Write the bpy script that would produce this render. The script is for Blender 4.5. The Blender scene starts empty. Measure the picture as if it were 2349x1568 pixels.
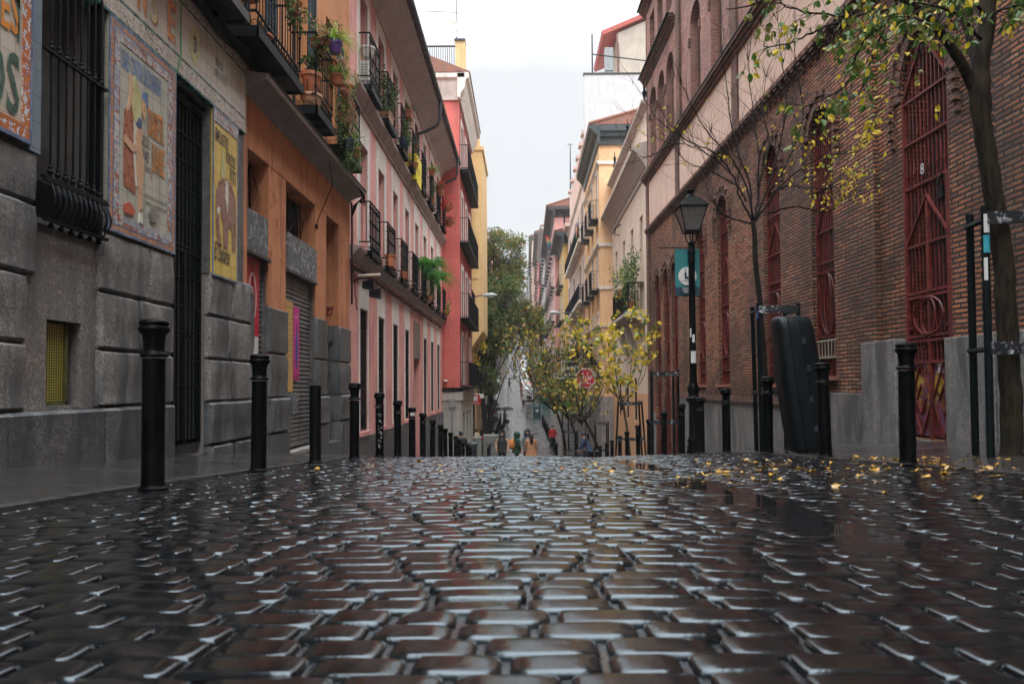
import bpy, bmesh, math, random
import numpy as np
from mathutils import Vector, Matrix, noise
random.seed(7)
rnd = random.Random(7)
C = bpy.context.scene.collection
PI = math.pi
sc = bpy.context.scene

# ---------------------------------------------------------------- camera
FV, WV, HV = 1700.0, 2349.0, 1568.0
pitch, roll = math.radians(1.7), math.radians(-0.4)
RC = (Matrix.Rotation(math.radians(90)+pitch, 3, 'X') @ Matrix.Rotation(roll, 3, 'Z'))
_c = RC.transposed() @ Vector((0, 1, 0))
CX = 1205 - FV*_c.x/(-_c.z)
CY = 885 + FV*_c.y/(-_c.z)
cam_d = bpy.data.cameras.new('camera'); cam = bpy.data.objects.new('camera', cam_d); C.objects.link(cam)
cam.matrix_world = RC.to_4x4()
cam_d.sensor_width = 36; cam_d.lens = FV/WV*36
cam_d.shift_x = (WV/2-CX)/WV; cam_d.shift_y = (CY-HV/2)/WV
cam_d.clip_start = 0.05; cam_d.clip_end = 3000
cam_d.dof.use_dof = True; cam_d.dof.focus_distance = 8; cam_d.dof.aperture_fstop = 4.6
sc.camera = cam
# ---------------------------------------------------------------- sky, sun, exposure
w = bpy.data.worlds.new('World'); sc.world = w; w.use_nodes = True
nt = w.node_tree; nt.nodes.clear()
out = nt.nodes.new('ShaderNodeOutputWorld'); bg = nt.nodes.new('ShaderNodeBackground')
sky = nt.nodes.new('ShaderNodeTexSky'); sky.sky_type = 'NISHITA'; sky.sun_disc = False
SUN_EL, SUN_AZ = math.radians(65), math.radians(172)
sky.sun_elevation = SUN_EL; sky.sun_rotation = SUN_AZ; sky.air_density = 1.0; sky.dust_density = 6.0
hs = nt.nodes.new('ShaderNodeHueSaturation'); hs.inputs['Saturation'].default_value = 0.15
# overcast: the clear sky seen through a nearly even grey-white cloud layer
mx = nt.nodes.new('ShaderNodeMix'); mx.data_type = 'RGBA'; mx.inputs[0].default_value = 0.88
tc = nt.nodes.new('ShaderNodeTexCoord'); sep = nt.nodes.new('ShaderNodeSeparateXYZ')
nz = nt.nodes.new('ShaderNodeTexNoise'); nz.inputs['Scale'].default_value = 2.2; nz.inputs['Detail'].default_value = 3
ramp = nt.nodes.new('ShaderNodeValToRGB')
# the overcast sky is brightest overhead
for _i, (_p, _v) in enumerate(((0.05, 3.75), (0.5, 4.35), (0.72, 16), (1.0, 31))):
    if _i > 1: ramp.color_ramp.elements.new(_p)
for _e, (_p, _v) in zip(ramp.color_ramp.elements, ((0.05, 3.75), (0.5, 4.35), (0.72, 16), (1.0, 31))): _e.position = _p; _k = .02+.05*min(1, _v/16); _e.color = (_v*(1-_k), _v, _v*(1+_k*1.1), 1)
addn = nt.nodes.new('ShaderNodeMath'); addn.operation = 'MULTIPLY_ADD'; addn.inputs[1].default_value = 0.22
L = nt.links.new
L(tc.outputs['Generated'], sep.inputs[0]); L(tc.outputs['Generated'], nz.inputs['Vector'])
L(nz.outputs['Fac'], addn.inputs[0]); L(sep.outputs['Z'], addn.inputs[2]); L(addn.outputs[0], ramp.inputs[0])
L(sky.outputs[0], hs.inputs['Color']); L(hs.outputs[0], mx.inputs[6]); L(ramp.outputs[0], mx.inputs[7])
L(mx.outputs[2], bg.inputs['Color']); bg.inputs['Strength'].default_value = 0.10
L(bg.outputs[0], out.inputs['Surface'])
sun_d = bpy.data.lights.new('sun', 'SUN'); sun_d.energy = 1.5; sun_d.angle = math.radians(60); sun_d.color = (1, .97, .93)
sun = bpy.data.objects.new('sun', sun_d); C.objects.link(sun)
sd = Vector((math.sin(SUN_AZ)*math.cos(SUN_EL), math.cos(SUN_AZ)*math.cos(SUN_EL), math.sin(SUN_EL)))
sun.rotation_euler = sd.to_track_quat('Z', 'Y').to_euler()
sc.view_settings.view_transform = 'Standard'; sc.view_settings.look = 'None'
sc.view_settings.exposure = 1.1; sc.view_settings.gamma = 1.0; sc.view_settings.use_curve_mapping = False
sc.render.engine = 'CYCLES'
sc.cycles.max_bounces = 6; sc.cycles.diffuse_bounces = 3; sc.cycles.glossy_bounces = 3
sc.cycles.transparent_max_bounces = 6

# ---------------------------------------------------------------- rays: a photo point on a known wall gives its place on it
def ray(x, y): return (RC @ Vector(((x-CX)/FV, -(y-CY)/FV, -1)))
XL = -3.7
RA, RB = 5.45, 0.0235
def LW(x, y, X=XL):
    d = ray(x, y); t = X/d.x; return t*d.y, t*d.z
def RW(x, y, a=RA):
    d = ray(x, y); t = a/(d.x+RB*d.y); return t*d.y, t*d.z
def AT(x, y, Y):
    d = ray(x, y); return d*(Y/d.y)
PROF = [(-12,-.40),(-2,-.40),(0,-.42),(1.35,-.455),(2.8,-.505),(4.17,-.575),(6.1,-.69),(7.7,-.79),(9.4,-.91),(11,-1.045),(12.6,-1.195),(14.2,-1.36),(15.7,-1.52),
        (17.3,-1.73),(18.9,-1.93),(21.5,-2.29),(25.8,-2.88),(29,-3.3),(33.5,-3.83),(38,-4.33),(43,-4.66),(49,-4.63),(56,-4.35),(66,-3.85),(80,-3.2),(100,-2.1),
        (112,-1.2),(120,-.5),(150,3.0),(200,8.8),(250,14.2),(300,18.5),(330,20)]
def _pchip():
    x = np.array([p[0] for p in PROF], float); y = np.array([p[1] for p in PROF], float)
    m = np.gradient(y, x); return x, y, m
_px, _py, _pm = _pchip()
def prof(Y):
    Y = np.clip(np.asarray(Y, float), -11.99, 329.9); i = np.clip(np.searchsorted(_px, Y, side='right')-1, 0, len(_px)-2)
    h = _px[i+1]-_px[i]; t = (Y-_px[i])/h
    return (2*t**3-3*t**2+1)*_py[i]+(t**3-2*t**2+t)*h*_pm[i]+(-2*t**3+3*t**2)*_py[i+1]+(t**3-t**2)*h*_pm[i+1]
def cross(X):
    X = np.asarray(X, float)
    z = np.where(X < -2.2, 0.085*np.clip((-2.2-X)/1.5, 0, 1), 0.0)
    z = np.where(X > 2.9, 0.02+0.15*np.clip((X-2.9)/2.3, 0, 1), z)
    z = z + np.where((X > -2.2) & (X <= 2.9), 0.02*np.clip((X-1.6)/1.3, 0, 1) - 0.028*np.exp(-((X-1.1)/.45)**2), 0)
    return z
def gz(X, Y): return float(prof(Y)+cross(X))

# ---------------------------------------------------------------- mesh builder
class MB:
    def __init__(s): s.v = []; s.f = []; s.mi = []; s.m = 0
    def add(s, vs, fs):
        o = len(s.v); s.v += [tuple(p) for p in vs]; s.f += [tuple(i+o for i in f) for f in fs]; s.mi += [s.m]*len(fs); return s
    def hexa(s, p):   # 8 points: bottom loop 0-3, top loop 4-7
        return s.add(p, [(0,3,2,1),(4,5,6,7),(0,1,5,4),(1,2,6,5),(2,3,7,6),(3,0,4,7)])
    def box(s, x0,x1,y0,y1,z0,z1):
        return s.hexa([(x0,y0,z0),(x1,y0,z0),(x1,y1,z0),(x0,y1,z0),(x0,y0,z1),(x1,y0,z1),(x1,y1,z1),(x0,y1,z1)])
    def wbox(s, F, u0,u1,w0,w1,z0,z1):   # box in a wall frame: u along the wall, w out of it
        return s.hexa([F(u0,w0,z0),F(u1,w0,z0),F(u1,w1,z0),F(u0,w1,z0),F(u0,w0,z1),F(u1,w0,z1),F(u1,w1,z1),F(u0,w1,z1)])
    def wquad(s, F, pts, w): return s.add([F(u,w,z) for u,z in pts], [tuple(range(len(pts)))])
    def wprism(s, F, pts, w0, w1):
        n = len(pts); vs = [F(u,w0,z) for u,z in pts]+[F(u,w1,z) for u,z in pts]
        return s.add(vs, [tuple(range(n))[::-1], tuple(range(n,2*n))]+[(i,(i+1)%n,n+(i+1)%n,n+i) for i in range(n)])
    def wsweep(s, F, prof_, u0, u1):      # section (w,z) swept along u
        n = len(prof_); vs = [F(u0,a,b) for a,b in prof_]+[F(u1,a,b) for a,b in prof_]
        return s.add(vs, [tuple(range(n)), tuple(range(n,2*n))[::-1]]+[(i,n+i,n+(i+1)%n,(i+1)%n) for i in range(n)])
    def tube(s, pts, r, n=6, cap=True):
        pts = [Vector(p) for p in pts]
        if not hasattr(r, '__len__'): r = [r]*len(pts)
        o = len(s.v); up = Vector((0,0,1)); prev = None
        for i, p in enumerate(pts):
            d = (pts[min(i+1,len(pts)-1)]-pts[max(i-1,0)])
            if d.length < 1e-9: d = Vector((0,0,1))
            d.normalize()
            if prev is None:
                a = d.cross(Vector((1,0,0)) if abs(d.x) < .9 else Vector((0,1,0))); a.normalize()
            else:
                a = prev - d*prev.dot(d)
                if a.length < 1e-6: a = d.orthogonal()
                a.normalize()
            prev = a; b = d.cross(a)
            for k in range(n):
                t = 2*PI*k/n; s.v.append(tuple(p+(a*math.cos(t)+b*math.sin(t))*r[i]))
        for i in range(len(pts)-1):
            for k in range(n):
                s.f.append((o+i*n+k, o+i*n+(k+1)%n, o+(i+1)*n+(k+1)%n, o+(i+1)*n+k)); s.mi.append(s.m)
        if cap:
            s.f.append(tuple(o+k for k in range(n))[::-1]); s.f.append(tuple(o+(len(pts)-1)*n+k for k in range(n))); s.mi += [s.m]*2
        return s
    def lathe(s, prof_, c=(0,0,0), n=16, sx=1, sy=1, rot=0):
        o = len(s.v); m = len(prof_)
        for r, z in prof_:
            for k in range(n):
                t = 2*PI*k/n+rot; s.v.append((c[0]+r*math.cos(t)*sx, c[1]+r*math.sin(t)*sy, c[2]+z))
        for i in range(m-1):
            for k in range(n):
                s.f.append((o+i*n+k, o+i*n+(k+1)%n, o+(i+1)*n+(k+1)%n, o+(i+1)*n+k)); s.mi.append(s.m)
        s.f.append(tuple(o+k for k in range(n))[::-1]); s.f.append(tuple(o+(m-1)*n+k for k in range(n))); s.mi += [s.m]*2
        return s
    def ball(s, c, r, n=8, sx=1, sy=1, sz=1):
        return s.lathe([(max(1e-4, r*math.sin(PI*i/6)), -r*sz*math.cos(PI*i/6)) for i in range(7)], c, n, sx, sy)
    def build(s, name, mats, parent=None, smooth=False, bevel=0, origin=None, angle=40):
        me = bpy.data.meshes.new(name)
        off = Vector((0,0,0))
        if origin is not None: off = Vector(origin)
        elif parent is not None: off = parent_world(parent)
        me.from_pydata([(p[0]-off.x, p[1]-off.y, p[2]-off.z) for p in s.v], [], s.f)
        if not isinstance(mats, (list, tuple)): mats = [mats]
        for m in mats: me.materials.append(m)
        if len(mats) > 1:
            me.polygons.foreach_set('material_index', s.mi)
        bm = bmesh.new(); bm.from_mesh(me); bmesh.ops.recalc_face_normals(bm, faces=bm.faces); bm.to_mesh(me); bm.free()
        if smooth:
            me.polygons.foreach_set('use_smooth', [True]*len(me.polygons))
            if angle < 180: me.set_sharp_from_angle(angle=math.radians(angle))
        me.update()
        o = bpy.data.objects.new(name, me); C.objects.link(o)
        if parent is not None: o.parent = parent
        if origin is not None: o.location = off - (parent_world(parent) if parent is not None else Vector((0,0,0)))
        if bevel:
            b = o.modifiers.new('bevel', 'BEVEL'); b.width = bevel; b.segments = 2; b.limit_method = 'ANGLE'; b.angle_limit = math.radians(35)
        return o
def parent_world(p):
    v = Vector((0,0,0))
    while p is not None: v += p.location; p = p.parent
    return v
def setp(o, label=None, cat=None, group=None, kind=None):
    if label: o['label'] = label
    if cat: o['category'] = cat
    if group: o['group'] = group
    if kind: o['kind'] = kind
    return o
def thing(name, loc, label, cat, group=None):
    o = bpy.data.objects.new(name, None); o.location = loc; o.empty_display_size = .2; C.objects.link(o)
    return setp(o, label, cat, group)
def copy_tree(o, parent=None):
    c = o.copy(); C.objects.link(c); c.parent = parent
    for ch in list(o.children): copy_tree(ch, c)
    return c
def text_mesh(txt, size, mat, F, u, z, w, parent, name='lettering', align='CENTER', depth=.004, sx=1.0, rot=0, bold=0.0, shear=0, flip=1):
    """flat letters standing on a wall frame; reads with +u*flip as the writing direction"""
    cu = bpy.data.curves.new(name, 'FONT'); cu.body = txt; cu.size = size; cu.align_x = align; cu.offset = bold; cu.extrude = 0; cu.resolution_u = 2; cu.shear = shear
    tmp = bpy.data.objects.new('tmp', cu); C.objects.link(tmp)
    dg = bpy.context.evaluated_depsgraph_get(); me = bpy.data.meshes.new_from_object(tmp.evaluated_get(dg))
    C.objects.unlink(tmp); bpy.data.objects.remove(tmp)
    co = [(v.co.x*sx, v.co.y) for v in me.vertices]; fs = [tuple(p.vertices) for p in me.polygons]
    if rot:
        cr, sr = math.cos(rot), math.sin(rot); co = [(a*cr-b*sr, a*sr+b*cr) for a, b in co]
    mb = MB(); mb.add([F(u+flip*a, w, z+b) for a, b in co], fs)
    bpy.data.meshes.remove(me)
    return mb.build(name, mat, parent)

def FL(u, w, z, X=XL): return (X+w, u, z)           # left wall frame
def FR(u, w, z): return (RA-RB*u-w, u, z)           # right wall frame
def FX(X, sgn):                                       # any wall along the street, w towards the street
    return lambda u, w, z: (X+sgn*w, u, z)
def FY(Y):                                            # a wall facing the camera, u to the right
    return lambda u, w, z: (u, Y-w, z)

# ---------------------------------------------------------------- materials
MATS = {}
def newmat(name):
    m = bpy.data.materials.new(name); m.use_nodes = True; n = m.node_tree; n.nodes.clear()
    o = n.nodes.new('ShaderNodeOutputMaterial'); b = n.nodes.new('ShaderNodeBsdfPrincipled'); n.links.new(b.outputs[0], o.inputs[0])
    MATS[name] = m; return m, n, b
def nd(n, t, **kw):
    x = n.nodes.new(t)
    for k, v in kw.items():
        if hasattr(x, k): setattr(x, k, v)
        else: x.inputs[k].default_value = v
    return x
def mixc(n, fac, a, b, blend='MIX'):
    x = n.nodes.new('ShaderNodeMix'); x.data_type = 'RGBA'; x.blend_type = blend
    for s, v in ((0, fac), (6, a), (7, b)):
        if isinstance(v, bpy.types.NodeSocket): n.links.new(v, x.inputs[s])
        elif isinstance(v, (tuple, list)): x.inputs[s].default_value = (*v[:3], 1)
        else: x.inputs[s].default_value = v
    return x.outputs[2]
def mth(n, op, a, b=None, c=None):
    x = n.nodes.new('ShaderNodeMath'); x.operation = op
    for i, v in enumerate((a, b, c)):
        if v is None: continue
        if isinstance(v, bpy.types.NodeSocket): n.links.new(v, x.inputs[i])
        else: x.inputs[i].default_value = v
    return x.outputs[0]
def rmp(n, fac, stops):
    x = n.nodes.new('ShaderNodeValToRGB'); n.links.new(fac, x.inputs[0]); e = x.color_ramp.elements
    while len(e) < len(stops): e.new(.5)
    for i, (p, c) in enumerate(stops):
        e[i].position = p; e[i].color = (*c, 1) if hasattr(c, '__len__') else (c, c, c, 1)
    return x.outputs[0]
def wallpos(n, ground=False):
    """position laid flat on a wall: (along, up, out)"""
    g = n.nodes.new('ShaderNodeNewGeometry'); s = n.nodes.new('ShaderNodeSeparateXYZ'); n.links.new(g.outputs['Position'], s.inputs[0])
    t = n.nodes.new('ShaderNodeSeparateXYZ'); n.links.new(g.outputs['True Normal'], t.inputs[0])
    k = mth(n, 'GREATER_THAN', mth(n, 'ABSOLUTE', t.outputs[1]), .6)
    u = mth(n, 'ADD', mth(n, 'MULTIPLY', s.outputs[0], k), mth(n, 'MULTIPLY', s.outputs[1], mth(n, 'SUBTRACT', 1.0, k)))
    c = n.nodes.new('ShaderNodeCombineXYZ'); n.links.new(u, c.inputs[0]); n.links.new(s.outputs[2], c.inputs[1])
    return c.outputs[0], g.outputs['Position'], s
def noi(n, vec, scale, detail=3, rough=.55, dist=0):
    x = nd(n, 'ShaderNodeTexNoise', Scale=scale, Detail=detail, Roughness=rough, Distortion=dist); n.links.new(vec, x.inputs['Vector']); return x.outputs['Fac']
def scalev(n, vec, s):
    x = n.nodes.new('ShaderNodeVectorMath'); x.operation = 'MULTIPLY'; n.links.new(vec, x.inputs[0]); x.inputs[1].default_value = s; return x.outputs[0]
def bump(n, b, h, strength, dist=.02, prev=None):
    x = nd(n, 'ShaderNodeBump', Strength=strength, Distance=dist); n.links.new(h, x.inputs['Height'])
    if prev: n.links.new(prev, x.inputs['Normal'])
    n.links.new(x.outputs[0], b.inputs['Normal']); return x.outputs[0]

def paint(name, col, rough=.5, var=.25, metal=0, nscale=6, bmp=0, spec=.5, dirt=None, coat=0):
    m, n, b = newmat(name); _, pos, s = wallpos(n)
    f = noi(n, pos, nscale, 4)
    c = mixc(n, rmp(n, f, [(.3, 0.0), (.7, 1.0)]), tuple(x*(1-var) for x in col), tuple(min(1, x*(1+var)) for x in col))
    if dirt:
        g = noi(n, scalev(n, pos, (1,1,.25)), nscale*.7, 5, .65)
        c = mixc(n, rmp(n, g, [(.48, 0.0), (.68, .85)]), c, dirt)
    n.links.new(c, b.inputs['Base Color']); b.inputs['Metallic'].default_value = metal
    r = rmp(n, f, [(.3, max(0, rough-.1)), (.7, min(1, rough+.12))]); n.links.new(r, b.inputs['Roughness'])
    b.inputs['Specular IOR Level'].default_value = spec; b.inputs['Coat Weight'].default_value = coat; b.inputs['Coat Roughness'].default_value = .1
    if bmp: bump(n, b, noi(n, pos, nscale*6, 3), bmp, .01)
    return m
def stucco(name, c1, c2, stain=(.15,.12,.1), stain_amt=.5, rough=.85, fine=60, bmp=.25, streak=True, coarse=1.2, panel=None, flake=None):
    m, n, b = newmat(name); wp, pos, s = wallpos(n)
    c = mixc(n, rmp(n, noi(n, pos, coarse, 5, .6, .4), [(.35, 0.0), (.65, 1.0)]), c1, c2)
    c = mixc(n, rmp(n, noi(n, pos, coarse*7, 4, .65), [(.3, 0.0), (.75, .35)]), c, tuple(x*.6 for x in c1))
    if streak:
        g = noi(n, scalev(n, pos, (3.2, 3.2, .35)), 1.6, 5, .65)
        c = mixc(n, mth(n, 'MULTIPLY', rmp(n, g, [(.5, 0.0), (.72, 1.0)]), stain_amt), c, stain)
    h = noi(n, pos, fine, 3, .6)
    if flake:
        v = nd(n, 'ShaderNodeTexNoise', Scale=4.5, Detail=8, Roughness=.7); n.links.new(pos, v.inputs['Vector'])
        fl = rmp(n, v.outputs['Fac'], [(.60, 0.0), (.625, 1.0)]); c = mixc(n, mth(n, 'MULTIPLY', fl, .8), c, flake)
        h = mth(n, 'SUBTRACT', h, mth(n, 'MULTIPLY', fl, .6))
    if panel:   # (width, height) scored joints in the render
        br = nd(n, 'ShaderNodeTexBrick', offset=.5, Scale=1.0); n.links.new(wp, br.inputs['Vector'])
        br.inputs['Brick Width'].default_value = panel[0]; br.inputs['Row Height'].default_value = panel[1]; br.inputs['Mortar Size'].default_value = .006; br.inputs['Mortar Smooth'].default_value = .3
        c = mixc(n, mth(n, 'MULTIPLY', br.outputs['Fac'], .55), c, tuple(x*.45 for x in c1)); h = mth(n, 'SUBTRACT', h, mth(n, 'MULTIPLY', br.outputs['Fac'], 1.5))
    n.links.new(c, b.inputs['Base Color']); b.inputs['Roughness'].default_value = rough; b.inputs['Specular IOR Level'].default_value = .3
    bump(n, b, h, bmp, .008)
    return m
def granite(name, c1=(.35,.33,.30), c2=(.06,.068,.075), warm=(.42,.35,.28), wet=.5, rough=.6, bmp=.5):
    m, n, b = newmat(name); wp, pos, s = wallpos(n)
    c = mixc(n, rmp(n, noi(n, pos, .9, 4, .6, .5), [(.40, 0.0), (.68, .65)]), c1, warm)
    sp = noi(n, pos, 95, 2, .7); s2 = noi(n, pos, 34, 3, .75)
    c = mixc(n, rmp(n, s2, [(.40, .6), (.50, 0.0)]), c, (.04,.042,.045)); c = mixc(n, rmp(n, s2, [(.56, 0.0), (.68, .5)]), c, (.42,.40,.37))
    c = mixc(n, rmp(n, sp, [(.42, .75), (.56, 0.0)]), c, (.03,.032,.036))
    c = mixc(n, rmp(n, sp, [(.58, 0.0), (.72, .55)]), c, (.42,.41,.39))
    g = noi(n, scalev(n, pos, (2.6, 2.6, .45)), 1.5, 6, .62, .3)
    c = mixc(n, rmp(n, noi(n, pos, 11, 5, .7), [(.42, .55), (.6, 0.0)]), c, tuple(x*.35 for x in c1))
    c = mixc(n, rmp(n, g, [(.43, 0.0), (.60, .9)]), c, c2)
    n.links.new(c, b.inputs['Base Color']); n.links.new(rmp(n, g, [(.45, rough), (.66, rough*.55)]), b.inputs['Roughness'])
    h = mth(n, 'ADD', noi(n, pos, 70, 3, .7), mth(n, 'MULTIPLY', noi(n, pos, 7, 4), 2.5))
    bump(n, b, h, bmp, .006)
    return m
def brick(name, bw=.27, rh=.0615, cols=((.33,.115,.062),(.20,.062,.038),(.26,.15,.09)), mortar=(.10,.085,.07), dark=(.055,.045,.04), dark_amt=.75, bmp=.9, ms=.012, soot_low=False):
    m, n, b = newmat(name); wp, pos, s = wallpos(n)
    # rows are never dead straight
    nv = nd(n, 'ShaderNodeTexNoise', Scale=1.8, Detail=3); n.links.new(pos, nv.inputs['Vector'])
    wob = n.nodes.new('ShaderNodeVectorMath'); wob.operation = 'MULTIPLY_ADD'; n.links.new(nv.outputs['Color'], wob.inputs[0]); wob.inputs[1].default_value = (.03,.035,0); n.links.new(wp, wob.inputs[2])
    nv2 = nd(n, 'ShaderNodeTexNoise', Scale=28, Detail=2); n.links.new(pos, nv2.inputs['Vector'])
    wob2 = n.nodes.new('ShaderNodeVectorMath'); wob2.operation = 'MULTIPLY_ADD'; n.links.new(nv2.outputs['Color'], wob2.inputs[0]); wob2.inputs[1].default_value = (.022,.017,0); n.links.new(wob.outputs[0], wob2.inputs[2])
    br = nd(n, 'ShaderNodeTexBrick', offset=.5, Scale=1.0, squash=1.0); n.links.new(wob2.outputs[0], br.inputs['Vector'])
    for k, v in (('Brick Width', bw), ('Row Height', rh), ('Mortar Size', ms), ('Mortar Smooth', .35), ('Bias', 0.0)): br.inputs[k].default_value = v
    br.inputs['Color1'].default_value = (0,0,0,1); br.inputs['Color2'].default_value = (1,1,1,1); br.inputs['Mortar'].default_value = (.5,.5,.5,1)
    bv = nd(n, 'ShaderNodeSeparateColor'); n.links.new(br.outputs['Color'], bv.inputs[0])
    c = rmp(n, bv.outputs[0], [(0, cols[1]), (.45, cols[0]), (.75, cols[0]), (1, cols[2])])
    lg = noi(n, pos, .45, 6, .65, .8)
    c = mixc(n, rmp(n, lg, [(.40, 0.0), (.58, dark_amt)]), c, tuple((a+b_)/2*.55 for a, b_ in zip(cols[1], dark)))
    c = mixc(n, rmp(n, noi(n, pos, 9, 5, .7), [(.5, 0.0), (.72, .6)]), c, dark)
    c = mixc(n, br.outputs['Fac'], c, mixc(n, rmp(n, noi(n, pos, 3, 4), [(.4,0.0),(.7,1.0)]), mortar, tuple(x*.4 for x in mortar)))
    n.links.new(c, b.inputs['Base Color']); b.inputs['Roughness'].default_value = .8; b.inputs['Specular IOR Level'].default_value = .3
    h = mth(n, 'SUBTRACT', mth(n, 'ADD', mth(n, 'MULTIPLY', noi(n, pos, 40, 4, .7), .7), mth(n, 'MULTIPLY', bv.outputs[0], .35)), mth(n, 'MULTIPLY', br.outputs['Fac'], 1.3))
    bump(n, b, h, bmp, .018)
    return m
# ---------------------------------------------------------------- ground materials
def wet_stone(name, c1, c2, rough=(.10, .34), bmp=.25, scale=1.0, coat=.6):
    m, n, b = newmat(name); wp, pos, s = wallpos(n)
    v = n.nodes.new('ShaderNodeAttribute'); v.attribute_name = 'tone'
    f = noi(n, pos, 14, 5, .65); g = noi(n, pos, .8, 4, .6)
    c = mixc(n, rmp(n, f, [(.3, 0.0), (.7, 1.0)]), c1, c2)
    c = mixc(n, 1.0, c, mixc(n, v.outputs['Fac'], (.7,.75,.8), (1.3,1.15,1.05)), 'MULTIPLY')
    n.links.new(c, b.inputs['Base Color'])
    n.links.new(rmp(n, mth(n, 'ADD', mth(n, 'MULTIPLY', f, .5), mth(n, 'MULTIPLY', g, .5)), [(.35, rough[0]), (.65, rough[1])]), b.inputs['Roughness'])
    b.inputs['Specular Tint'].default_value = (.74,.90,1,1); b.inputs['Specular IOR Level'].default_value = .6
    b.inputs['Coat Weight'].default_value = coat; b.inputs['Coat Roughness'].default_value = .09; b.inputs['Coat IOR'].default_value = 1.33
    h = mth(n, 'ADD', noi(n, pos, 60, 4, .7), mth(n, 'MULTIPLY', noi(n, pos, 18, 3), 2))
    bump(n, b, h, bmp, .003)
    return m
M_SETT = wet_stone('wet_sett', (.0038,.005,.006), (.011,.011,.0115), rough=(.08,.19), bmp=.2, coat=.15)
def slabs(name, bw, rh, c1, c2, rough=(.10,.3), joint=.010, jr=.25, bs=.5, swap=False, tonevar=.5, coat=.35):
    m, n, b = newmat(name)
    g = n.nodes.new('ShaderNodeNewGeometry'); pos = g.outputs['Position']
    vec = pos
    if swap:
        s = n.nodes.new('ShaderNodeSeparateXYZ'); n.links.new(pos, s.inputs[0]); cc = n.nodes.new('ShaderNodeCombineXYZ')
        n.links.new(s.outputs[1], cc.inputs[0]); n.links.new(s.outputs[0], cc.inputs[1]); vec = cc.outputs[0]
    br = nd(n, 'ShaderNodeTexBrick', offset=.37, Scale=1.0); n.links.new(vec, br.inputs['Vector'])
    for k, v in (('Brick Width', bw), ('Row Height', rh), ('Mortar Size', joint), ('Mortar Smooth', jr)): br.inputs[k].default_value = v
    br.inputs['Color1'].default_value = (0,0,0,1); br.inputs['Color2'].default_value = (1,1,1,1)
    sp = nd(n, 'ShaderNodeSeparateColor'); n.links.new(br.outputs['Color'], sp.inputs[0])
    c = mixc(n, mth(n, 'MULTIPLY', sp.outputs[0], tonevar), c1, c2)
    c = mixc(n, rmp(n, noi(n, pos, 1.2, 5, .6), [(.4, 0.0), (.7, .7)]), c, tuple(x*.55 for x in c1))
    c = mixc(n, br.outputs['Fac'], c, (.018,.018,.018)); n.links.new(c, b.inputs['Base Color'])
    n.links.new(rmp(n, noi(n, pos, 1.6, 6, .65), [(.38, rough[0]), (.62, rough[1])]), b.inputs['Roughness'])
    b.inputs['Coat Weight'].default_value = coat; b.inputs['Coat Roughness'].default_value = .07; b.inputs['Coat IOR'].default_value = 1.33
    h = mth(n, 'SUBTRACT', mth(n, 'ADD', mth(n, 'MULTIPLY', noi(n, pos, 90, 3, .7), .25), mth(n, 'MULTIPLY', sp.outputs[0], .5)), mth(n, 'MULTIPLY', br.outputs['Fac'], 1.6))
    bump(n, b, h, bs, .01)
    return m
M_WALK = slabs('wet_slabs', .62, .155, (.034,.034,.034), (.070,.064,.058), rough=(.12,.3), joint=.012, bs=.65)
M_FAR = slabs('wet_setts_far', .22, .12, (.10,.097,.094), (.20,.185,.175), rough=(.18,.36), joint=.016, bs=.5, coat=.15)  # base colour raised: reflected sky brightness is painted into the far setts
M_WALKF = slabs('wet_slabs_far', .6, .3, (.065,.062,.058), (.10,.09,.08), rough=(.15,.38), joint=.012, bs=.3)
M_BED = paint('wet_joint', (.008,.008,.009), .22, .3, bmp=.6, nscale=20, coat=.4)
M_KERB = paint('kerb_granite', (.045,.045,.045), .3, .3, bmp=.3, nscale=9, coat=.2)
def puddle_mat():
    m, n, b = newmat('water'); _, pos, s = wallpos(n)
    b.inputs['Base Color'].default_value = (.012,.012,.013,1); b.inputs['Roughness'].default_value = .03; b.inputs['Specular IOR Level'].default_value = .6
    bump(n, b, noi(n, scalev(n, pos, (1,2.2,1)), 5, 2), .06, .01)
    return m
M_WATER = puddle_mat()

def grid_mesh(name, xs, ys, zf, mat, kind='structure', smooth=True):
    """sheet over curves: xs(Y) gives the cross points at every Y"""
    vs = []; fs = []; k = None
    for Y in ys:
        row = xs(Y); k = len(row)
        vs += [(x, Y, zf(x, Y)) for x in row]
    for i in range(len(ys)-1):
        for j in range(k-1): fs.append((i*k+j, i*k+j+1, (i+1)*k+j+1, (i+1)*k+j))
    me = bpy.data.meshes.new(name); me.from_pydata(vs, [], fs); me.materials.append(mat)
    if smooth: me.polygons.foreach_set('use_smooth', [True]*len(fs))
    o = bpy.data.objects.new(name, me); C.objects.link(o); return setp(o, kind=kind)

YS = [-26,-20,-16]+[-12+.5*i for i in range(0, 110)]+[43+1.5*i for i in range(0, 58)]+[130+5*i for i in range(41)]
def interp(tab, Y): return float(np.interp(Y, [a for a, _ in tab], [b for _, b in tab]))
RL = [(-12,-2.25),(40,-2.2),(60,-2.2),(72,-2.3),(90,-3.7),(105,-4.1),(135,-3.9),(180,-3.3),(330,-3.0)]       # left edge of the carriageway
RR = [(-12,2.98),(39,2.98),(46,1.95),(70,1.5),(76.5,1.35),(77.5,-.15),(112,-.8),(180,-1.0),(330,-1.6)]        # right edge
ground = grid_mesh('ground', lambda Y: [-90,-30,-8,-6,6,8,30,90], YS, lambda x, y: gz(0, y)-.12, M_WALKF)
GY = sorted(set([-26,-18,-10,-6,-4]+[round(-2.5+.25*i, 3) for i in range(0, 180)]+[y for y in YS if y > 42 and y < 331]))
def lin(a, b, n): return [a+(b-a)*i/(n-1) for i in range(n)]
walk_l = grid_mesh('pavement', lambda Y: lin(-8.5, interp(RL, Y)-.002, 12), GY, lambda x, y: gz(x, y)+.012, M_WALK)
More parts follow.
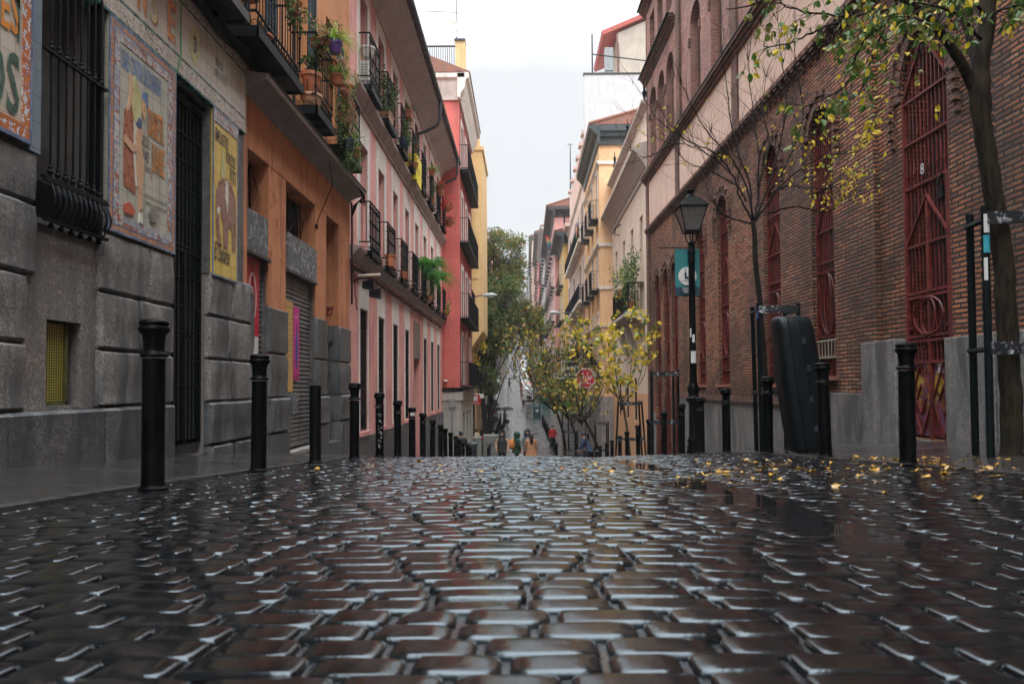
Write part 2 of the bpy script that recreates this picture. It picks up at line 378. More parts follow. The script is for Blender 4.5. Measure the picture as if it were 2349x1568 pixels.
walk_r = grid_mesh('pavement', lambda Y: lin(interp(RR, Y)+.002, 9.0, 12), GY, lambda x, y: gz(x, y)+.012, M_WALK)
far_road = grid_mesh('street', lambda Y: lin(interp(RL, Y), interp(RR, Y), 22), [y for y in GY if y >= 12.5], lambda x, y: gz(x, y)+.004, M_FAR)
# thin granite edging between setts and slabs (flush, a hair proud)
for tab, s in ((RL, -1), (RR, 1)):
    kb = MB(); ys = [y for y in GY if y < 76]
    for a, b in zip(ys[:-1], ys[1:]):
        xa, xb = interp(tab, a), interp(tab, b)
        za, zb = gz(xa, a), gz(xb, b); w_ = .10*s
        kb.hexa([(xa,a,za-.1),(xa+w_,a,za-.1),(xb+w_,b,zb-.1),(xb,b,zb-.1),(xa,a,za+.019),(xa+w_,a,za+.019),(xb+w_,b,zb+.019),(xb,b,zb+.019)])
    setp(kb.build('kerb', M_KERB), kind='structure')

# ---------------------------------------------------------------- setts: every stone of the near street is real relief
def build_setts():
    R = np.random.RandomState(3)
    s1 = np.array([-1, -.985, -.95, -.86, -.45, .45, .86, .95, .985, 1.0]); NX = len(s1)
    t1 = np.array([-1, -.97, -.87, -.5, .5, .87, .97, 1.0]); NY = len(t1)
    cxs, cys, hx, hy = [], [], [], []
    y = -1.4; row = 0
    while y < 12.9:
        rh = R.uniform(.080, .097)
        x = -2.22 + (R.uniform(-.18, 0))
        while x < 2.98:
            L_ = R.choice([.13, .155, .18, .205, .23])*R.uniform(.93, 1.07)
            a, b = max(x, -2.235), min(x+L_, 2.975)
            if b-a > .05:
                g = .006 if R.rand() > .12 else .009
                cxs.append((a+b)/2); cys.append(y+rh/2); hx.append((b-a)/2-g); hy.append(rh/2-.0022)
            x += L_
        y += rh; row += 1
    N = len(cxs); cxs, cys, hx, hy = map(np.array, (cxs, cys, hx, hy))
    S, T = np.meshgrid(s1, t1)       # NY x NX
    S = S.ravel(); T = T.ravel(); n = S.size
    X = cxs[:, None] + S*hx[:, None]; 
    Yv = cys[:, None] + T*hy[:, None]
    # wavy rows, rounded plan corners
    corner = 1-.03*(np.abs(S)**6*np.abs(T)**6)
    X = cxs[:, None] + (X-cxs[:, None])*corner; Yv = cys[:, None] + (Yv-cys[:, None])*corner
    wob = .010*np.sin(cxs*1.3+cys*.7)+R.uniform(-.0022, .0022, N)
    Yv = Yv + wob[:, None] + 0*X
    # worn, rounded shoulders: long at the heads of the stone, shorter on its sides
    ex = np.clip((np.abs(S)*hx[:, None]-(hx[:, None]-.018))/.018, 0, 1); ey = np.clip((np.abs(T)*hy[:, None]-(hy[:, None]-.0045))/.0045, 0, 1)
    ed = np.sqrt(np.clip(ex**2+ey**2, 0, 1.4))
    drop = .0095*np.where(ey > ex, .22, 1.0)*(1-np.sqrt(np.clip(1-np.minimum(ed, 1)**2, 0, 1)))
    dome = -.0014*(S**2) - .0008*(T**2)
    hgt = R.uniform(-.0022, .0022, N)[:, None] + R.uniform(-.010, .010, N)[:, None]*S*hx[:, None] + R.uniform(-.014, .014, N)[:, None]*T*hy[:, None]
    wear = .0011*np.sin(X*61+Yv*37+cxs[:, None]*50)*np.cos(X*23-Yv*71)
    skirt = np.where(np.abs(T) > .999, -.012, np.where(np.abs(S) > .999, -.008, 0))
    Z = prof(Yv)+cross(X) + .008 + hgt + dome - drop + wear + skirt
    co = np.stack([X, Yv, Z], -1).reshape(-1, 3)
    q = []
    for j in range(NY-1):
        for i in range(NX-1): q.append((j*NX+i, j*NX+i+1, (j+1)*NX+i+1, (j+1)*NX+i))
    q = np.array(q); F = (q[None] + (np.arange(N)*n)[:, None, None]).reshape(-1, 4)
    me = bpy.data.meshes.new('road'); me.vertices.add(len(co)); me.vertices.foreach_set('co', co.ravel().astype(np.float32))
    me.loops.add(F.size); me.loops.foreach_set('vertex_index', F.ravel().astype(np.int32))
    me.polygons.add(len(F)); me.polygons.foreach_set('loop_start', np.arange(0, F.size, 4).astype(np.int32)); me.polygons.foreach_set('use_smooth', np.ones(len(F), bool))
    me.update(calc_edges=True); me.validate()
    at = me.attributes.new('tone', 'FLOAT', 'POINT'); at.data.foreach_set('value', np.repeat(np.clip(R.normal(.45, .28, N), 0, 1), n).astype(np.float32))
    me.materials.append(M_SETT)
    o = bpy.data.objects.new('road', me); C.objects.link(o); setp(o, kind='structure')
build_setts()
bed = grid_mesh('road_bed', lambda Y: lin(-2.25, 2.98, 40), [y for y in GY if -2.5 <= y <= 13], lambda x, y: gz(x, y)-.0065, M_BED)

# standing water in the gutter line on the right
def puddle(pts_fn, name='puddle'):
    vs = []; fs = []; k = 9
    for i, Y in enumerate(pts_fn[0]):
        a, b = pts_fn[1](Y)
        for j in range(k):
            x = a+(b-a)*j/(k-1); ye = pts_fn[0]; zz = gz(1.1, Y)+.0088-.016*max(0, 1-(Y-ye[0])/.5)**1.5-.016*max(0, 1-(ye[-1]-Y)/.5)**1.5
            vs.append((x, Y, zz))
    for i in range(len(pts_fn[0])-1):
        for j in range(k-1): fs.append((i*k+j, i*k+j+1, (i+1)*k+j+1, (i+1)*k+j))
    me = bpy.data.meshes.new(name); me.from_pydata(vs, [], fs); me.materials.append(M_WATER); me.polygons.foreach_set('use_smooth', [True]*len(fs))
    o = bpy.data.objects.new(name, me); C.objects.link(o); return setp(o, kind='structure')
puddle(([1.8+.06*i for i in range(62)], lambda Y: (.55+.2*math.sin(Y*1.7), 1.95)))
puddle(([5.9+.08*i for i in range(44)], lambda Y: (.6, 1.65)))

# ---------------------------------------------------------------- facade tools
def wall_sheet(mb, F, u0, u1, z0, z1, holes, w=0, depth=.3, arcn=12):
    """wall face with real openings; a hole is (u0,u1,z0,z1) or (u0,u1,z0,z1,'arch')"""
    us = sorted(set([u0, u1]+[h[0] for h in holes]+[h[1] for h in holes])); zs = sorted(set([z0, z1]+[h[2] for h in holes]+[h[3] for h in holes]))
    us = [u for u in us if u0-1e-6 <= u <= u1+1e-6]; zs = [z for z in zs if z0-1e-6 <= z <= z1+1e-6]
    for a, b in zip(us[:-1], us[1:]):
        run = None
        for c, d in list(zip(zs[:-1], zs[1:]))+[(None, None)]:
            solid = c is not None and not any(h[0]-1e-6 <= a and b <= h[1]+1e-6 and h[2]-1e-6 <= c and d <= h[3]+1e-6 for h in holes)
            if solid: run = (run[0], d) if run else (c, d)
            elif run: mb.wquad(F, [(a, run[0]), (b, run[0]), (b, run[1]), (a, run[1])], w); run = None
    for h in holes:
        a, b, c, d = h[:4]; r = (b-a)/2
        if len(h) > 4:
            s = d-r*(h[5] if len(h) > 5 else 1.0); ry = d-s; m = (a+b)/2
            arc = [(m-r*math.cos(PI*i/arcn), s+ry*math.sin(PI*i/arcn)) for i in range(arcn+1)]
            for i in range(arcn):
                p, q = arc[i], arc[i+1]; cn = (a, d) if i < arcn/2 else (b, d)
                mb.add([F(p[0],w,p[1]), F(q[0],w,q[1]), F(cn[0],w,cn[1])], [(0,1,2)])
            mid = arc[arcn//2]; mb.add([F(a,w,d), F(mid[0],w,mid[1]), F(b,w,d)], [(0,1,2)])
            path = [(a, c)]+arc+[(b, c)]
        else: path = [(a, c), (a, d), (b, d), (b, c)]
        for p, q in zip(path, path[1:]+path[:1]):
            mb.add([F(p[0],w,p[1]), F(q[0],w,q[1]), F(q[0],w-depth,q[1]), F(p[0],w-depth,p[1])], [(0,1,2,3)])
def shell(mb, F, u0, u1, z0, z1, back=7, w=0):
    """the rest of the building's body behind its front"""
    mb.wquad(F, [(u0,z0),(u1,z0),(u1,z1),(u0,z1)], w-back)
    for u in (u0, u1): mb.add([F(u,w,z0),F(u,w-back,z0),F(u,w-back,z1),F(u,w,z1)], [(0,1,2,3)])
    mb.add([F(u0,w,z1),F(u1,w,z1),F(u1,w-back,z1),F(u0,w-back,z1)], [(0,1,2,3)])

M_IRON = paint('black_iron', (.004,.0055,.007), .5, .35, nscale=30, bmp=.3, spec=.12)
M_IRON2 = paint('green_black_iron', (.004,.007,.008), .5, .35, nscale=30, bmp=.2, spec=.12)
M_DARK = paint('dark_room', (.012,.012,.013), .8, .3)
def glassm(name='window_glass', col=(.03,.035,.04), rough=.08):
    m, n, b = newmat(name); b.inputs['Base Color'].default_value = (*col, 1); b.inputs['Roughness'].default_value = rough; b.inputs['Specular IOR Level'].default_value = .8
    _, pos, s = wallpos(n); bump(n, b, noi(n, pos, 1.5, 2), .08, .02); return m
M_GLASS = glassm()
M_GRAN = granite('granite'); M_GRAN2 = granite('granite_plinth', (.165,.17,.17), (.045,.052,.058), (.19,.165,.14), rough=.5)
M_WOODK = paint('dark_wood', (.035,.028,.024), .55, .4, nscale=12, bmp=.4)

# rusticated granite blocks: cushion blocks with worn arrises
def granite_blocks(mb, F, blocks, w0=-.3, w1=.05, joint=.006, rr=None):
    R = random.Random(5)
    for (a, b, c, d) in blocks:
        n = 7; vs = []; L1, L2 = b-a-2*joint, d-c-2*joint; e = .025
        ts = [0, e/L1 if L1 > .1 else .1, .25, .5, .75, 1-(e/L1 if L1 > .1 else .1), 1]; tz = [0, e/L2 if L2 > .1 else .1, .25, .5, .75, 1-(e/L2 if L2 > .1 else .1), 1]
        ph = R.random()*9; pr = R.uniform(-.008, .008)
        for j in range(n):
            for i in range(n):
                u = a+joint+L1*ts[i]; z = c+joint+L2*tz[j]; edge = i in (0, 6) or j in (0, 6)
                w = (w1-.03 if edge else w1+pr+.006*math.sin(u*9+ph)+.006*math.sin(z*13+ph*2)+R.uniform(-.003, .003))
                vs.append(F(u+(R.uniform(-.006,.006) if edge else 0), w+(R.uniform(-.009,.006) if edge else R.uniform(-.004,.004)), z+(R.uniform(-.006,.006) if edge else 0)))
        fs = [(j*n+i, j*n+i+1, (j+1)*n+i+1, (j+1)*n+i) for j in range(n-1) for i in range(n-1)]
        o = len(vs); ring = [i for i in range(n)]+[j*n+n-1 for j in range(1, n)]+[(n-1)*n+i for i in range(n-2, -1, -1)]+[j*n for j in range(n-2, 0, -1)]
        for k in ring:
            i, j = k % n, k//n; vs.append(F(a+joint+L1*ts[i], w0, c+joint+L2*tz[j]))
        m = len(ring); fs += [(ring[k], ring[(k+1) % m], o+(k+1) % m, o+k) for k in range(m)]
        mb.add(vs, fs)

# ================================================================ LEFT 1: granite and tile pharmacy front
Yf = lambda x: LW(x, 800)[0]
def zL(x, y, X=XL): return LW(x, y, X)[1]
B1END = 9.63
B1 = thing('pharmacy_building', (XL, 6.0, gz(XL, 6.0)), 'old pharmacy front of grey granite blocks with painted tile panels at the left edge', 'building')
Uw0, Uw1 = Yf(72), Yf(218)            # iron window
Ud0, Ud1 = Yf(388), Yf(472)           # door
Up0, Up1 = Yf(228), Yf(386)           # big tile poster
Ue0, Ue1 = Yf(475), Yf(532)           # elephant tile poster
Zt = 3.31                              # top of posters, foot of the frieze
gb = MB(); gm = MB(); gr_ = MB()
rows = [(-.16,.345),(.345,.85),(.85,1.385)]
U00 = 3.2
# left pier, middle pier, right pier
for i, (c, d) in enumerate(rows):
    xs = [U00, 4.35+.1*(i % 2), Uw0-(.10 if i < 2 else 0)] if i < 2 else [U00, 4.6, Uw0]
    for a, b in zip(xs[:-1], xs[1:]): granite_blocks(gb, FL, [(a, b, c, d)])
    m_ = Uw1+.0+(Ud0-Uw1)*(.62 if i != 1 else .5)
    granite_blocks(gm, FL, [(Uw1+.0, m_, c, d), (m_, Ud0, c, d)])
    granite_blocks(gr_, FL, [(Ud1, B1END-.02-(.35 if i != 1 else .45), c, d), (B1END-.02-(.35 if i != 1 else .45), B1END+.38, c, d)], w1=.04)
granite_blocks(gb, FL, [(U00, 4.0, 1.385, 1.75), (4.0, Uw0, 1.385, 1.78)], w1=.03)
for q_ in (gb, gm, gr_): q_.build('stone_pier', M_GRAN, B1, smooth=True)
gp = MB()     # plinth course
for a, b in ((U00, 4.9), (4.9, Uw1+.03), (Uw1+.03, 7.35), (7.35, Ud0)): granite_blocks(gp, FL, [(a, b, -1.2, -.16)], w1=.085)
gp.build('plinth', M_GRAN2, B1, smooth=True); gp = MB()
for a, b in ((Ud1, 9.3), (9.3, B1END+.42)): granite_blocks(gp, FL, [(a, b, -.66, -.16), (a+.02, b-.05, -1.3, -.66)], w1=.075)
gp.build('plinth', M_GRAN2, B1, smooth=True)
# apron under the iron window with the basement opening
Uv0, Uv1 = Yf(106), Yf(186); Zv0, Zv1 = zL(186, 928), zL(186, 742)
ap = MB(); wall_sheet(ap, FL, Uw0-.10, Uw1, -.16, 1.30, [(Uv0, Uv1, Zv0, Zv1)], w=.0, depth=.22)
ap.wbox(FL, Uw0, Uw1, -.3, .03, 1.26, 1.30)
M_GRANW = granite('granite_warm', (.34,.31,.27), (.10,.10,.10), (.40,.32,.245)); ap.build('window_apron', M_GRANW, B1)
# perforated yellow basement grille
def perforated():
    m, n, b = newmat('perforated_sheet'); wp, pos, s = wallpos(n)
    v = nd(n, 'ShaderNodeTexVoronoi', Scale=1.0, Randomness=0.0); sc_ = n.nodes.new('ShaderNodeVectorMath'); sc_.operation = 'MULTIPLY'
    n.links.new(wp, sc_.inputs[0]); sc_.inputs[1].default_value = (34, 46, 1); n.links.new(sc_.outputs[0], v.inputs['Vector'])
    k = rmp(n, v.outputs['Distance'], [(.33, 0.0), (.37, 1.0)])
    c = mixc(n, k, (.42,.36,.035), mixc(n, rmp(n, noi(n, pos, 9, 4), [(.4,0.0),(.6,1.0)]), (.022,.024,.02), (.05,.05,.02)))
    n.links.new(c, b.inputs['Base Color']); b.inputs['Roughness'].default_value = .5; return m
vb = MB(); vb.wbox(FL, Uv0+.02, Uv0+.33, -.08, -.07, Zv0, Zv1-.02); bg1 = vb.build('basement_grille', perforated(), B1)
vb = MB(); vb.wbox(FL, Uv0+.33, Uv0+.35, -.09, -.05, Zv0, Zv1-.02); vb.wbox(FL, Uv0, Uv1, -.22, -.215, Zv0, Zv1); vb.wbox(FL, Uv0+.02, Uv0+.35, -.09, -.05, Zv0-.0, Zv0+.03)
vb.build('grille_frame', paint('mossy_iron', (.07,.075,.02), .7, .5), bg1)

# tile materials -----------------------------------------------------------
def tiles(name, c1, c2, tw=.15, th=.15, offs=(0,0), deco=None, rough=.22, grime=.5):
    m, n, b = newmat(name); wp, pos, s = wallpos(n)
    mp = n.nodes.new('ShaderNodeVectorMath'); mp.operation = 'ADD'; n.links.new(wp, mp.inputs[0]); mp.inputs[1].default_value = (offs[0], offs[1], 0)
    br = nd(n, 'ShaderNodeTexBrick', offset=0.0, Scale=1.0); n.links.new(mp.outputs[0], br.inputs['Vector'])
    for k, v in (('Brick Width', tw), ('Row Height', th), ('Mortar Size', .0022), ('Mortar Smooth', .2)): br.inputs[k].default_value = v
    br.inputs['Color1'].default_value = (0,0,0,1); br.inputs['Color2'].default_value = (1,1,1,1)
    sp = nd(n, 'ShaderNodeSeparateColor'); n.links.new(br.outputs['Color'], sp.inputs[0])
    c = mixc(n, mth(n, 'MULTIPLY', sp.outputs[0], .6), c1, c2)
    if deco:     # painted floral blotches of the glaze
        for k, (sc1, th1, col) in enumerate(deco):
            x = noi(n, mp.outputs[0], sc1, 3, .5, 1.2+k); c = mixc(n, rmp(n, x, [(th1, 0.0), (th1+.02, 1.0)]), c, col)
    g = noi(n, scalev(n, pos, (4, 4, .5)), 1.5, 5, .65)
    c = mixc(n, rmp(n, g, [(.5, 0.0), (.75, grime)]), c, tuple(x*.35 for x in c1))
    c = mixc(n, br.outputs['Fac'], c, tuple(x*.35 for x in c1)); n.links.new(c, b.inputs['Base Color'])
    b.inputs['Roughness'].default_value = rough; b.inputs['Specular IOR Level'].default_value = .5
    bump(n, b, mth(n, 'SUBTRACT', mth(n, 'ADD', mth(n, 'MULTIPLY', sp.outputs[0], .4), mth(n, 'MULTIPLY', noi(n, pos, 6, 2), .6)), br.outputs['Fac']), .35, .004)
    return m
T_SAGE = tiles('tile_sage', (.38,.385,.31), (.46,.445,.37)); T_CREAM = tiles('tile_cream', (.50,.46,.375), (.58,.53,.44), .15, .15)
T_BLUE = tiles('tile_blue', (.16,.22,.26), (.27,.31,.33), .15, .2); T_YEL = tiles('tile_yellow', (.62,.44,.10), (.69,.51,.15))
T_FLOR = tiles('tile_flowers', (.27,.30,.35), (.38,.38,.38), .1, .1, deco=[(9, .50, (.48,.46,.44)), (6, .56, (.36,.12,.065)), (15, .66, (.17,.22,.10))])
T_CHAIN = tiles('tile_chain', (.42,.20,.10), (.50,.28,.14), .1, .05, deco=[(22, .56, (.15,.19,.30))])
T_CHAIN2 = tiles('tile_orange_leaf', (.45,.13,.035), (.50,.17,.05), .1, .1, deco=[(16, .56, (.55,.58,.60)), (22, .62, (.13,.24,.42))])
T_BAND = tiles('tile_band', (.50,.46,.40), (.56,.52,.46), .11, .11, deco=[(22, .58, (.10,.11,.09)), (31, .61, (.42,.20,.08)), (27, .64, (.12,.2,.25))])
T_BLUL = paint('glaze_blue', (.12,.17,.27), .25, .3); T_GRNL = paint('glaze_green', (.03,.11,.10), .25, .3)
G_BLUE = paint('glaze_lettering_blue', (.10,.19,.35), .25, .3); G_ORG = paint('glaze_orange', (.62,.23,.04), .25, .25); G_BLK = paint('glaze_black', (.03,.032,.04), .3, .3)
G_BRN = paint('glaze_brown', (.30,.105,.055), .3, .3, nscale=14); G_SKIN = paint('glaze_skin', (.52,.32,.19), .3, .12); G_WHT = paint('glaze_white', (.60,.58,.50), .25, .1)
G_NAVY = paint('glaze_navy', (.03,.06,.13), .3, .3); G_DOT = paint('glaze_scarf', (.46,.44,.20), .3, .2); G_RED = paint('glaze_red', (.42,.09,.05), .3, .2); G_GRY = paint('glaze_grey', (.20,.19,.17), .3, .2)
G_ELE = paint('glaze_elephant', (.25,.13,.10), .3, .3, nscale=9); G_GRN = paint('glaze_green_letter', (.05,.11,.08), .3, .3)
def wslab(name, mat, F, u0, u1, z0, z1, w0, w1, parent):
    return MB().wbox(F, u0, u1, w0, w1, z0, z1).build(name, mat, parent)
def blob(name, mat, F, pts, w, parent):
    m = MB(); m.wprism(F, pts, w-.003, w); return m.build(name, mat, parent)
def ell(cu, cz, ru, rz, n=16, rot=0):
    return [(cu+ru*math.cos(2*PI*i/n)*math.cos(rot)-rz*math.sin(2*PI*i/n)*math.sin(rot), cz+ru*math.cos(2*PI*i/n)*math.sin(rot)+rz*math.sin(2*PI*i/n)*math.cos(rot)) for i in range(n)]
# -- big poster
Zp0 = 1.39
P = wslab('tile_poster', T_SAGE, FL, Up0, Up1, Zp0, Zt, -.1, .060, B1); setp(P, 'glazed tile advertisement of a woman bathing a child, with blue and orange lettering')
def ring(u0, u1, z0, z1, t, mat, w, nm='tile_border', parent=P):
    m = MB(); m.wbox(FL, u0, u1, w-.01, w, z1-t, z1); m.wbox(FL, u0, u1, w-.01, w, z0, z0+t); m.wbox(FL, u0, u0+t, w-.01, w, z0+t, z1-t); m.wbox(FL, u1-t, u1, w-.01, w, z0+t, z1-t)
    return m.build(nm, mat, parent)
ring(Up0, Up1, Zp0, Zt, .02, T_BLUL, .0665); ring(Up0+.02, Up1-.02, Zp0+.02, Zt-.02, .05, T_CHAIN, .0655); ring(Up0+.07, Up1-.07, Zp0+.07, Zt-.07, .012, T_BLUL, .0665)
ring(Up0+.082, Up1-.082, Zp0+.082, Zt-.082, .09, T_FLOR, .0655)
WU = Up1-Up0; wt = .0635
def pu(f): return Up0+WU*f
def pz(f): return Zp0+(Zt-Zp0)*f
text_mesh('USAD CONTRA LAS DIARREAS', .25, G_BLUE, FL, pu(.15), pz(.795), wt, P, align='LEFT', sx=.215, bold=.005)
text_mesh('DIARRETIL', .39, G_ORG, FL, pu(.535), pz(.555), wt+.001, P, align='LEFT', sx=.172, bold=.004); text_mesh('DIARRETIL', .39, G_BLK, FL, pu(.541), pz(.551), wt, P, align='LEFT', sx=.172, bold=.006)
text_mesh('JUANSE', .39, G_ORG, FL, pu(.60), pz(.385), wt+.001, P, align='LEFT', sx=.195, bold=.004); text_mesh('JUANSE', .39, G_BLK, FL, pu(.606), pz(.381), wt, P, align='LEFT', sx=.195, bold=.006)
text_mesh('PRECIO:', .15, G_BLK, FL, pu(.42), pz(.485), wt, P, align='LEFT', sx=.36)
text_mesh("0'40", .19, G_BLK, FL, pu(.45), pz(.405), wt, P, align='LEFT', sx=.42); text_mesh('CENTIMOS', .095, G_BLK, FL, pu(.445), pz(.36), wt, P, align='LEFT', sx=.38)
for k, t in enumerate(('REGISTRADO EN LA DIRECCIÓN', 'GENERAL DE SANIDAD CON EL', 'Nº 4832')):
    text_mesh(t, .05, G_BLK, FL, pu(.69), pz(.235-.037*k), wt, P, sx=.62)
# woman washing a child, as flat glaze shapes
_bk = [0]
def bp(name, mat, pts, dw=0):
    _bk[0] += 1; m = MB(); m.wprism(FL, [(pu(a), pz(b)) for a, b in pts], wt-.003, wt+.0011*_bk[0]); return m.build(name, mat, P)
bp('painted_skirt', G_BRN, [(.20,.60),(.30,.66),(.36,.60),(.37,.45),(.36,.22),(.20,.24),(.19,.42)])
bp('painted_apron', G_WHT, [(.33,.58),(.39,.55),(.44,.40),(.42,.27),(.36,.26),(.33,.40)], .002)
bp('painted_scarf', G_DOT, [(.29,.76),(.34,.80),(.42,.74),(.44,.66),(.40,.57),(.33,.58),(.29,.66)], .002)
bp('painted_arm', G_SKIN, [(.27,.79),(.30,.80),(.31,.70),(.27,.62),(.23,.60),(.26,.68)], .003)
bp('painted_face', G_SKIN, [(.44,.71),(.50,.72),(.51,.66),(.48,.61),(.45,.64)], .003)
bp('painted_hair', G_BLUE, [(.46,.75),(.52,.76),(.53,.69),(.50,.70),(.46,.71)], .004)
bp('painted_child', G_SKIN, [(.37,.55),(.40,.59),(.44,.58),(.45,.52),(.43,.49),(.46,.44),(.48,.36),(.45,.27),(.46,.17),(.41,.15),(.40,.26),(.37,.34),(.36,.44),(.355,.50)], .004)
bp('painted_arm', G_SKIN, [(.21,.485),(.30,.46),(.40,.47),(.41,.44),(.30,.42),(.20,.445)])
bp('painted_hair', G_NAVY, [(.36,.57),(.40,.61),(.44,.59),(.43,.56),(.38,.555)], .006)
bp('painted_shoe', G_RED, [(.20,.15),(.27,.17),(.33,.15),(.35,.12),(.28,.11),(.21,.11)], .001); bp('painted_shoe', G_WHT, [(.41,.14),(.45,.14),(.46,.09),(.41,.09)], .001)
bp('painted_jug', G_GRY, [(.58,.20),(.66,.205),(.68,.17),(.66,.12),(.58,.12),(.56,.16)], .001)
# -- yellow elephant panel
E = wslab('tile_poster', T_YEL, FL, Ue0, Ue1, 1.34, Zt-.02, .03, .058, B1); wslab('jamb', M_GRAN2, FL, Ud1-.01, B1END, 1.34, Zt, -.3, .03, B1); setp(E, 'yellow tile advertisement with a brown elephant, right of the barred door')
ring(Ue0-.01, Ue1+.02, 1.32, Zt, .02, T_BLUL, .0665, parent=E)
m_ = MB(); m_.wbox(FL, Ue0+.01, Ue1, .05, .0655, Zt-.16, Zt-.02); m_.build('tile_border', T_FLOR, E)
EW = Ue1-Ue0
def eu(f): return Ue0+EW*f
def ez(f): return 1.34+(Zt-.18-1.34)*f
text_mesh('EMPLASTOS', .22, G_BLK, FL, eu(.06), ez(.89), wt, E, align='LEFT', sx=.33, bold=.003, rot=-.05)
text_mesh('POROSOS', .22, G_BLK, FL, eu(.50), ez(.79), wt, E, align='LEFT', sx=.29, bold=.003, rot=-.05)
text_mesh('ROJOS', .22, G_BLK, FL, eu(.66), ez(.69), wt, E, align='LEFT', sx=.28, bold=.003, rot=-.05)
text_mesh('El Elefante', .30, G_BLK, FL, eu(.05), ez(.105), wt, E, align='LEFT', sx=.36, bold=.003, rot=-.04, shear=.15)
blob('painted_elephant', G_ELE, FL, [(eu(a), ez(b)) for a, b in [(.10,.46),(.12,.56),(.22,.63),(.36,.655),(.55,.68),(.75,.66),(.90,.58),(.94,.45),(.92,.20),(.78,.20),(.76,.34),(.62,.36),(.58,.19),(.42,.20),(.40,.36),(.32,.40),(.30,.48),(.24,.45),(.24,.34),(.30,.24),(.30,.20),(.20,.19),(.15,.26),(.11,.36)]], wt, E)
blob('painted_tusk', G_WHT, FL, [(eu(a), ez(b)) for a, b in [(.22,.46),(.28,.45),(.20,.40),(.13,.415),(.12,.43)]], wt+.003, E)
blob('painted_blanket', G_WHT, FL, [(eu(a), ez(b)) for a, b in [(.46,.66),(.58,.67),(.60,.54),(.55,.45),(.48,.54)]], wt+.003, E)
blob('painted_rider', G_DOT, FL, [(eu(a), ez(b)) for a, b in [(.30,.66),(.46,.675),(.48,.74),(.42,.80),(.40,.86),(.36,.86),(.35,.79),(.28,.72)]], wt+.001, E)
# -- left tile panels
Qe = Yf(46)
Q = wslab('tile_poster', T_CREAM, FL, U00, Qe, 1.80, Zt+.9, -.1, .055, B1); setp(Q, 'cream tile sign cut by the left edge, dark letters above an orange leaf border')
m_ = MB(); m_.wbox(FL, Qe-.10, Qe-.02, .05, .0655, 1.80, 4.2); m_.wbox(FL, U00, Qe-.10, .05, .0655, 1.83, 1.93); m_.build('tile_border', T_CHAIN2, Q)
m_ = MB(); m_.wbox(FL, Qe-.02, Qe, .05, .0665, 1.80, 4.2); m_.wbox(FL, U00, Qe-.02, .05, .0665, 1.80, 1.83); m_.build('tile_border', T_BLUL, Q)
text_mesh('ÑOS', .62, G_GRN, FL, Qe-.13, 1.97, wt, Q, align='RIGHT', sx=.5, bold=.008); text_mesh('RES', .42, G_ORG, FL, Qe-.14, 2.55, wt, Q, align='RIGHT', sx=.5, bold=.006)
m_ = MB(); a_, b_ = (Qe-.55, 4.1), (Qe-.16, 2.75); m_.wprism(FL, [a_, (a_[0]+.03, a_[1]), (b_[0]+.03, b_[1]), b_], wt-.003, wt); m_.wprism(FL, [(Qe-.16, 4.2), (Qe-.14, 4.2), (Qe-.14, 2.5), (Qe-.16, 2.5)], wt-.003, wt); m_.build('painted_line', G_GRN, Q)
wslab('tile_strip', T_BLUE, FL, Qe, Uw0, 1.77, Zt+.0, -.1, .05, B1)
# -- frieze
FRZ = wslab('tile_frieze', T_CREAM, FL, U00, B1END-.01, 3.52, 4.10, -.1, .060, B1); setp(FRZ, 'cream tile frieze with big ochre capital letters over the posters')
for a, b, mm in ((3.31, 3.335, T_GRNL), (3.335, 3.495, T_BAND), (3.495, 3.52, T_GRNL), (4.10, 4.12, T_GRNL), (4.12, 4.26, T_BAND)):
    wslab('tile_band', mm, FL, Uw1-.1 if b < 3.6 else U00, B1END-.01, a, b, -.1, .066 if mm is T_GRNL else .064, FRZ)
ux = Yf(388); 
for k, ch in enumerate('ESN'):
    uu = [Yf(372), Yf(332), Yf(303)][k]
    text_mesh(ch, .56, G_BRN, FL, uu+.02, 3.60, .0625, FRZ, sx=.62 if ch != 'N' else .4, bold=.022)
    text_mesh(ch, .56, G_ORG if k != 1 else G_DOT, FL, uu, 3.615, .0635, FRZ, sx=.62 if ch != 'N' else .4, bold=.010)
text_mesh('3', .24, G_BLK, FL, Yf(430), 3.72, .0655, FRZ, sx=.6, bold=.01)
blob('painted_shield', G_DOT, FL, ell(Yf(430), 3.80, .13, .22, 14), .0635, FRZ)
text_mesh('AÑOS', .14, G_BLK, FL, Yf(488), 3.82, .0635, FRZ, sx=.6); text_mesh('1892-1925', .14, G_BLK, FL, Yf(490), 3.68, .0635, FRZ, sx=.6)
# wall backing and upper storey
bw = MB(); 
wall_sheet(bw, FL, U00, B1END, -1.3, 12.5, [(Uv0-.02, Uv1+.02, Zv0-.02, Zv1+.02), (Uw0, Uw1, 1.30, 3.6), (Ud0, Ud1, -.78, Zt-.02)], w=-.02, depth=.42)
shell(bw, FL, -24, B1END, -1.3, 12.5, 7, w=-.02); bw.wbox(FL, -24, U00, -.3, -.021, -1.3, 12.5); bw.build('wall', stucco('plaster_grey', (.16,.15,.135), (.22,.20,.18)), B1)
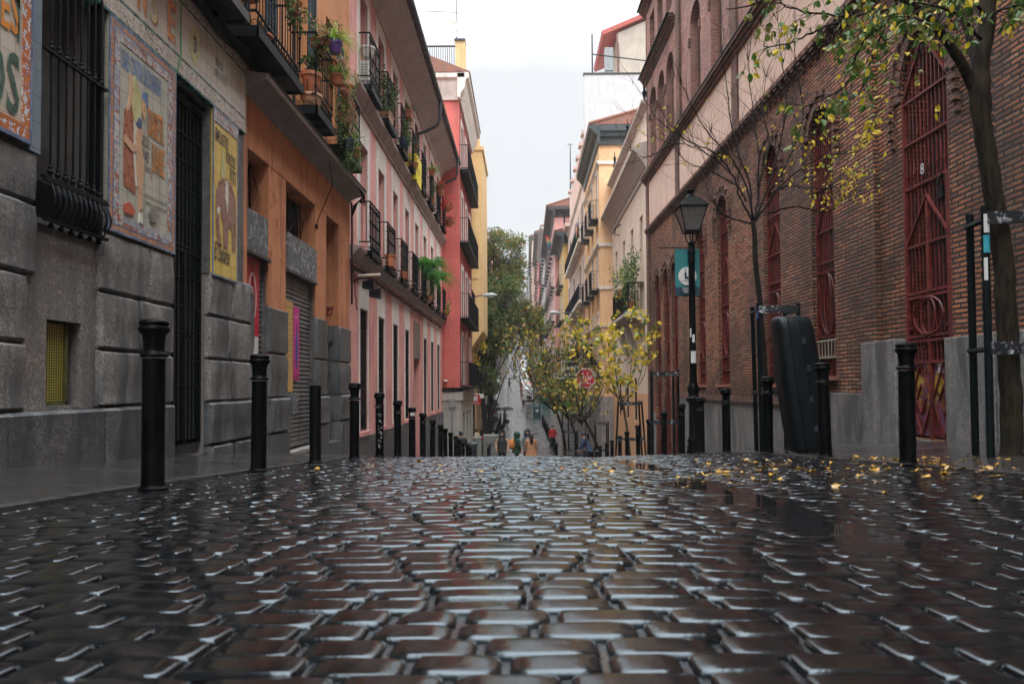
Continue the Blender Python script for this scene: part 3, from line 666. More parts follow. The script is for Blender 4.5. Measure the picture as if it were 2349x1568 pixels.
# window: frame, bars, panes, shutters
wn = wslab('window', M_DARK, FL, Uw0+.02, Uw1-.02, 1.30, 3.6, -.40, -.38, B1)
m_ = MB(); 
for a, b in ((Uw0+.06, (Uw0+Uw1)/2-.03), ((Uw0+Uw1)/2+.03, Uw1-.06)): m_.wbox(FL, a, b, -.378, -.372, 1.4, 2.35); m_.wbox(FL, a, b, -.378, -.372, 2.42, 3.5)
m_.build('pane', glassm('dusty_glass', (.045,.05,.05), .35), wn)
m_ = MB(); m_.wbox(FL, Uw1-.42, Uw1-.05, -.34, -.30, 1.32, 3.55); m_.build('inner_shutter', paint('grey_board', (.13,.13,.12), .7, .3, dirt=(.05,.05,.05)), wn)
m_ = MB(); m_.wbox(FL, Uw1-.06, Uw1-.0, -.05, .055, 1.28, 3.4); m_.build('window_frame', M_IRON2, B1)
gr = MB(); nb = 8; gu0, gu1 = Uw0+.03, Uw1-.03; wbar = .075
sc_w = [gu0+(gu1-gu0)*(i+.5)/nb for i in range(nb)]
for u in sc_w:
    gr.tube([FL(u, wbar, 1.62), FL(u, wbar, 3.7)], .0095, 7)
    for z in (1.64, 2.60):
        gr.lathe([(.010,-.05),(.018,-.04),(.014,-.02),(.024,-.008),(.024,.008),(.014,.02),(.018,.04),(.010,.05)], FL(u, wbar, z+.02), 8)
for z in (1.60, 2.58): gr.wbox(FL, gu0-.04, gu1+.04, wbar-.016, wbar+.016, z, z+.022)
gr.build('window_bars', M_IRON, B1, smooth=True)
ag = MB()
for z in (1.60, 1.30): ag.wbox(FL, gu0-.04, gu1+.04, wbar+.0, wbar+.03, z-.025, z)
for u in [gu0+(gu1-gu0)*(i+.5)/11 for i in range(11)]:
    for s in (-1, 1):
        ag.tube([FL(u+s*(.034*math.sin(PI*t/8)), wbar+.02+.05*math.sin(PI*t/8), 1.29+.29*t/8) for t in range(9)], [.004+.005*math.sin(PI*t/8) for t in range(9)], 4)
ag.wbox(FL, gu0, gu1, wbar-.10, wbar-.09, 1.28, 1.60)
for u in [gu0+(gu1-gu0)*(i+.5)/6 for i in range(6)]: ag.lathe([(.008,0),(.02,-.015),(.024,-.03),(.014,-.045)][::-1], FL(u, wbar, 1.275), 8)
ag.build('grille_apron', M_IRON, B1, smooth=True)
# barred door
dr = MB(); zb, ztp = -.62, Zt-.14; n_ = 9
for i in range(n_+1):
    u = Ud0+.03+(Ud1-Ud0-.06)*i/n_; dr.wbox(FL, u-.008, u+.008, -.075, -.055, zb, ztp)
for z, t in ((zb, .05), (zb+.02, .03), (.02,.014),(.30,.014),(.62,.014),(.90,.014),(1.22,.014),(1.50, .03), (1.56,.02), (1.86,.014),(2.2,.014),(2.5,.014),(2.8,.014),(ztp-.03,.03)):
    dr.wbox(FL, Ud0+.01, Ud1-.01, -.08, -.052, z, z+t)
dr.wbox(FL, Ud0+.01, Ud0+.045, -.085, -.05, zb, ztp); dr.wbox(FL, Ud1-.045, Ud1-.01, -.085, -.05, zb, ztp); dr.wbox(FL, (Ud0+Ud1)/2-.018, (Ud0+Ud1)/2+.018, -.088, -.045, zb, 1.5)
dd = dr.build('barred_door', M_IRON2, B1)
lk = MB(); lk.wbox(FL, (Ud0+Ud1)/2-.05, (Ud0+Ud1)/2+.05, -.045, -.01, .55, .59); lk.lathe([(.012,0),(.02,.01),(.02,.03),(.012,.04)], FL((Ud0+Ud1)/2+.03, -.0, .55), 8); lk.build('lock', M_IRON, dd)
wslab('door_back', M_DARK, FL, Ud0, Ud1, -.72, Zt-.02, -.43, -.41, B1); wslab('door_step', M_GRAN2, FL, Ud0-.0, Ud1+.0, -1.2, -.74, -.4, .02, B1)
m_ = MB()
for i in range(16): m_.ball(FL(Ud0+.04+(Ud1-Ud0-.08)*i/15, -.03, Zt-.07), .022, 6)
m_.wbox(FL, Ud0, Ud1, -.06, -.02, Zt-.05, Zt-.02); m_.build('door_fringe', M_IRON, B1)
# canopy board, cables, balcony above
wslab('cornice', M_WOODK, FL, U00, B1END, 4.262, 4.36, -.1, .12, B1)
cb = MB(); R_ = random.Random(2)
for k in range(7):
    z = 4.20+.022*k; ww = .10+.015*(k % 4)
    cb.tube([FL(4.2+i*(B1END-4.1)/18, ww+R_.uniform(-.01,.01), z-.035*math.sin(i*1.4+k)-.0*i) for i in range(19)], .009, 5)
cb.tube([FL(u, .16+.02*math.sin(u*9), 4.30-.04*math.sin(u*3)) for u in [8.4+.05*i for i in range(24)]], [.045]*20+[.03,.02,.015,.01], 7)
cb.build('cable_bundle', M_IRON, B1, smooth=True)
MB().tube([FL(Yf(392), .085, 4.5), FL(Yf(391.5), .085, 3.9), FL(Yf(391), .09, 3.5), FL(Yf(387), .075, 3.33)], .008, 6).build('green_cable', paint('green_plastic', (.04,.22,.05), .4, .1), B1, smooth=True)
m_ = MB(); m_.wbox(FL, 6.6, 8.84, -.02, .40, 4.42, 4.455); m_.wbox(FL, 6.6, 8.84, .375, .41, 4.38, 4.50); m_.wbox(FL, 8.80, 8.84, -.02, .41, 4.38, 4.50)
for i in range(5): m_.wbox(FL, 6.8+.5*i, 6.84+.5*i, -.02, .38, 4.40, 4.43)
bl = m_.build('balcony_slab', M_WOODK, B1)
m_ = MB()
for i in range(16): m_.tube([FL(6.65+.145*i, .39, 4.5), FL(6.65+.145*i, .39, 5.5)], .008, 5)
for i in range(4): m_.tube([FL(8.82, .39-.12*i, 4.5), FL(8.82, .39-.12*i, 5.5)], .008, 5)
m_.wbox(FL, 6.6, 8.84, .375, .405, 5.5, 5.53); m_.build('railing', M_IRON, bl)
# ---------------------------------------------------------------- leaves
def leafmat(name, c1, c2, rough=.45):
    m, n, b = newmat(name); _, pos, s = wallpos(n)
    v = nd(n, 'ShaderNodeTexWhiteNoise', noise_dimensions='3D'); q = n.nodes.new('ShaderNodeVectorMath'); q.operation = 'SNAP'; n.links.new(pos, q.inputs[0]); q.inputs[1].default_value = (.05,.05,.05); n.links.new(q.outputs[0], v.inputs['Vector'])
    c = mixc(n, v.outputs['Value'], c1, c2); n.links.new(c, b.inputs['Base Color']); b.inputs['Roughness'].default_value = rough; b.inputs['Specular IOR Level'].default_value = .4
    tr = nd(n, 'ShaderNodeBsdfTranslucent'); n.links.new(mixc(n, 1.0, c, (1.0,1.25,.6), 'MULTIPLY'), tr.inputs['Color']); ms = n.nodes.new('ShaderNodeMixShader'); ms.inputs[0].default_value = .35
    n.links.new(b.outputs[0], ms.inputs[1]); n.links.new(tr.outputs[0], ms.inputs[2]); o = [x for x in n.nodes if x.type == 'OUTPUT_MATERIAL'][0]; n.links.new(ms.outputs[0], o.inputs[0])
    return m
LF_DK = leafmat('leaf_dark', (.028,.058,.018), (.06,.105,.03)); LF_GR = leafmat('leaf_green', (.05,.11,.025), (.10,.17,.04)); LF_LT = leafmat('leaf_lime', (.20,.28,.06), (.36,.40,.12))
LF_YL = leafmat('leaf_yellow', (.55,.36,.03), (.78,.55,.07)); LF_OR = leafmat('leaf_ochre', (.22,.12,.03), (.38,.20,.04)); LF_OL = leafmat('leaf_olive', (.12,.14,.04), (.24,.225,.07)); LF_RD = leafmat('leaf_red', (.28,.08,.06), (.45,.22,.18))
PT_RED = paint('petal_red', (.55,.02,.02), .6, .3); LF_FERN = leafmat('leaf_fern', (.06,.22,.03), (.12,.36,.05))
LEAVES = [LF_DK, LF_GR, LF_LT, LF_YL, LF_OR, LF_OL, LF_RD, PT_RED, LF_FERN]
def rvec(R):
    while 1:
        v = Vector((R.uniform(-1,1), R.uniform(-1,1), R.uniform(-1,1)))
        if .05 < v.length < 1: return v.normalized()
def leaf(mb, p, sz, d, R, wide=.8, lobes=False, fold=.22):
    d = d.normalized(); s = d.cross(rvec(R))
    if s.length < .1: s = d.orthogonal()
    s.normalize(); n = d.cross(s); p = Vector(p)
    if lobes:
        o = [(0,0),(.22,.42),(.40,.26),(.62,.5),(.66,.22),(1,0)]
        L_ = [p+d*(a*sz)+s*(b*sz*wide)+n*(fold*b*sz) for a, b in o]; Rr = [p+d*(a*sz)-s*(b*sz*wide)+n*(fold*b*sz) for a, b in o[1:-1]]
        mb.add(L_+Rr, [(0,1,2,3,4,5),(0,5,9,8,7,6)])
    else:
        vs = [p, p+d*sz*.35+s*sz*.33*wide+n*sz*fold*.4, p+d*sz*.75+s*sz*.24*wide+n*sz*fold*.3, p+d*sz-n*sz*.08, p+d*sz*.75-s*sz*.24*wide+n*sz*fold*.3, p+d*sz*.35-s*sz*.33*wide+n*sz*fold*.4]
        mb.add(vs, [(0,1,2,3),(0,3,4,5)])
def foliage(mb, c, r, n, sz, mix, R, drop=0, wide=.8, clump=None):
    """leaves in clumps inside an uneven ellipsoid; mix = [(material index, weight)]"""
    c = Vector(c); ms = [m for m, w in mix for _ in range(w)]
    cl = [Vector([c[i]+r[i]*R.uniform(-.75,.75) for i in range(3)]) for _ in range(clump or max(3, n//22))]
    for i in range(n):
        k = R.choice(cl); v = rvec(R)*(R.random()**.5)*.38
        p = Vector([k[j]+v[j]*r[j] for j in range(3)]); mb.m = R.choice(ms)
        d = (rvec(R)+Vector((0,0,-drop))).normalized(); leaf(mb, p, sz*R.uniform(.6,1.25), d, R, wide)
M_TERRA = paint('terracotta', (.42,.14,.06), .7, .25, nscale=9, dirt=(.2,.12,.09)); M_TERRA2 = paint('pale_terracotta', (.46,.27,.17), .75, .2); M_PURP = paint('purple_plastic', (.10,.05,.22), .35, .15)
M_WPOT = paint('white_pot', (.55,.53,.48), .5, .15); M_BPOT = paint('blue_pot', (.03,.05,.10), .3, .2)
def pot(name, c, r, h, mat, label, plant=None, cat='flower pot', group=None, mix=((1,1),), n=80, sz=.05, pr=None, drop=.2, kind='bush', seed=1, rect=None):
    R = random.Random(seed); x, y, z = c
    t = thing('flower_pot', c, label, cat, group)
    m = MB()
    if rect: 
        a, b = rect; m.hexa([(x-a*.85,y-b*.85,z),(x+a*.85,y-b*.85,z),(x+a*.85,y+b*.85,z),(x-a*.85,y+b*.85,z),(x-a,y-b,z+h),(x+a,y-b,z+h),(x+a,y+b,z+h),(x-a,y+b,z+h)])
        m.box(x-a-.012,x+a+.012,y-b-.012,y+b+.012,z+h*.86,z+h+.004)
    else: m.lathe([(.01,0),(r*.68,0),(r*.72,.01),(r*.93,h*.78),(r*.94,h*.8),(r*1.05,h*.81),(r*1.05,h),(r*.93,h),(r*.9,h*.9),(.01,h*.88)], c, 18)
    m.build('pot', mat, t, smooth=True, angle=50)
    m = MB()
    if kind == 'bush':
        pr = pr or (.22,.22,.25); foliage(m, (x, y, z+h+pr[2]*.6-drop*.3), pr, n, sz, mix, R, drop)
        for i in range(6): v = rvec(R); m.m = 5; m.tube([(x,y,z+h*.9), (x+v.x*pr[0]*.5, y+v.y*pr[1]*.5, z+h+pr[2]*(.6+.5*abs(v.z)))], .005, 4)
    elif kind == 'spider':
        for i in range(n):
            a = R.uniform(0, 2*PI); L_ = R.uniform(.6,1.2)*pr[0]; up = R.uniform(.3,1.0); m.m = R.choice([k for k, w_ in mix for _ in range(w_)])
            pts = [Vector((x, y, z+h)) + Vector((math.cos(a)*L_*t, math.sin(a)*L_*t, L_*(up*t*1.6-1.5*t*t*(.5+up*.6)))) for t in (0,.2,.4,.6,.8,1)]
            wv = Vector((-math.sin(a), math.cos(a), 0))*sz
            o = len(m.v)
            for j, p in enumerate(pts): ww = wv*(1-(j/5)**2*.95); m.v += [tuple(p-ww), tuple(p+ww)]
            for j in range(5): m.f.append((o+2*j, o+2*j+1, o+2*j+3, o+2*j+2)); m.mi.append(m.m)
    elif kind == 'fern':
        for i in range(n):
            a = R.uniform(0, 2*PI); L_ = R.uniform(.7,1.15)*pr[0]; up = R.uniform(.2,.9)
            for tt in [j/22 for j in range(2, 23)]:
                p = Vector((x, y, z+h)) + Vector((math.cos(a)*L_*tt, math.sin(a)*L_*tt, L_*(up*tt*1.6-1.7*tt*tt*(.5+up*.5))))
                for s in (-1, 1):
                    m.m = R.choice([k for k, w_ in mix for _ in range(w_)]); leaf(m, p, sz*(1.05-tt*.8), Vector((-math.sin(a)*s+math.cos(a)*.4, math.cos(a)*s+math.sin(a)*.4, -.25)), R, .4)
    m.build('leaves', LEAVES, t)
    return t

# ---------------------------------------------------------------- balconies
def scroll(m, F, u, z, w, s, r=.05, th=.007, n=10):
    pts = []
    for i in range(n+1):
        t = i/n*3.6*PI/2; rr = r*(1-.75*i/n); pts.append(F(u+s*(r-rr*math.cos(t))-s*r*.0, w, z+rr*math.sin(t)))
    m.tube(pts, th, 4)
def balcony(B, F, u0, u1, z, w=.35, h=1.15, bars=9, slab=.10, mslab=None, mrail=None, band=.22, ornate=True, name='balcony', side=3, slabw=0):
    m = MB(); m.wbox(F, u0, u1, .0, w, z, z+slab); 
    if ornate:
        m.wbox(F, u0-.015, u1+.015, w-.02, w+.02, z-.03, z+slab+.01); m.wbox(F, u0-.015, u0+.02, 0, w+.015, z-.03, z+slab+.012); m.wbox(F, u1-.02, u1+.015, 0, w+.015, z-.03, z+slab+.012)
        for k in range(1, 3): uu = u0+(u1-u0)*k/3; m.wbox(F, uu-.02, uu+.02, 0, w-.02, z-.025, z)
    b = m.build(name, mslab or M_IRON, B)
    r = MB(); zt = z+slab+h; zb = z+slab+band if ornate else z+slab+.05; wi = w-.03
    def bar(u, ww, th=.008, knob=True):
        r.tube([F(u, ww, zb), F(u, ww, zt)], th, 5)
        if knob and ornate:
            for zz in (zb+.12, zb+.5*(zt-zb), zt-.12): r.lathe([(th,-.03),(th*2.1,0),(th,.03)], F(u, ww, zz), 6)
    for i in range(bars+1):
        e = i in (0, bars); bar(u0+.03+(u1-u0-.06)*i/bars, wi, .013 if e else .008, knob=e or bars < 14)
    for u in (u0+.03, u1-.03):
        for i in range(1, side): bar(u, wi*i/side, .008, False)
    for zz in ((zt, z+slab+.02, zb) if ornate else (zt, zb)):
        r.wbox(F, u0+.01, u1-.01, wi-.014, wi+.014, zz-.012, zz+.012); r.wbox(F, u0+.01, u0+.04, 0, wi, zz-.012, zz+.012); r.wbox(F, u1-.04, u1-.01, 0, wi, zz-.012, zz+.012)
    if ornate:
        n = max(3, int((u1-u0)/.11)); du = (u1-u0-.08)/n
        for i in range(n):
            uc = u0+.04+du*(i+.5)
            for s in (-1, 1): r.tube([F(uc+s*du*.42*math.sin(PI*t/6)*(1-.5*t/6), wi, z+slab+.03+(band-.05)*t/6) for t in range(7)], [.005,.009,.011,.010,.008,.006,.004], 4)
        G = lambda u, w_, z_: F(w_, u, z_)
        for uu in (u0+.03, u1-.03):
            G = (lambda q: (lambda a, b_, z_: F(q, a, z_)))(uu)
            for k in range(2):
                for s in (-1, 1): scroll(r, G, .05+k*wi*.5+(.0 if s > 0 else wi*.4), z+slab+band*.35, 0, s, .045, .006)
    r.build('railing', mrail or M_IRON, b)
    return b
def french(B, F, u0, u1, z0, z1, depth=.18, fm=None, gm=None, louv=None, nm='balcony_door', leafs=2):
    """a glazed door or window set back in its opening"""
    fm = fm or M_WHITEP; m = MB(); w_ = -depth
    m.wbox(F, u0, u1, w_-.05, w_-.03, z0, z1)
    o = m.build(nm, gm or M_GLASS, B)
    m = MB(); t = .05
    for i in range(leafs):
        a = u0+(u1-u0)*i/leafs; b = u0+(u1-u0)*(i+1)/leafs
        m.wbox(F, a, a+t, w_-.03, w_, z0, z1); m.wbox(F, b-t, b, w_-.03, w_, z0, z1)
        for zz in (z0, z0+(z1-z0)*.25, z0+(z1-z0)*.62, z1-t): m.wbox(F, a+t, b-t, w_-.03, w_-.002, zz, zz+t)
    m.build('frame', fm, o); return o
M_WHITEP = paint('white_paint', (.55,.54,.50), .5, .12); M_BROWNP = paint('brown_shutter', (.14,.075,.045), .6, .3); M_NAVYP = paint('navy_shutter', (.012,.030,.045), .5, .3)
def louvre(B, F, u0, u1, z0, z1, w0, mat, nm='shutter'):
    m = MB(); m.wbox(F, u0, u1, w0, w0+.02, z0, z1); t = .05
    m.wbox(F, u0, u0+t, w0+.02, w0+.04, z0, z1); m.wbox(F, u1-t, u1, w0+.02, w0+.04, z0, z1)
    k = int((z1-z0)/.07)
    for i in range(k): zz = z0+(z1-z0)*i/k; m.add([F(u0+t,w0+.021,zz+.05),F(u1-t,w0+.021,zz+.05),F(u1-t,w0+.038,zz),F(u0+t,w0+.038,zz)], [(0,1,2,3)])
    return m.build(nm, mat, B)

# ================================================================ LEFT 2: orange building
OS, OE = B1END, 15.57
OB = thing('orange_building', (XL, 12.6, gz(XL, 12.6)), 'orange stucco house with granite pier feet and black balconies full of plants', 'building')
S_OR = stucco('orange_stucco', (.60,.25,.12), (.47,.18,.08), stain=(.15,.06,.04), stain_amt=.8, flake=(.30,.10,.05), bmp=.35, fine=40)
S_ORU = stucco('orange_stucco_smooth', (.50,.20,.09), (.42,.16,.07), stain=(.17,.08,.05), stain_amt=.5, bmp=.15)
O = [(Yf(566), Yf(615)), (Yf(655), Yf(723)), (Yf(748), Yf(776)+.02)]
m = MB(); wall_sheet(m, FL, OS, OE, -2.0, 3.95, [(a, b, -1.05, 3.22) for a, b in O], depth=.34); 
shell(m, FL, OS+.01, OE-.0, -2.0, 13.0, 7, w=-.34); m.build('wall', S_OR, OB)
m = MB(); wall_sheet(m, FL, OS, OE, 4.15, 13.0, [(9.55, 10.45, 4.5, 7.0), (11.75, 12.55, 4.5, 7.0), (13.75, 14.55, 4.5, 7.0)]+[(a, a+.8, 8.0, 10.3) for a in (9.65, 11.75, 13.75)], depth=.34)
m.build('upper_wall', stucco('orange_upper', (.60,.27,.12), (.50,.20,.08), bmp=.1, stain_amt=.3), OB)
# pier feet in granite
g = MB(); zf = 1.24
for a, b, zt_ in ((OS+.40, O[0][0], 1.30), (O[0][1], O[1][0], 1.18), (O[1][1], O[2][0], 1.25), (O[2][1], OE, 1.22)):
    for c, d in ((-.15, .50), (.50, zt_)): granite_blocks(g, FL, [(a-.022, b+.022, c, d)], w0=-.36, w1=.035)
    granite_blocks(g, FL, [(a-.03, b+.03, -.66, -.15)], w0=-.36, w1=.085); granite_blocks(g, FL, [(a-.022, b+.022, -2.0, -.66)], w0=-.36, w1=.07)
    g.build('granite_footing', M_GRAN2, OB, smooth=True); g = MB()
# raised band of the lintel with scored joints
g = MB()
M_PLL = paint('plaster_line', (.58,.30,.18), .8, .2)
for u in [OS+.35+.40*i for i in range(15)]: MB().wbox(FL, u, u+.013, -.004, .004, 3.26, 3.93).build('scored_joint', M_PLL, OB)
g = MB(); g.wbox(FL, OS+.4, OE, -.01, .006, 3.225, 3.25)
g.build('lintel_edge', S_ORU, OB)
# cove cornice
cv = [(-.02,3.90),(.02,3.90),(.03,3.94),(.06,3.95),(.10,3.975),(.15,4.0),(.22,4.015),(.27,4.02),(.27,4.05),(.33,4.055),(.345,4.10),(.345,4.13),(.0,4.17),(-.02,4.17)]
m = MB(); m.wsweep(FL, cv, OS-.005, OE+.04); m.build('cornice', stucco('cornice_plaster', (.30,.26,.23), (.24,.205,.18), stain=(.13,.10,.085), stain_amt=.5, fine=30, bmp=.1), OB, smooth=True, angle=50)
m = MB(); m.wbox(FL, OS+.02, OE+.05, .30, .36, 4.131, 4.15); m.build('zinc_edge', M_IRON, OB)

# shopfronts
M_STEEL = paint('shutter_steel', (.16,.155,.15), .45, .3, metal=.5, nscale=5, dirt=(.06,.055,.055), bmp=.1)
def roller(B, F, u0, u1, z0, z1, w):
    m = MB(); k = int((z1-z0)/.072); h = (z1-z0)/k
    for i in range(k):
        z = z0+h*i; n = 6
        pr = [(w+.016*math.sin(PI*t/n), z+h*t/n) for t in range(n+1)]
        for t in range(n): m.add([F(u0,*pr[t]),F(u1,*pr[t]),F(u1,*pr[t+1]),F(u0,*pr[t+1])], [(0,1,2,3)])
    return m.build('roller_shutter', M_STEEL, B, smooth=True)
def torn():
    m, n, b = newmat('torn_paper'); _, pos, s = wallpos(n)
    f = noi(n, pos, 7, 6, .7, 1.5); c = rmp(n, f, [(.35, (.03,.035,.04)), (.45, (.12,.13,.14)), (.52, (.05,.05,.055)), (.58, (.42,.43,.43)), (.66, (.10,.11,.12)), (.8, (.3,.27,.22))]); n.links.new(c, b.inputs['Base Color']); b.inputs['Roughness'].default_value = .6
    bump(n, b, f, .5, .02); return m
M_TORN = torn()
for k in (0, 1):
    a, b = O[k]; rs = roller(OB, FL, a+.06, b-.05, -.96, 1.86, -.09)
    m = MB(); m.wbox(FL, a+.02, a+.06, -.12, -.03, -1.0, 1.9); m.wbox(FL, b-.05, b-.01, -.12, -.03, -1.0, 1.9); m.build('guide_rail', M_STEEL, OB)
    wslab('shutter_box', M_TORN, FL, a+.01, b-.02, 1.84, 2.42, -.30, .03 if k else -.0, OB)
    wslab('box_rim', M_WOODK, FL, a+.0, b-.01, 1.80, 1.84, -.30, .05, OB)
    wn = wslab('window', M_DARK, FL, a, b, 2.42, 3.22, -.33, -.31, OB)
    m = MB(); R_ = random.Random(k+3)
    for i in range(5): u = a+.1+(b-a-.2)*i/4; m.tube([FL(u, -.24, 2.42), FL(u, -.24, 3.22)], .008, 5)
    for i in range(7): m.tube([FL(a+R_.random()*(b-a), -.2, 2.42), FL(a+R_.random()*(b-a), -.12, 2.7+R_.random()*.2), FL(a+R_.random()*(b-a), -.2, 3.2)], .006, 4)
    m.build('bars', M_IRON, wn)
    wslab('door_sill', paint('sill_concrete', (.26,.25,.23), .6, .2), FL, a-.05, b+.02, -1.06, -1.0, -.3, .09, OB)
wslab('doorway_back', M_DARK, FL, O[2][0], O[2][1], -1.1, 3.22, -.36, -.34, OB)
wslab('door_sill', M_GRAN2, FL, O[2][0]+.03, O[2][1]-.03, -2.2, -1.035, -.34, .06, OB)
# graffiti in the doorway reveal (faces the camera)
def squiggle(mat, pts3, r, parent, name='graffiti', flat=None):
    m = MB(); m.tube(pts3, r, 4); return m.build(name, mat, parent)
def tag_strokes(F, u, z, w, sc_, seed, n=5):
    R = random.Random(seed); out_ = []
    for k in range(n):
        a = u+sc_*k*.55; pts = []
        for i in range(7): pts.append(F(a+sc_*(.35*math.sin(i*1.3+R.random()*2)), w, z+sc_*(.5*math.cos(i*1.1+R.random()*2))))
        out_.append(pts)
    return out_
def graffiti(F, u, z, w, sc_, seed, n, mat, parent, r=.006):
    m = MB()
    for pts in tag_strokes(F, u, z, w, sc_, seed, n): m.tube(pts, r, 4)
    return m.build('graffiti', mat, parent)
M_SPRAYK = paint('spray_black', (.02,.02,.02), .5, .2); M_SPRAYW = paint('spray_white', (.5,.5,.5), .5, .2); M_SPRAYR = paint('spray_maroon', (.16,.02,.03), .5, .2)
FREV = lambda u, w_, z: (XL-.02-u, O[2][1]+.0-w_, z)
FREV = lambda u, w_, z: (XL-.30+u, O[2][1]-w_, z)
graffiti(FREV, .05, 1.52, .012, .17, 4, 2, M_SPRAYR, OB, .012); graffiti(FREV, .06, .85, .045, .14, 9, 2, M_SPRAYK, OB, .013)
m = MB(); m.wbox(FREV, .06, .16, .04, .06, .30, .55); m.build('intercom', paint('intercom', (.2,.19,.17), .4, .2, metal=.6), OB)
# handrail of pilaster, black pipe at the seam
m = MB(); m.tube([FL(OE+.02, .05, 3.9), FL(OE+.01, .06, 3.2), FL(OE+.03, .05, 2.5), FL(OE, .06, 1.9), FL(OE+.03, .05, 1.75)], .02, 6); m.tube([FL(OE-.05, .05, 3.9), FL(OE-.03, .07, 3.3), FL(OE+.0, .05, 2.2)], .01, 5)
for i in range(5): m.tube([FL(OE-.6+.1*i, .34, 4.05-.02*i), FL(OE-.3, .40, 3.96-.05*i), FL(OE-.02, .2, 3.92), FL(OE+.01, .06, 3.8-.05*i)], .012, 5)
m.build('cable', M_IRON, OB, smooth=True)
m = MB(); m.tube([FL(Yf(723), .25, 4.0), FL(Yf(724), .3, 3.6), FL(Yf(724), .05, 3.0), FL(Yf(722), .02, 2.85)], .008, 5); m.lathe([(.01,-.06),(.03,0),(.01,.04)], FL(Yf(722), .03, 2.85), 7); m.build('hanging_cable', M_IRON, OB)
# balcony doors, shutters, balconies
for a, b in ((9.55, 10.45), (11.75, 12.55), (13.75, 14.55)):
    french(OB, FL, a, b, 4.5, 7.0, .2, fm=M_NAVYP)
    louvre(OB, FL, b+.02, b+.42, 4.5, 6.9, .005, M_NAVYP)
    french(OB, FL, max(a, 9.65), max(a, 9.65)+.8, 8.0, 10.3, .2, fm=M_NAVYP, nm='window')
ob1 = balcony(OB, FL, 9.02, 10.84, 4.36, w=.43, h=1.2, bars=16, slab=.09)
ob2 = balcony(OB, FL, 11.62, 12.67, 4.36, w=.43, h=1.2, bars=10, slab=.09)
ob3 = balcony(OB, FL, 13.4, 14.78, 4.32, w=.43, h=1.2, bars=12, slab=.09)
PG = 'plant pots on the orange house balconies'
xo = XL+.43
pot('a', (xo-.22, 9.32, 4.95), .17, .30, M_TERRA, 'big terracotta pot hung on the first orange house balcony, under the dark boards', group=PG, mix=((1,2),(0,2)), n=102, sz=0.065, seed=3)
pot('a', (xo-.15, 9.55, 4.46), .15, .14, M_TERRA, 'shallow terracotta bowl on the floor of the first orange house balcony', group=PG, mix=((0,1),), n=68, sz=0.054, seed=4, pr=(.12,.14,.12))
pot('a', (xo+.02, 10.35, 5.28), .12, .2, M_TERRA, 'small terracotta pot hooked near the far end of the first balcony rail', group=PG, mix=((0,3),(1,2)), n=255, sz=0.065, seed=5, pr=(.15,.35,.45), drop=.8)
pot('a', (xo-.14, 11.78, 4.72), .16, .32, M_TERRA, 'tall terracotta pot with a rim inside the near end of the second balcony', group=PG, mix=((0,2),(1,2)), n=136, sz=0.097, seed=6, pr=(.14,.2,.25))
pot('a', (xo-.14, 11.80, 4.46), .17, .24, M_TERRA2, 'pale round pot at the near foot of the second balcony', group=PG, mix=((0,1),), n=20, sz=.04, seed=7, pr=(.1,.1,.1))
pot('a', (xo+.02, 11.75, 5.50), .15, .06, M_TERRA, 'orange saucer with a fleshy plant on the second balcony handrail', group=PG, mix=((0,2),(6,2),(1,1)), n=187, sz=0.086, seed=8, pr=(.15,.25,.3), drop=.5)
pot('a', (xo+.10, 12.35, 5.62), .12, .20, M_PURP, 'purple pot with a striped spider plant on the second balcony', group=PG, mix=((2,4),(1,1)), n=110, sz=.007, seed=9, pr=(.5,), kind='spider')
pot('a', (xo+.06, 12.62, 5.2), .11, .18, M_TERRA, 'terracotta pot with pale spider plant offshoots below the purple pot', group=PG, mix=((2,3),(1,2)), n=90, sz=.006, seed=10, pr=(.42,), kind='spider')
pot('a', (xo+.02, 13.45, 5.35), .13, .2, M_TERRA, 'terracotta pot with pink and red trailing leaves on the third balcony', group=PG, mix=((6,6),(1,1),(5,2)), n=714, sz=0.065, seed=11, pr=(.16,.35,.55), drop=1.2)
pot('a', (xo-.0, 13.5, 4.85), .14, .2, M_TERRA2, 'pale pot behind the trailing pink leaves on the third balcony', group=PG, mix=((1,3),(0,3),(2,1)), n=714, sz=0.049, seed=12, pr=(.18,.45,.55), drop=1.2)
pot('a', (xo-.02, 13.7, 4.42), .15, .2, M_BPOT, 'dark pot with small leaved ivy hanging below the third balcony', group=PG, mix=((0,3),(1,3),(2,1)), n=1054, sz=0.035, seed=13, pr=(.22,.5,.5), drop=1.6)
pot('a', (xo-.05, 14.3, 4.42), .15, .22, M_TERRA, 'terracotta pot with a broad leafed bush at the far end of the third balcony', group=PG, mix=((1,3),(0,2),(2,1)), n=374, sz=0.059, seed=14, pr=(.2,.4,.35), drop=.4)
pot('a', (xo-.22, 13.1, 5.65), .15, .22, M_TERRA, 'terracotta pot with a tall airy shrub in front of the navy shutter', group=PG, mix=((0,3),(1,3)), n=510, sz=0.043, seed=15, pr=(.25,.4,.5))

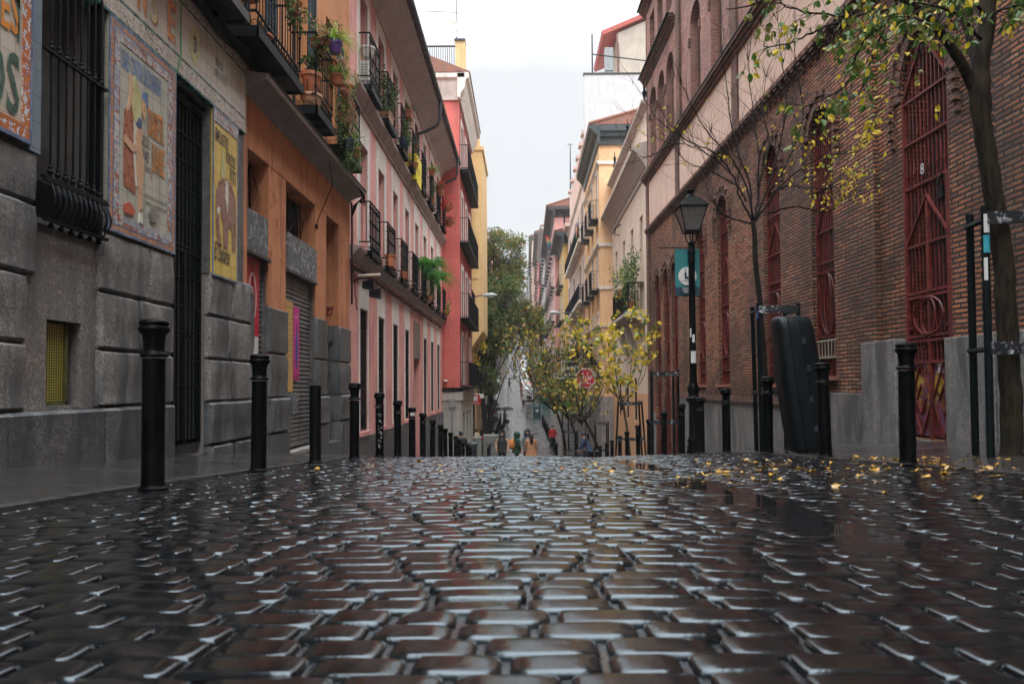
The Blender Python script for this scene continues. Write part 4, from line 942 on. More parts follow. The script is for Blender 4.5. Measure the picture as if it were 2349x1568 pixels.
# posters on the roller shutters
def poster(F, u0, u1, z0, z1, w, mat, label, group=None):
    t = MB().wbox(F, u0, u1, w-.004, w, z0, z1).build('poster', mat, None, origin=F((u0+u1)/2, w, z0)); return setp(t, label, 'poster', group)
P_RED = paint('poster_red', (.46,.02,.035), .5, .12); P_YEL = paint('poster_ochre', (.55,.33,.10), .5, .1); P_PNK = paint('poster_pink', (.55,.03,.22), .5, .1); P_PUR = paint('poster_purple', (.08,.03,.16), .5, .2); P_WHT = paint('poster_white', (.6,.58,.56), .5, .1); P_BLU = paint('poster_blue', (.03,.08,.25), .5, .2)
a, b = O[0]; wp_ = -.062
t = poster(FL, a+.08, a+.62, .72, 1.80, wp_, P_RED, 'red concert poster with a white oval on the first steel shutter')
m = MB(); e1 = ell(a+.36, 1.26, .155, .34, 24); e2 = ell(a+.36, 1.26, .125, .30, 24)
m.add([FL(u, wp_+.003, z) for u, z in e1]+[FL(u, wp_+.003, z) for u, z in e2], [(i, (i+1) % 24, 24+(i+1) % 24, 24+i) for i in range(24)]); m.build('white_oval', P_WHT, t)
m = MB(); m.wprism(FL, [(a+.34, .9), (a+.40, .9), (a+.43, 1.1), (a+.39, 1.3), (a+.37, 1.66), (a+.35, 1.3), (a+.31, 1.1)], wp_, wp_+.006); m.build('printed_figure', M_SPRAYK, t)
text_mesh('rae', .14, M_SPRAYK, FL, a+.35, 1.67, wp_+.003, t, sx=.8); text_mesh('El abor', .05, P_WHT, FL, a+.33, .84, wp_+.003, t); text_mesh('nesssents', .05, P_WHT, FL, a+.33, .77, wp_+.003, t)
t = poster(FL, a+.08, a+.60, .18, .715, wp_, P_WHT, 'pale torn poster with red figures below the red concert poster'); text_mesh('020', .2, P_RED, FL, a+.34, .22, wp_+.003, t, sx=.7); text_mesh('W A', .14, P_RED, FL, a+.34, .5, wp_+.003, t, sx=.7)
a, b = O[1]
t = poster(FL, a+.075, a+.155, -.1, 1.38, wp_, P_PUR, 'narrow purple poster at the left edge of the second steel shutter')
t = poster(FL, a+.16, a+.56, -.07, 1.38, wp_, P_YEL, 'ochre poster covered in rows of small dark text on the second steel shutter')
text_mesh('lovetri Stereo', .055, M_SPRAYK, FL, a+.36, 1.27, wp_+.003, t)
for k in range(11): text_mesh(['domingo', 'viernes 13', 'sala mayor', 'entrada', 'concierto', 'de jazz'][k % 6], .05, P_PUR, FL, a+.20, 1.17-.085*k, wp_+.003, t, align='LEFT'); text_mesh('21:00', .045, M_SPRAYK, FL, a+.44, 1.17-.085*k, wp_+.003, t, align='LEFT')
t = poster(FL, a+.58, a+.90, .12, 1.32, wp_, P_PNK, 'bright pink poster with a dark blue figure, right of the ochre poster')
m = MB(); m.wprism(FL, [(a+.70, .35), (a+.78, .3), (a+.82, .6), (a+.79, .9), (a+.75, 1.05), (a+.71, .8), (a+.68, .6)], wp_, wp_+.004); m.build('printed_figure', P_BLU, t); text_mesh('BUPPO', .1, M_SPRAYK, FL, a+.74, .14, wp_+.003, t, sx=.8); text_mesh('LOVE', .08, P_WHT, FL, a+.74, 1.14, wp_+.003, t)
t = poster(FL, a+.14, a+.86, -.42, -.08, wp_, M_TORN, 'torn layered posters at knee height on the second steel shutter')

# ================================================================ LEFT 3: pink building
PS, PE = OE+.01, 33.05
PB = thing('pink_building', (XL, 24, gz(XL, 24)), 'long pink house with white window surrounds, rows of iron balconies and a deep eave', 'building')
S_PK = stucco('pink_stucco', (.76,.39,.345), (.67,.32,.28), stain=(.28,.12,.11), stain_amt=.7, panel=(1.05,.52), bmp=.2)
S_PKG = stucco('pink_stucco_low', (.72,.35,.30), (.60,.25,.22), stain=(.22,.10,.09), stain_amt=.8, bmp=.5, fine=25, flake=(.50,.24,.2))
S_WH = stucco('white_surround', (.76,.69,.63), (.66,.59,.53), stain=(.30,.26,.23), stain_amt=.45, bmp=.1, panel=(3.0,.55))
UC = [16.95+2.08*k for k in range(8)]
holes_g = [(u-.40, u+.40, -1.0, 1.78) for k, u in enumerate(UC) if k != 4]+[(UC[4]-.62, UC[4]+.62, -3.6, .95)]
m = MB(); wall_sheet(m, FL, PS, PE, -5, 2.9, holes_g, depth=.22); m.build('ground_floor_wall', S_PKG, PB)
holes_u = [(u-.40, u+.40, 3.0, 5.55) for u in UC]+[(u-.40, u+.40, 6.8, 9.0) for u in UC]
m = MB(); wall_sheet(m, FL, PS, PE, 2.9, 9.9, holes_u, depth=.22); shell(m, FL, PS, PE, -5, 9.9, 7, w=-.3); m.build('wall', S_PK, PB)
m = MB()
for k, u in enumerate(UC):
    for z0, z1, zt_ in ((3.0, 5.55, 6.15), (6.8, 9.0, 9.35)):
        m.wbox(FL, u-.66, u-.40, -.01, .02, z0, zt_); m.wbox(FL, u+.40, u+.66, -.01, .02, z0, zt_); m.wbox(FL, u-.40, u+.40, -.01, .02, z1, zt_)
    if k != 4: m.wbox(FL, u-.52, u+.52, -.01, .018, 1.78, 2.55); m.wbox(FL, u-.50, u-.40, -.01, .018, -1.0, 1.78); m.wbox(FL, u+.40, u+.50, -.01, .018, -1.0, 1.78)
m.build('window_surround', S_WH, PB)
wslab('door_panel', paint('brown_grey_board', (.17,.12,.10), .6, .15), FL, UC[4]-.70, UC[4]+.70, .95, 2.2, -.01, .03, PB)
granm = M_GRAN2
m = MB(); 
for k in range(9):
    a_ = PS+.01 if k == 0 else UC[k-1]+(.62 if k-1 == 4 else 0); b_ = (UC[k]-(.62 if k == 4 else 0)) if k < 8 else PE
    m.wbox(FL, a_+.004, b_-.004, -.1, .05, -6, -1.12)
m.build('plinth', M_GRAN2, PB)
for k, u in enumerate(UC):
    if k == 4:
        wslab('door', M_WOODK, FL, u-.60, u+.60, -3.6, .93, -.22, -.18, PB); continue
    wn = wslab('window', M_GLASS, FL, u-.40, u+.40, -1.0, 1.78, -.21, -.19, PB)
    m = MB()
    for i in range(9): uu = u-.37+.74*i/8; m.wbox(FL, uu-.008, uu+.008, -.035, -.02, -.98, 1.76)
    for i in range(7): z = -.96+2.7*i/6; m.wbox(FL, u-.40, u+.40, -.045, -.018, z-.012, z+.012)
    for i in range(5):
        for s in (-1, 1): m.tube([FL(u-.3+.15*i+s*.05*math.sin(PI*t/6), -.025, -.95+.32*t/6) for t in range(7)], .007, 4)
    m.build('window_bars', M_IRON2, wn)
    wslab('window_sill', S_PKG, FL, u-.5, u+.5, -1.10, -1.003, -.1, .09, PB)
# string courses
c1 = [(-.02,2.70),(.05,2.72),(.06,2.80),(.10,2.83),(.13,2.88),(.20,2.93),(.22,2.97),(.22,3.0),(-.02,3.02)]
m = MB(); m.wsweep(FL, c1, PS, PE+.02); m.build('string_course', stucco('course_plaster', (.46,.37,.34), (.36,.29,.265), stain=(.12,.1,.09), stain_amt=.6, bmp=.1, panel=None), PB, smooth=True, angle=35)
c2 = [(-.02,6.22),(.04,6.24),(.05,6.32),(.09,6.36),(.12,6.44),(.18,6.5),(.20,6.55),(.20,6.6),(-.02,6.64)]
m = MB(); m.wsweep(FL, c2, PS, PE+.02); m.build('string_course', MATS['course_plaster'], PB, smooth=True, angle=35)
# eave: soffit, gutter, roof
sf = [(-.02,9.40),(.04,9.42),(.06,9.55),(.12,9.6),(.70,9.93),(.72,10.0),(-.02,10.1)]
m = MB(); m.wsweep(FL, sf, PS-.02, PE+.05); m.build('soffit', stucco('soffit_plaster', (.54,.44,.41), (.46,.37,.34), stain=(.2,.15,.14), stain_amt=.35, bmp=.05), PB, smooth=True, angle=25)
M_ZINC = paint('zinc', (.055,.065,.075), .35, .3, metal=.6, nscale=8)
m = MB(); gut = [(.70+.09+.09*math.cos(t), 10.02+.09*math.sin(t)) for t in [PI+PI*i/10 for i in range(11)]]+[(.70+.09+.075*math.cos(t), 10.02+.075*math.sin(t)) for t in [2*PI-PI*i/10 for i in range(11)]]
m.wsweep(FL, gut, PS-.03, PE+.06)
for i in range(36): u = PS+.3+.48*i; m.wbox(FL, u, u+.03, .69, .90, 9.93, 9.945) if u < PE else None
m.build('gutter', M_ZINC, PB, smooth=True)
def tiles_roof_mat():
    m, n, b = newmat('roof_tile'); wp, pos, s = wallpos(n)
    c = mixc(n, rmp(n, noi(n, pos, 6, 5, .7), [(.35, 0.0), (.65, 1.0)]), (.30,.11,.065), (.17,.10,.08)); n.links.new(c, b.inputs['Base Color']); b.inputs['Roughness'].default_value = .75; bump(n, b, noi(n, pos, 25, 3), .4, .02); return m
M_RTILE = tiles_roof_mat()
m = MB(); m.wsweep(FL, [(.74,10.06),(.74,10.10),(-4,12.0),(-7.4,10.0),(-.02,10.0)], PS-.02, PE+.05); m.build('roof', M_RTILE, PB)
for k, (u, z0) in enumerate(((25.6, 9.0), (32.2, 9.3), (20.5, 10.3))):
    if k == 2: continue
    m = MB(); m.tube([FL(u, .02, 9.30-.5), FL(u, .35, 9.42-.5), FL(u, .70, 9.55-.45), FL(u, .78, 9.65-.35), FL(u, .80, 9.8), FL(u, .80, 9.95)], .055, 9); m.tube([FL(u, .03, 8.84), FL(u, .03, 7.0)], .045, 8)
    m.build('downpipe', M_ZINC, PB, smooth=True)
M_BSLAB = paint('balcony_brick', (.22,.12,.085), .7, .4, nscale=12)
for k, u in enumerate(UC):
    french(PB, FL, u-.40, u+.40, 3.0, 5.55, .17); french(PB, FL, u-.40, u+.40, 6.8, 9.0, .17)
    balcony(PB, FL, u-.58, u+.58, 2.93, w=.30, h=1.12, bars=11, slab=.08, mslab=M_IRON)
    balcony(PB, FL, u-.58, u+.58, 6.66, w=.30, h=1.20, bars=11, slab=.08, mslab=M_IRON)
# cables and floodlights under the first string course
m = MB(); R_ = random.Random(8)
for k in range(4): m.tube([FL(PS+.05+i*.6, .07+R_.uniform(0,.03), 2.62-.03*k-R_.random()*.05) for i in range(29)], .014, 4)
m.tube([FL(PS+.1+.05*i, .05+.02*(i % 2), 2.5-.12*i) for i in range(8)], .01, 4)
m.build('cable_bundle', M_IRON, PB)
for i, (u, z) in enumerate(((16.35, 2.30), (17.1, 2.20))):
    t = thing('floodlight', FL(u, .02, z), ('black floodlight nearest the corner, below the first string course of the pink house', 'black floodlight hanging second from the corner below the pink house balcony')[i], 'light', 'floodlights on the pink house')
    m = MB(); m.tube([FL(u, .0, z+.1), FL(u, .3, z+.12)], .015, 6); m.build('arm', M_IRON, t)
    m = MB(); m.hexa([FL(u-.1,.12,z-.12),FL(u+.1,.12,z-.12),FL(u+.1,.36,z-.16),FL(u-.1,.36,z-.16),FL(u-.08,.12,z+.02),FL(u+.08,.12,z+.02),FL(u+.1,.36,z+.08),FL(u-.1,.36,z+.08)]); m.build('lamp_head', M_IRON, t)
t = thing('tube_lamp', FL(16.2, .1, 2.42), 'pale tube lamp on a bracket at the corner of the pink house', 'light'); m = MB(); m.tube([FL(16.1, .02, 2.42), FL(16.15, .55, 2.45)], .035, 8); m.build('tube', paint('cream_metal', (.45,.36,.28), .4, .1), t); m = MB(); m.tube([FL(16.1, 0, 2.3), FL(16.12, .1, 2.42)], .015, 5); m.build('bracket', M_IRON, t)
# plants and other things on its balconies
PP = 'plant pots on the pink house balconies'
xp = XL+.30
pot('p', (xp-.12, UC[0]-.35, 7.45), .16, .24, M_WPOT, 'white pot hung inside the topmost first balcony of the pink house', group=PP, mix=((0,1),), n=10, sz=.03, seed=20, pr=(.1,.1,.1))
pot('p', (xp-.1, UC[1]-.2, 6.76), .15, .22, M_TERRA2, 'pale planter with a tall dark shrub on the second upper balcony', group=PP, mix=((0,4),(1,2)), n=561, sz=0.081, seed=21, pr=(.25,.5,.75), rect=(.12,.3))
pot('p', (xp+.0, UC[2]-.2, 6.78), .16, .26, M_BPOT, 'dark pot with a bright green plant on the third upper balcony', group=PP, mix=((1,3),(0,2)), n=272, sz=0.076, seed=22, pr=(.2,.35,.45))
pot('p', (xp+.05, UC[2]+.45, 7.85), .11, .18, M_TERRA, 'terracotta box with a small conifer on the third upper handrail', group=PP, mix=((0,4),), n=340, sz=0.043, seed=23, pr=(.14,.2,.22), rect=(.1,.28))
pot('p', (xp-.05, UC[3]-.2, 6.78), .15, .22, M_TERRA, 'terracotta pot with a thin reddish shrub on the fourth upper balcony', group=PP, mix=((6,1),(0,2),(4,1)), n=221, sz=0.054, seed=24, pr=(.2,.4,.6))
pot('p', (xp+.05, UC[5]-.5, 7.7), .12, .2, M_TERRA, 'terracotta pot with yellowish palm leaves on the sixth upper handrail', group=PP, mix=((2,2),(1,1)), n=60, sz=.012, seed=25, pr=(.45,), kind='spider')
pot('p', (xp-.05, UC[5]+.0, 6.8), .15, .22, M_TERRA, 'pot with leafy green plant low on the sixth upper balcony', group=PP, mix=((1,2),(0,2)), n=221, sz=0.065, seed=26, pr=(.2,.4,.5))
pot('p', (xp+.12, UC[6]-.3, 7.55), .14, .2, M_TERRA, 'terracotta pot with red geraniums on the seventh upper handrail', group=PP, mix=((7,4),(1,3)), n=442, sz=0.076, seed=27, pr=(.25,.4,.28))
pot('p', (xp+.15, UC[7]-.35, 7.4), .15, .22, M_TERRA, 'terracotta pot with red geraniums on the farthest upper handrail', group=PP, mix=((7,5),(1,3)), n=442, sz=0.086, seed=28, pr=(.28,.45,.28))
pot('p', (xp+.15, UC[7]+.3, 6.9), .15, .22, M_TERRA, 'lower terracotta pot with red geraniums on the farthest upper balcony', group=PP, mix=((7,3),(1,3)), n=340, sz=0.076, seed=29, pr=(.28,.4,.22))
pot('p', (xp+.10, UC[4]+.3, 3.95), .15, .2, paint('green_plastic_pot', (.03,.25,.06), .4, .1), 'green pot with a big arching fern on the fifth lower balcony', group=PP, mix=((8,5),(1,1)), n=78, sz=0.140, seed=30, pr=(.95,), kind='fern')
pot('p', (xp+.12, UC[5]-.3, 3.75), .15, .2, MATS['green_plastic_pot'], 'green pot with a long hanging fern on the sixth lower balcony', group=PP, mix=((8,5),(1,2)), n=78, sz=0.140, seed=31, pr=(1.0,), kind='fern')
pot('p', (xp+.05, UC[4]+.7, 3.0), .14, .2, M_TERRA, 'terracotta pot with dark foliage beneath the big fern', group=PP, mix=((0,3),(1,2)), n=340, sz=0.065, seed=32, pr=(.2,.6,.6))
pot('p', (xp+.0, UC[1]-.3, 3.03), .13, .3, M_TERRA, 'terracotta trough at the near end of the second lower balcony', group=PP, mix=((0,1),), n=30, sz=.04, seed=33, pr=(.1,.2,.1), rect=(.11,.22))
pot('p', (xp+.0, UC[2]-.3, 3.03), .12, .2, M_TERRA, 'small terracotta pot at the near end of the third lower balcony', group=PP, mix=((0,1),), n=20, sz=.04, seed=34, pr=(.1,.1,.1))
pot('p', (xp+.05, UC[7]+.2, 3.05), .14, .2, M_TERRA, 'pot of yellow flowers on the farthest lower balcony', group=PP, mix=((3,1),(1,3)), n=204, sz=0.065, seed=35, pr=(.2,.4,.3))
t = thing('air_conditioner', FL(UC[0]-.1, .12, 6.76), 'white air conditioner box on the first upper balcony of the pink house', 'air conditioner'); m = MB(); m.wbox(FL, UC[0]-.45, UC[0]+.3, .02, .22, 6.76, 7.35); m.build('casing', M_WPOT, t)
m = MB()
for i in range(6): m.wbox(FL, UC[0]-.455, UC[0]-.451, .04+.03*i, .045+.03*i, 6.82, 7.3)
for i in range(8): m.wbox(FL, UC[0]-.456, UC[0]-.452, .04, .2, 6.84+.06*i, 6.846+.06*i)
m.build('grille', M_IRON, t)
B_YEL = paint('banner_yellow', (.75,.60,.02), .6, .05)
t = MB(); t.wprism(FL, [(23.05,7.30),(24.15,7.30),(24.1,6.85),(24.05,6.40),(23.1,6.42),(23.0,6.9)], .335, .345); t = t.build('banner', B_YEL, None, origin=FL(23.6, .34, 6.4)); setp(t, 'bright yellow cloth banner on an upper balcony rail of the pink house', 'banner')
text_mesh('MA', .28, M_SPRAYK, FL, 23.4, 6.75, .35, t); MB().wbox(FL, 23.0, 23.1, .0, .34, 6.5, 7.3).build('side_flap', B_YEL, t)

# ================================================================ LEFT 4: red building
RX, RY0, RY1 = -2.92, 33.1, 40.8
RBD = thing('red_building', (RX, 36.5, gz(RX, 36.5)), 'coral red house with a blank side wall, white curved cornice and cream ground floor', 'building')
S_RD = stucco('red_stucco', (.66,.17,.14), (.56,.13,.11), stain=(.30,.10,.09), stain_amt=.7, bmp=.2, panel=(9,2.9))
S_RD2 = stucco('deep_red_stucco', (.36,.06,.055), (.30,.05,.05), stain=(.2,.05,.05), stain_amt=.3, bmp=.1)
S_CRM = stucco('cream_stone', (.46,.43,.38), (.38,.36,.32), stain=(.18,.16,.14), stain_amt=.5, panel=(1.6,1.3), bmp=.15)
FRs = FX(RX, 1); FRe = FY(RY0)
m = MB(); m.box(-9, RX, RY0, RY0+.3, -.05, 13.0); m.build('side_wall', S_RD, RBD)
rh = [(u-.45, u+.45, z, z+2.3) for u in (34.6, 36.9, 39.2) for z in (.05, 3.15, 6.6, 9.9)]
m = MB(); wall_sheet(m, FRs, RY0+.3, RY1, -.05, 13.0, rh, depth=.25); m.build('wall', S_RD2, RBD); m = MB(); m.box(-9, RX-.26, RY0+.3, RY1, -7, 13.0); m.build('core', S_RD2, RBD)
m = MB(); wall_sheet(m, FRs, RY0-.04, RY1, -7, -.05, [(u-.5, u+.5, -6.8, -1.2) for u in (34.8, 36.9, 39.0)], w=.03, depth=.25); m.box(-9, RX+.03, RY0-.045, RY0-.04, -7, -.05); m.build('ground_floor_wall', S_CRM, RBD)
m = MB(); m.box(-9, RX+.12, RY0-.10, RY0-.045, -.62, -.15); m.wbox(FRs, RY0-.045, RY1, .03, .12, -.62, -.15); m.build('stone_band', S_CRM, RBD)
m = MB(); m.box(-9, RX+.14, RY0-.15, RY0-.1, -.15, -.05); m.tube([(-9, RY0-.12, -.2), (-5, RY0-.13, -.12), (-3.4, RY0-.12, -.22), (-2.75, RY0-.1, -.18)], .03, 5); m.build('cable_ledge', M_IRON, RBD)
m = MB(); m.tube([(-3.25, RY0-.08, -5), (-3.25, RY0-.08, -.9)], .035, 6); m.box(-3.38, -3.1, RY0-.14, RY0-.045, -.92, -.55); m.build('downpipe', paint('grey_pipe', (.25,.26,.26), .5, .2), RBD)
for u in (34.8, 36.9, 39.0): wslab('shop_door', M_WOODK, FRs, u-.5, u+.5, -6.8, -1.2, -.2, -.17, RBD)
for (a, b, z, z2) in rh:
    french(RBD, FRs, a, b, z, z2, .15, leafs=1); 
    mm = MB(); mm.wbox(FRs, a-.15, a, -.01, .03, z, z2); mm.wbox(FRs, b, b+.15, -.01, .03, z, z2); mm.wbox(FRs, a-.15, b+.15, -.01, .03, z2, z2+.2); mm.build('window_surround', S_WH, RBD)
for z in (-.12, 2.98, 6.42, 9.75): balcony(RBD, FRs, RY0+.25, RY1-.4, z, w=.42, h=1.1, bars=34, slab=.12, band=.2, ornate=False, side=4)
louvre(RBD, FRs, RY0+.35, RY0+1.0, .05, 2.5, .25, M_BROWNP)
cvr = [(-.02,12.9),(.1,12.9),(.12,13.1),(.3,13.35),(.35,13.7),(.5,13.8),(.5,14.0),(-.02,14.1)]
m = MB(); m.wsweep(FRs, cvr, RY0-.4, RY1); m.build('cornice', S_WH, RBD, smooth=True, angle=40)
m = MB(); m.wsweep(lambda u, w_, z: (u, RY0-w_, z), [(a*.8, b) for a, b in cvr], -3.9, RX+.3); m.build('cornice_return', S_WH, RBD, smooth=True, angle=40)
m = MB(); m.wsweep(FRs, [(.55,14.02),(.55,14.06),(-3,15.5),(-6,14.1)], RY0-.4, RY1); m.build('roof', M_RTILE, RBD)
# wall lamp and bits on the red side wall
t = thing('wall_bell', (-3.55, RY0, .25), 'small cream alarm bell low on the red side wall', 'bell'); m = MB(); m.lathe([(.02,.06),(.09,.04),(.10,-.02),(.02,-.05)][::-1], (-3.55, RY0-.06, .25), 10); m.build('housing', M_WPOT, t)

# ================================================================ LEFT 5: yellow building
YB = thing('yellow_building', (-3.6, 48, gz(-3.6, 48)), 'tall yellow house with a roof terrace and a cantilevered bay beyond the red house', 'building')
S_YL = stucco('yellow_stucco', (.72,.50,.25), (.64,.43,.20), stain=(.30,.22,.12), stain_amt=.4, bmp=.12, panel=(2.2,1.0))
S_GY = stucco('stained_cement', (.30,.29,.28), (.16,.16,.165), stain=(.12,.12,.12), stain_amt=.7, coarse=.5, bmp=.2)
m = MB(); m.box(-10, -3.50, 41.0, 43.5, -8, 17.3); m.build('cement_side_wall', S_GY, YB)
m = MB(); m.tube([(-10,40.95,17.0),(-6,40.95,16.9),(-4.6,40.95,17.3),(-3.9,40.95,17.7),(-3.5,40.95,17.6)], .12, 6); m.build('wall_coping', M_RTILE, YB)
m = MB(); m.box(-11, -3.62, 43.5, 62, -8, 18.6); m.box(-3.9-.1, -3.42, 43.2, 44.0, 16.5, 20.4); m.box(-3.62, -3.35, 44.0, 46, 15, 19.0); m.build('wall', S_YL, YB)
m = MB(); m.box(-4.05, -3.40, 43.1, 44.05, 20.4, 20.5); m.box(-11, -3.42, 43.4, 43.5, 18.55, 18.7); m.build('coping', M_ZINC, YB)
m = MB()
for i in range(28): x = -7.6+.13*i; m.tube([(x, 43.4, 18.7), (x, 43.4, 20.15)], .018, 4)
m.box(-7.8, -3.9, 43.36, 43.44, 20.13, 20.2); m.box(-7.8, -3.9, 43.36, 43.44, 18.95, 19.0); m.build('terrace_railing', M_IRON, YB)
m = MB(); m.box(-3.62, -2.72, 48, 54, 3.6, 15.4); m.box(-3.62, -2.62, 47.9, 54.1, 15.4, 15.65); m.box(-3.62, -2.95, 48, 50, 15.65, 16.6); m.box(-3.62, -3.0, 47.95, 54, 7.0, 7.1)
m.hexa([(-3.62,48,2.4),(-3.55,48,2.4),(-3.55,54,2.4),(-3.62,54,2.4),(-3.62,48,3.6),(-2.72,48,3.6),(-2.72,54,3.6),(-3.62,54,3.6)]); m.build('bay', S_YL, YB)
FYb = FX(-3.62, 1)
for z in (4.5, 8.0, 11.5):
    balcony(YB, FYb, 44.3, 47.6, z, w=.45, h=1.1, bars=16, ornate=False, slab=.25, mslab=S_YL)
    for u in (45, 46.8): french(YB, FYb, u-.45, u+.45, z+.3, z+2.5, -.03, leafs=1)
m = MB(); m.tube([(-3.45,40.9,17.4),(-3.44,40.9,9),(-3.44,40.9,8.4),(-3.2,40.9,8.0),(-3.15,40.9,7.4),(-3.3,40.9,6.9),(-3.3,40.9,3.4)], .06, 7); m.build('downpipe', paint('cream_pipe', (.5,.42,.33), .5, .15), YB)
t = thing('satellite_dish', (-3.95, 43.6, 20.5), 'white satellite dish on the yellow terrace pillar', 'satellite dish')
m = MB(); R3 = Matrix.Rotation(math.radians(75), 3, 'X') @ Matrix.Rotation(.3, 3, 'Y')
for i in range(5):
    for k in range(16):
        a_ = 2*PI*k/16; r_ = .5*i/4+.001; p = R3 @ Vector((r_*math.cos(a_), r_*math.sin(a_)*1.15, r_*r_*.5)); m.v.append((-4.05+p.x, 43.5+p.y, 21.2+p.z))
for i in range(4):
    for k in range(16): m.f.append((i*16+k, i*16+(k+1) % 16, (i+1)*16+(k+1) % 16, (i+1)*16+k)); m.mi.append(0)
m.build('dish', M_WPOT, t, smooth=True); m = MB(); m.tube([(-3.95,43.6,20.5),(-3.95,43.6,21.1)], .03, 5); m.tube([(-4.05,43.5,20.8),(-3.85,43.0,21.0)], .02, 4); m.build('mount', M_IRON, t)
t = thing('roof_antenna', (-3.95, 43.8, 20.5), 'tall thin antenna mast above the yellow terrace', 'antenna'); m = MB(); m.tube([(-3.95,43.8,20.5),(-3.95,43.8,26.5)], .03, 5); m.tube([(-3.95,43.8,22.4),(-6,43.8,22.5)], .02, 4); m.build('mast', M_IRON, t)
# ================================================================ RIGHT 1: the brick building
RE = 28.1
BB = thing('brick_building', (RA-RB*16, 16, gz(5.1, 16)), 'long old red brick building with arched red iron grilles and a pink plaster band', 'building')
M_BR = brick('brick', cols=((.44,.155,.07),(.16,.062,.035),(.42,.24,.135)), mortar=(.035,.03,.026), dark=(.04,.036,.032), dark_amt=.7, ms=.016, bmp=1.0); M_BRU = brick('brick_upper', bw=.26, rh=.06, cols=((.44,.19,.135),(.27,.115,.09),(.38,.21,.155)), mortar=(.16,.13,.12), dark=(.10,.06,.05), dark_amt=.35, bmp=.7)
M_BRD = brick('brick_dressing', bw=.12, rh=.06, cols=((.27,.10,.06),(.13,.055,.04),(.22,.13,.085)), mortar=(.07,.06,.05), dark_amt=.5, bmp=.8)
S_PKB = stucco('band_plaster', (.62,.43,.34), (.55,.37,.29), stain=(.26,.18,.14), stain_amt=.4, bmp=.08, panel=(4.5,2.2))
M_RIR = paint('red_iron', (.125,.020,.017), .5, .5, nscale=9, dirt=(.035,.016,.013), bmp=.15, spec=.3); M_RIRD = paint('red_iron_sheet', (.028,.008,.008), .6, .45, nscale=5, dirt=(.012,.008,.008))
GATE = (9.05, 10.12); 
OPN = [(GATE[0], GATE[1], -.72, 4.85, 1.35), (12.13, 13.02, .12, 3.92, 1.0), (14.52, 15.45, .0, 4.05, 1.0), (17.93, 18.85, .0, 4.0, 1.0), (20.1, 20.98, .0, 4.0, 1.0),
       (23.35, 24.15, -3.0, 3.95, 1.0), (24.55, 25.45, -3.0, 3.95, 1.0), (25.95, 26.85, -3.0, 3.95, 1.0)]
# arch crowns read off the photograph
def ztop(x, y): return RW(x, y)[1]
OPN[1] = (*OPN[1][:3], ztop(1893, 243), 1.0); OPN[2] = (*OPN[2][:3], ztop(1772, 335), 1.0); OPN[3] = (*OPN[3][:3], ztop(1660, 452), 1.0); OPN[4] = (*OPN[4][:3], ztop(1612, 510), 1.0)
OPN[0] = (*OPN[0][:3], ztop(2128, 50), 1.5)
U0R = 5.0
G0, G1 = 8.09, 10.77
m = MB()
hl = lambda a, b: [(o[0], o[1], o[2], o[3], 'arch', o[4]) for o in OPN if a <= o[0] < b]
wall_sheet(m, FR, U0R, G0, -1.6, 5.88, [], w=.07); wall_sheet(m, FR, G0, G1, -1.6, 5.88, hl(G0, G1), w=0, depth=.38); wall_sheet(m, FR, G1, RE, -6, 5.88, hl(G1, RE), w=.07, depth=.42)
for u, s in ((G0, -1), (G1, 1)): m.add([FR(u,.07,-1.6),FR(u,0,-1.6),FR(u,0,5.88),FR(u,.07,5.88)], [(0,1,2,3)])
shell(m, FR, -24, RE, -6, 5.88, 8, w=-.43); m.wbox(FR, -24, U0R, -.4, .07, -2, 5.88)
m.add([FR(RE,.07,-6),FR(RE,-.43,-6),FR(RE,-.43,18),FR(RE,.07,18)], [(0,1,2,3)])
m.build('wall', M_BR, BB)
# voussoirs and stepped jamb corbels round each opening
m = MB(); R_ = random.Random(4)
for (a, b, c, d, e) in OPN:
    r = (b-a)/2; mu = (a+b)/2; ry = r*e; s = d-ry; base = 0 if a < G1 else .07; n = 17 if a > 11 else 23
    for ringn, (r0, r1, pw) in enumerate(((.0, .15, .035), (.16, .25, .075))):
        for i in range(n):
            t0, t1 = PI*(i+.08)/n, PI*(i+.92)/n; jit = R_.uniform(-.008, .012)
            P_ = lambda t, q: (mu-(r+q)*math.cos(t), s+(ry+q)*math.sin(t))
            q0, q1 = r0+.003, r1+jit
            pts = [P_(t0, q0), P_(t0, q1), P_(t1, q1), P_(t1, q0)]
            if ringn == 1 and i % 2: pw2 = pw-.03
            else: pw2 = pw
            m.wprism(FR, pts, base-.02, base+pw2+R_.uniform(-.006,.008))
    if 0: pass
    for side in (-1, 1):
        for k in range(11):
            z1 = s-.066*k; ww = .075 if k < 7 else .075-.017*(k-6); o0 = r+.16; o1 = r+.26-(.02 if k % 2 else 0)
            u_a, u_b = sorted((mu+side*o0, mu+side*o1)); m.wbox(FR, u_a, u_b, base-.01, base+ww-(.03 if k % 2 else 0), z1-.060, z1)
    m.build('brick_arch', M_BRD, BB); m = MB()
# corbel table under the band
m = MB(); u = G1+.0
u = U0R
while u < RE-.1:
    base = .07 if (u > G1 or u < G0) else 0
    for k, (zz, ww) in enumerate(((5.60,.045),(5.665,.085),(5.73,.125))): m.wbox(FR, u, u+.13, base-.01, base+ww, zz, zz+.062)
    m.wbox(FR, u-.06, u+.17, base-.01, base+.145, 5.795, 5.855); u += .29
m.wbox(FR, U0R, RE, 0, .21, 5.858, 5.90); m.build('corbel_table', M_BRD, BB)
m = MB(); u = 13.9
while u < 22.6:
    for k, (zz, ww) in enumerate(((-.28,.14),(-.215,.11),(-.15,.08))): m.wbox(FR, u, u+.12, .06, .07+ww-.04, zz+.02, zz+.078)
    u += .26
m.wbox(FR, 13.6, 22.9, .06, .17, -.40, -.265); m.build('toothed_course', M_BRD, BB)
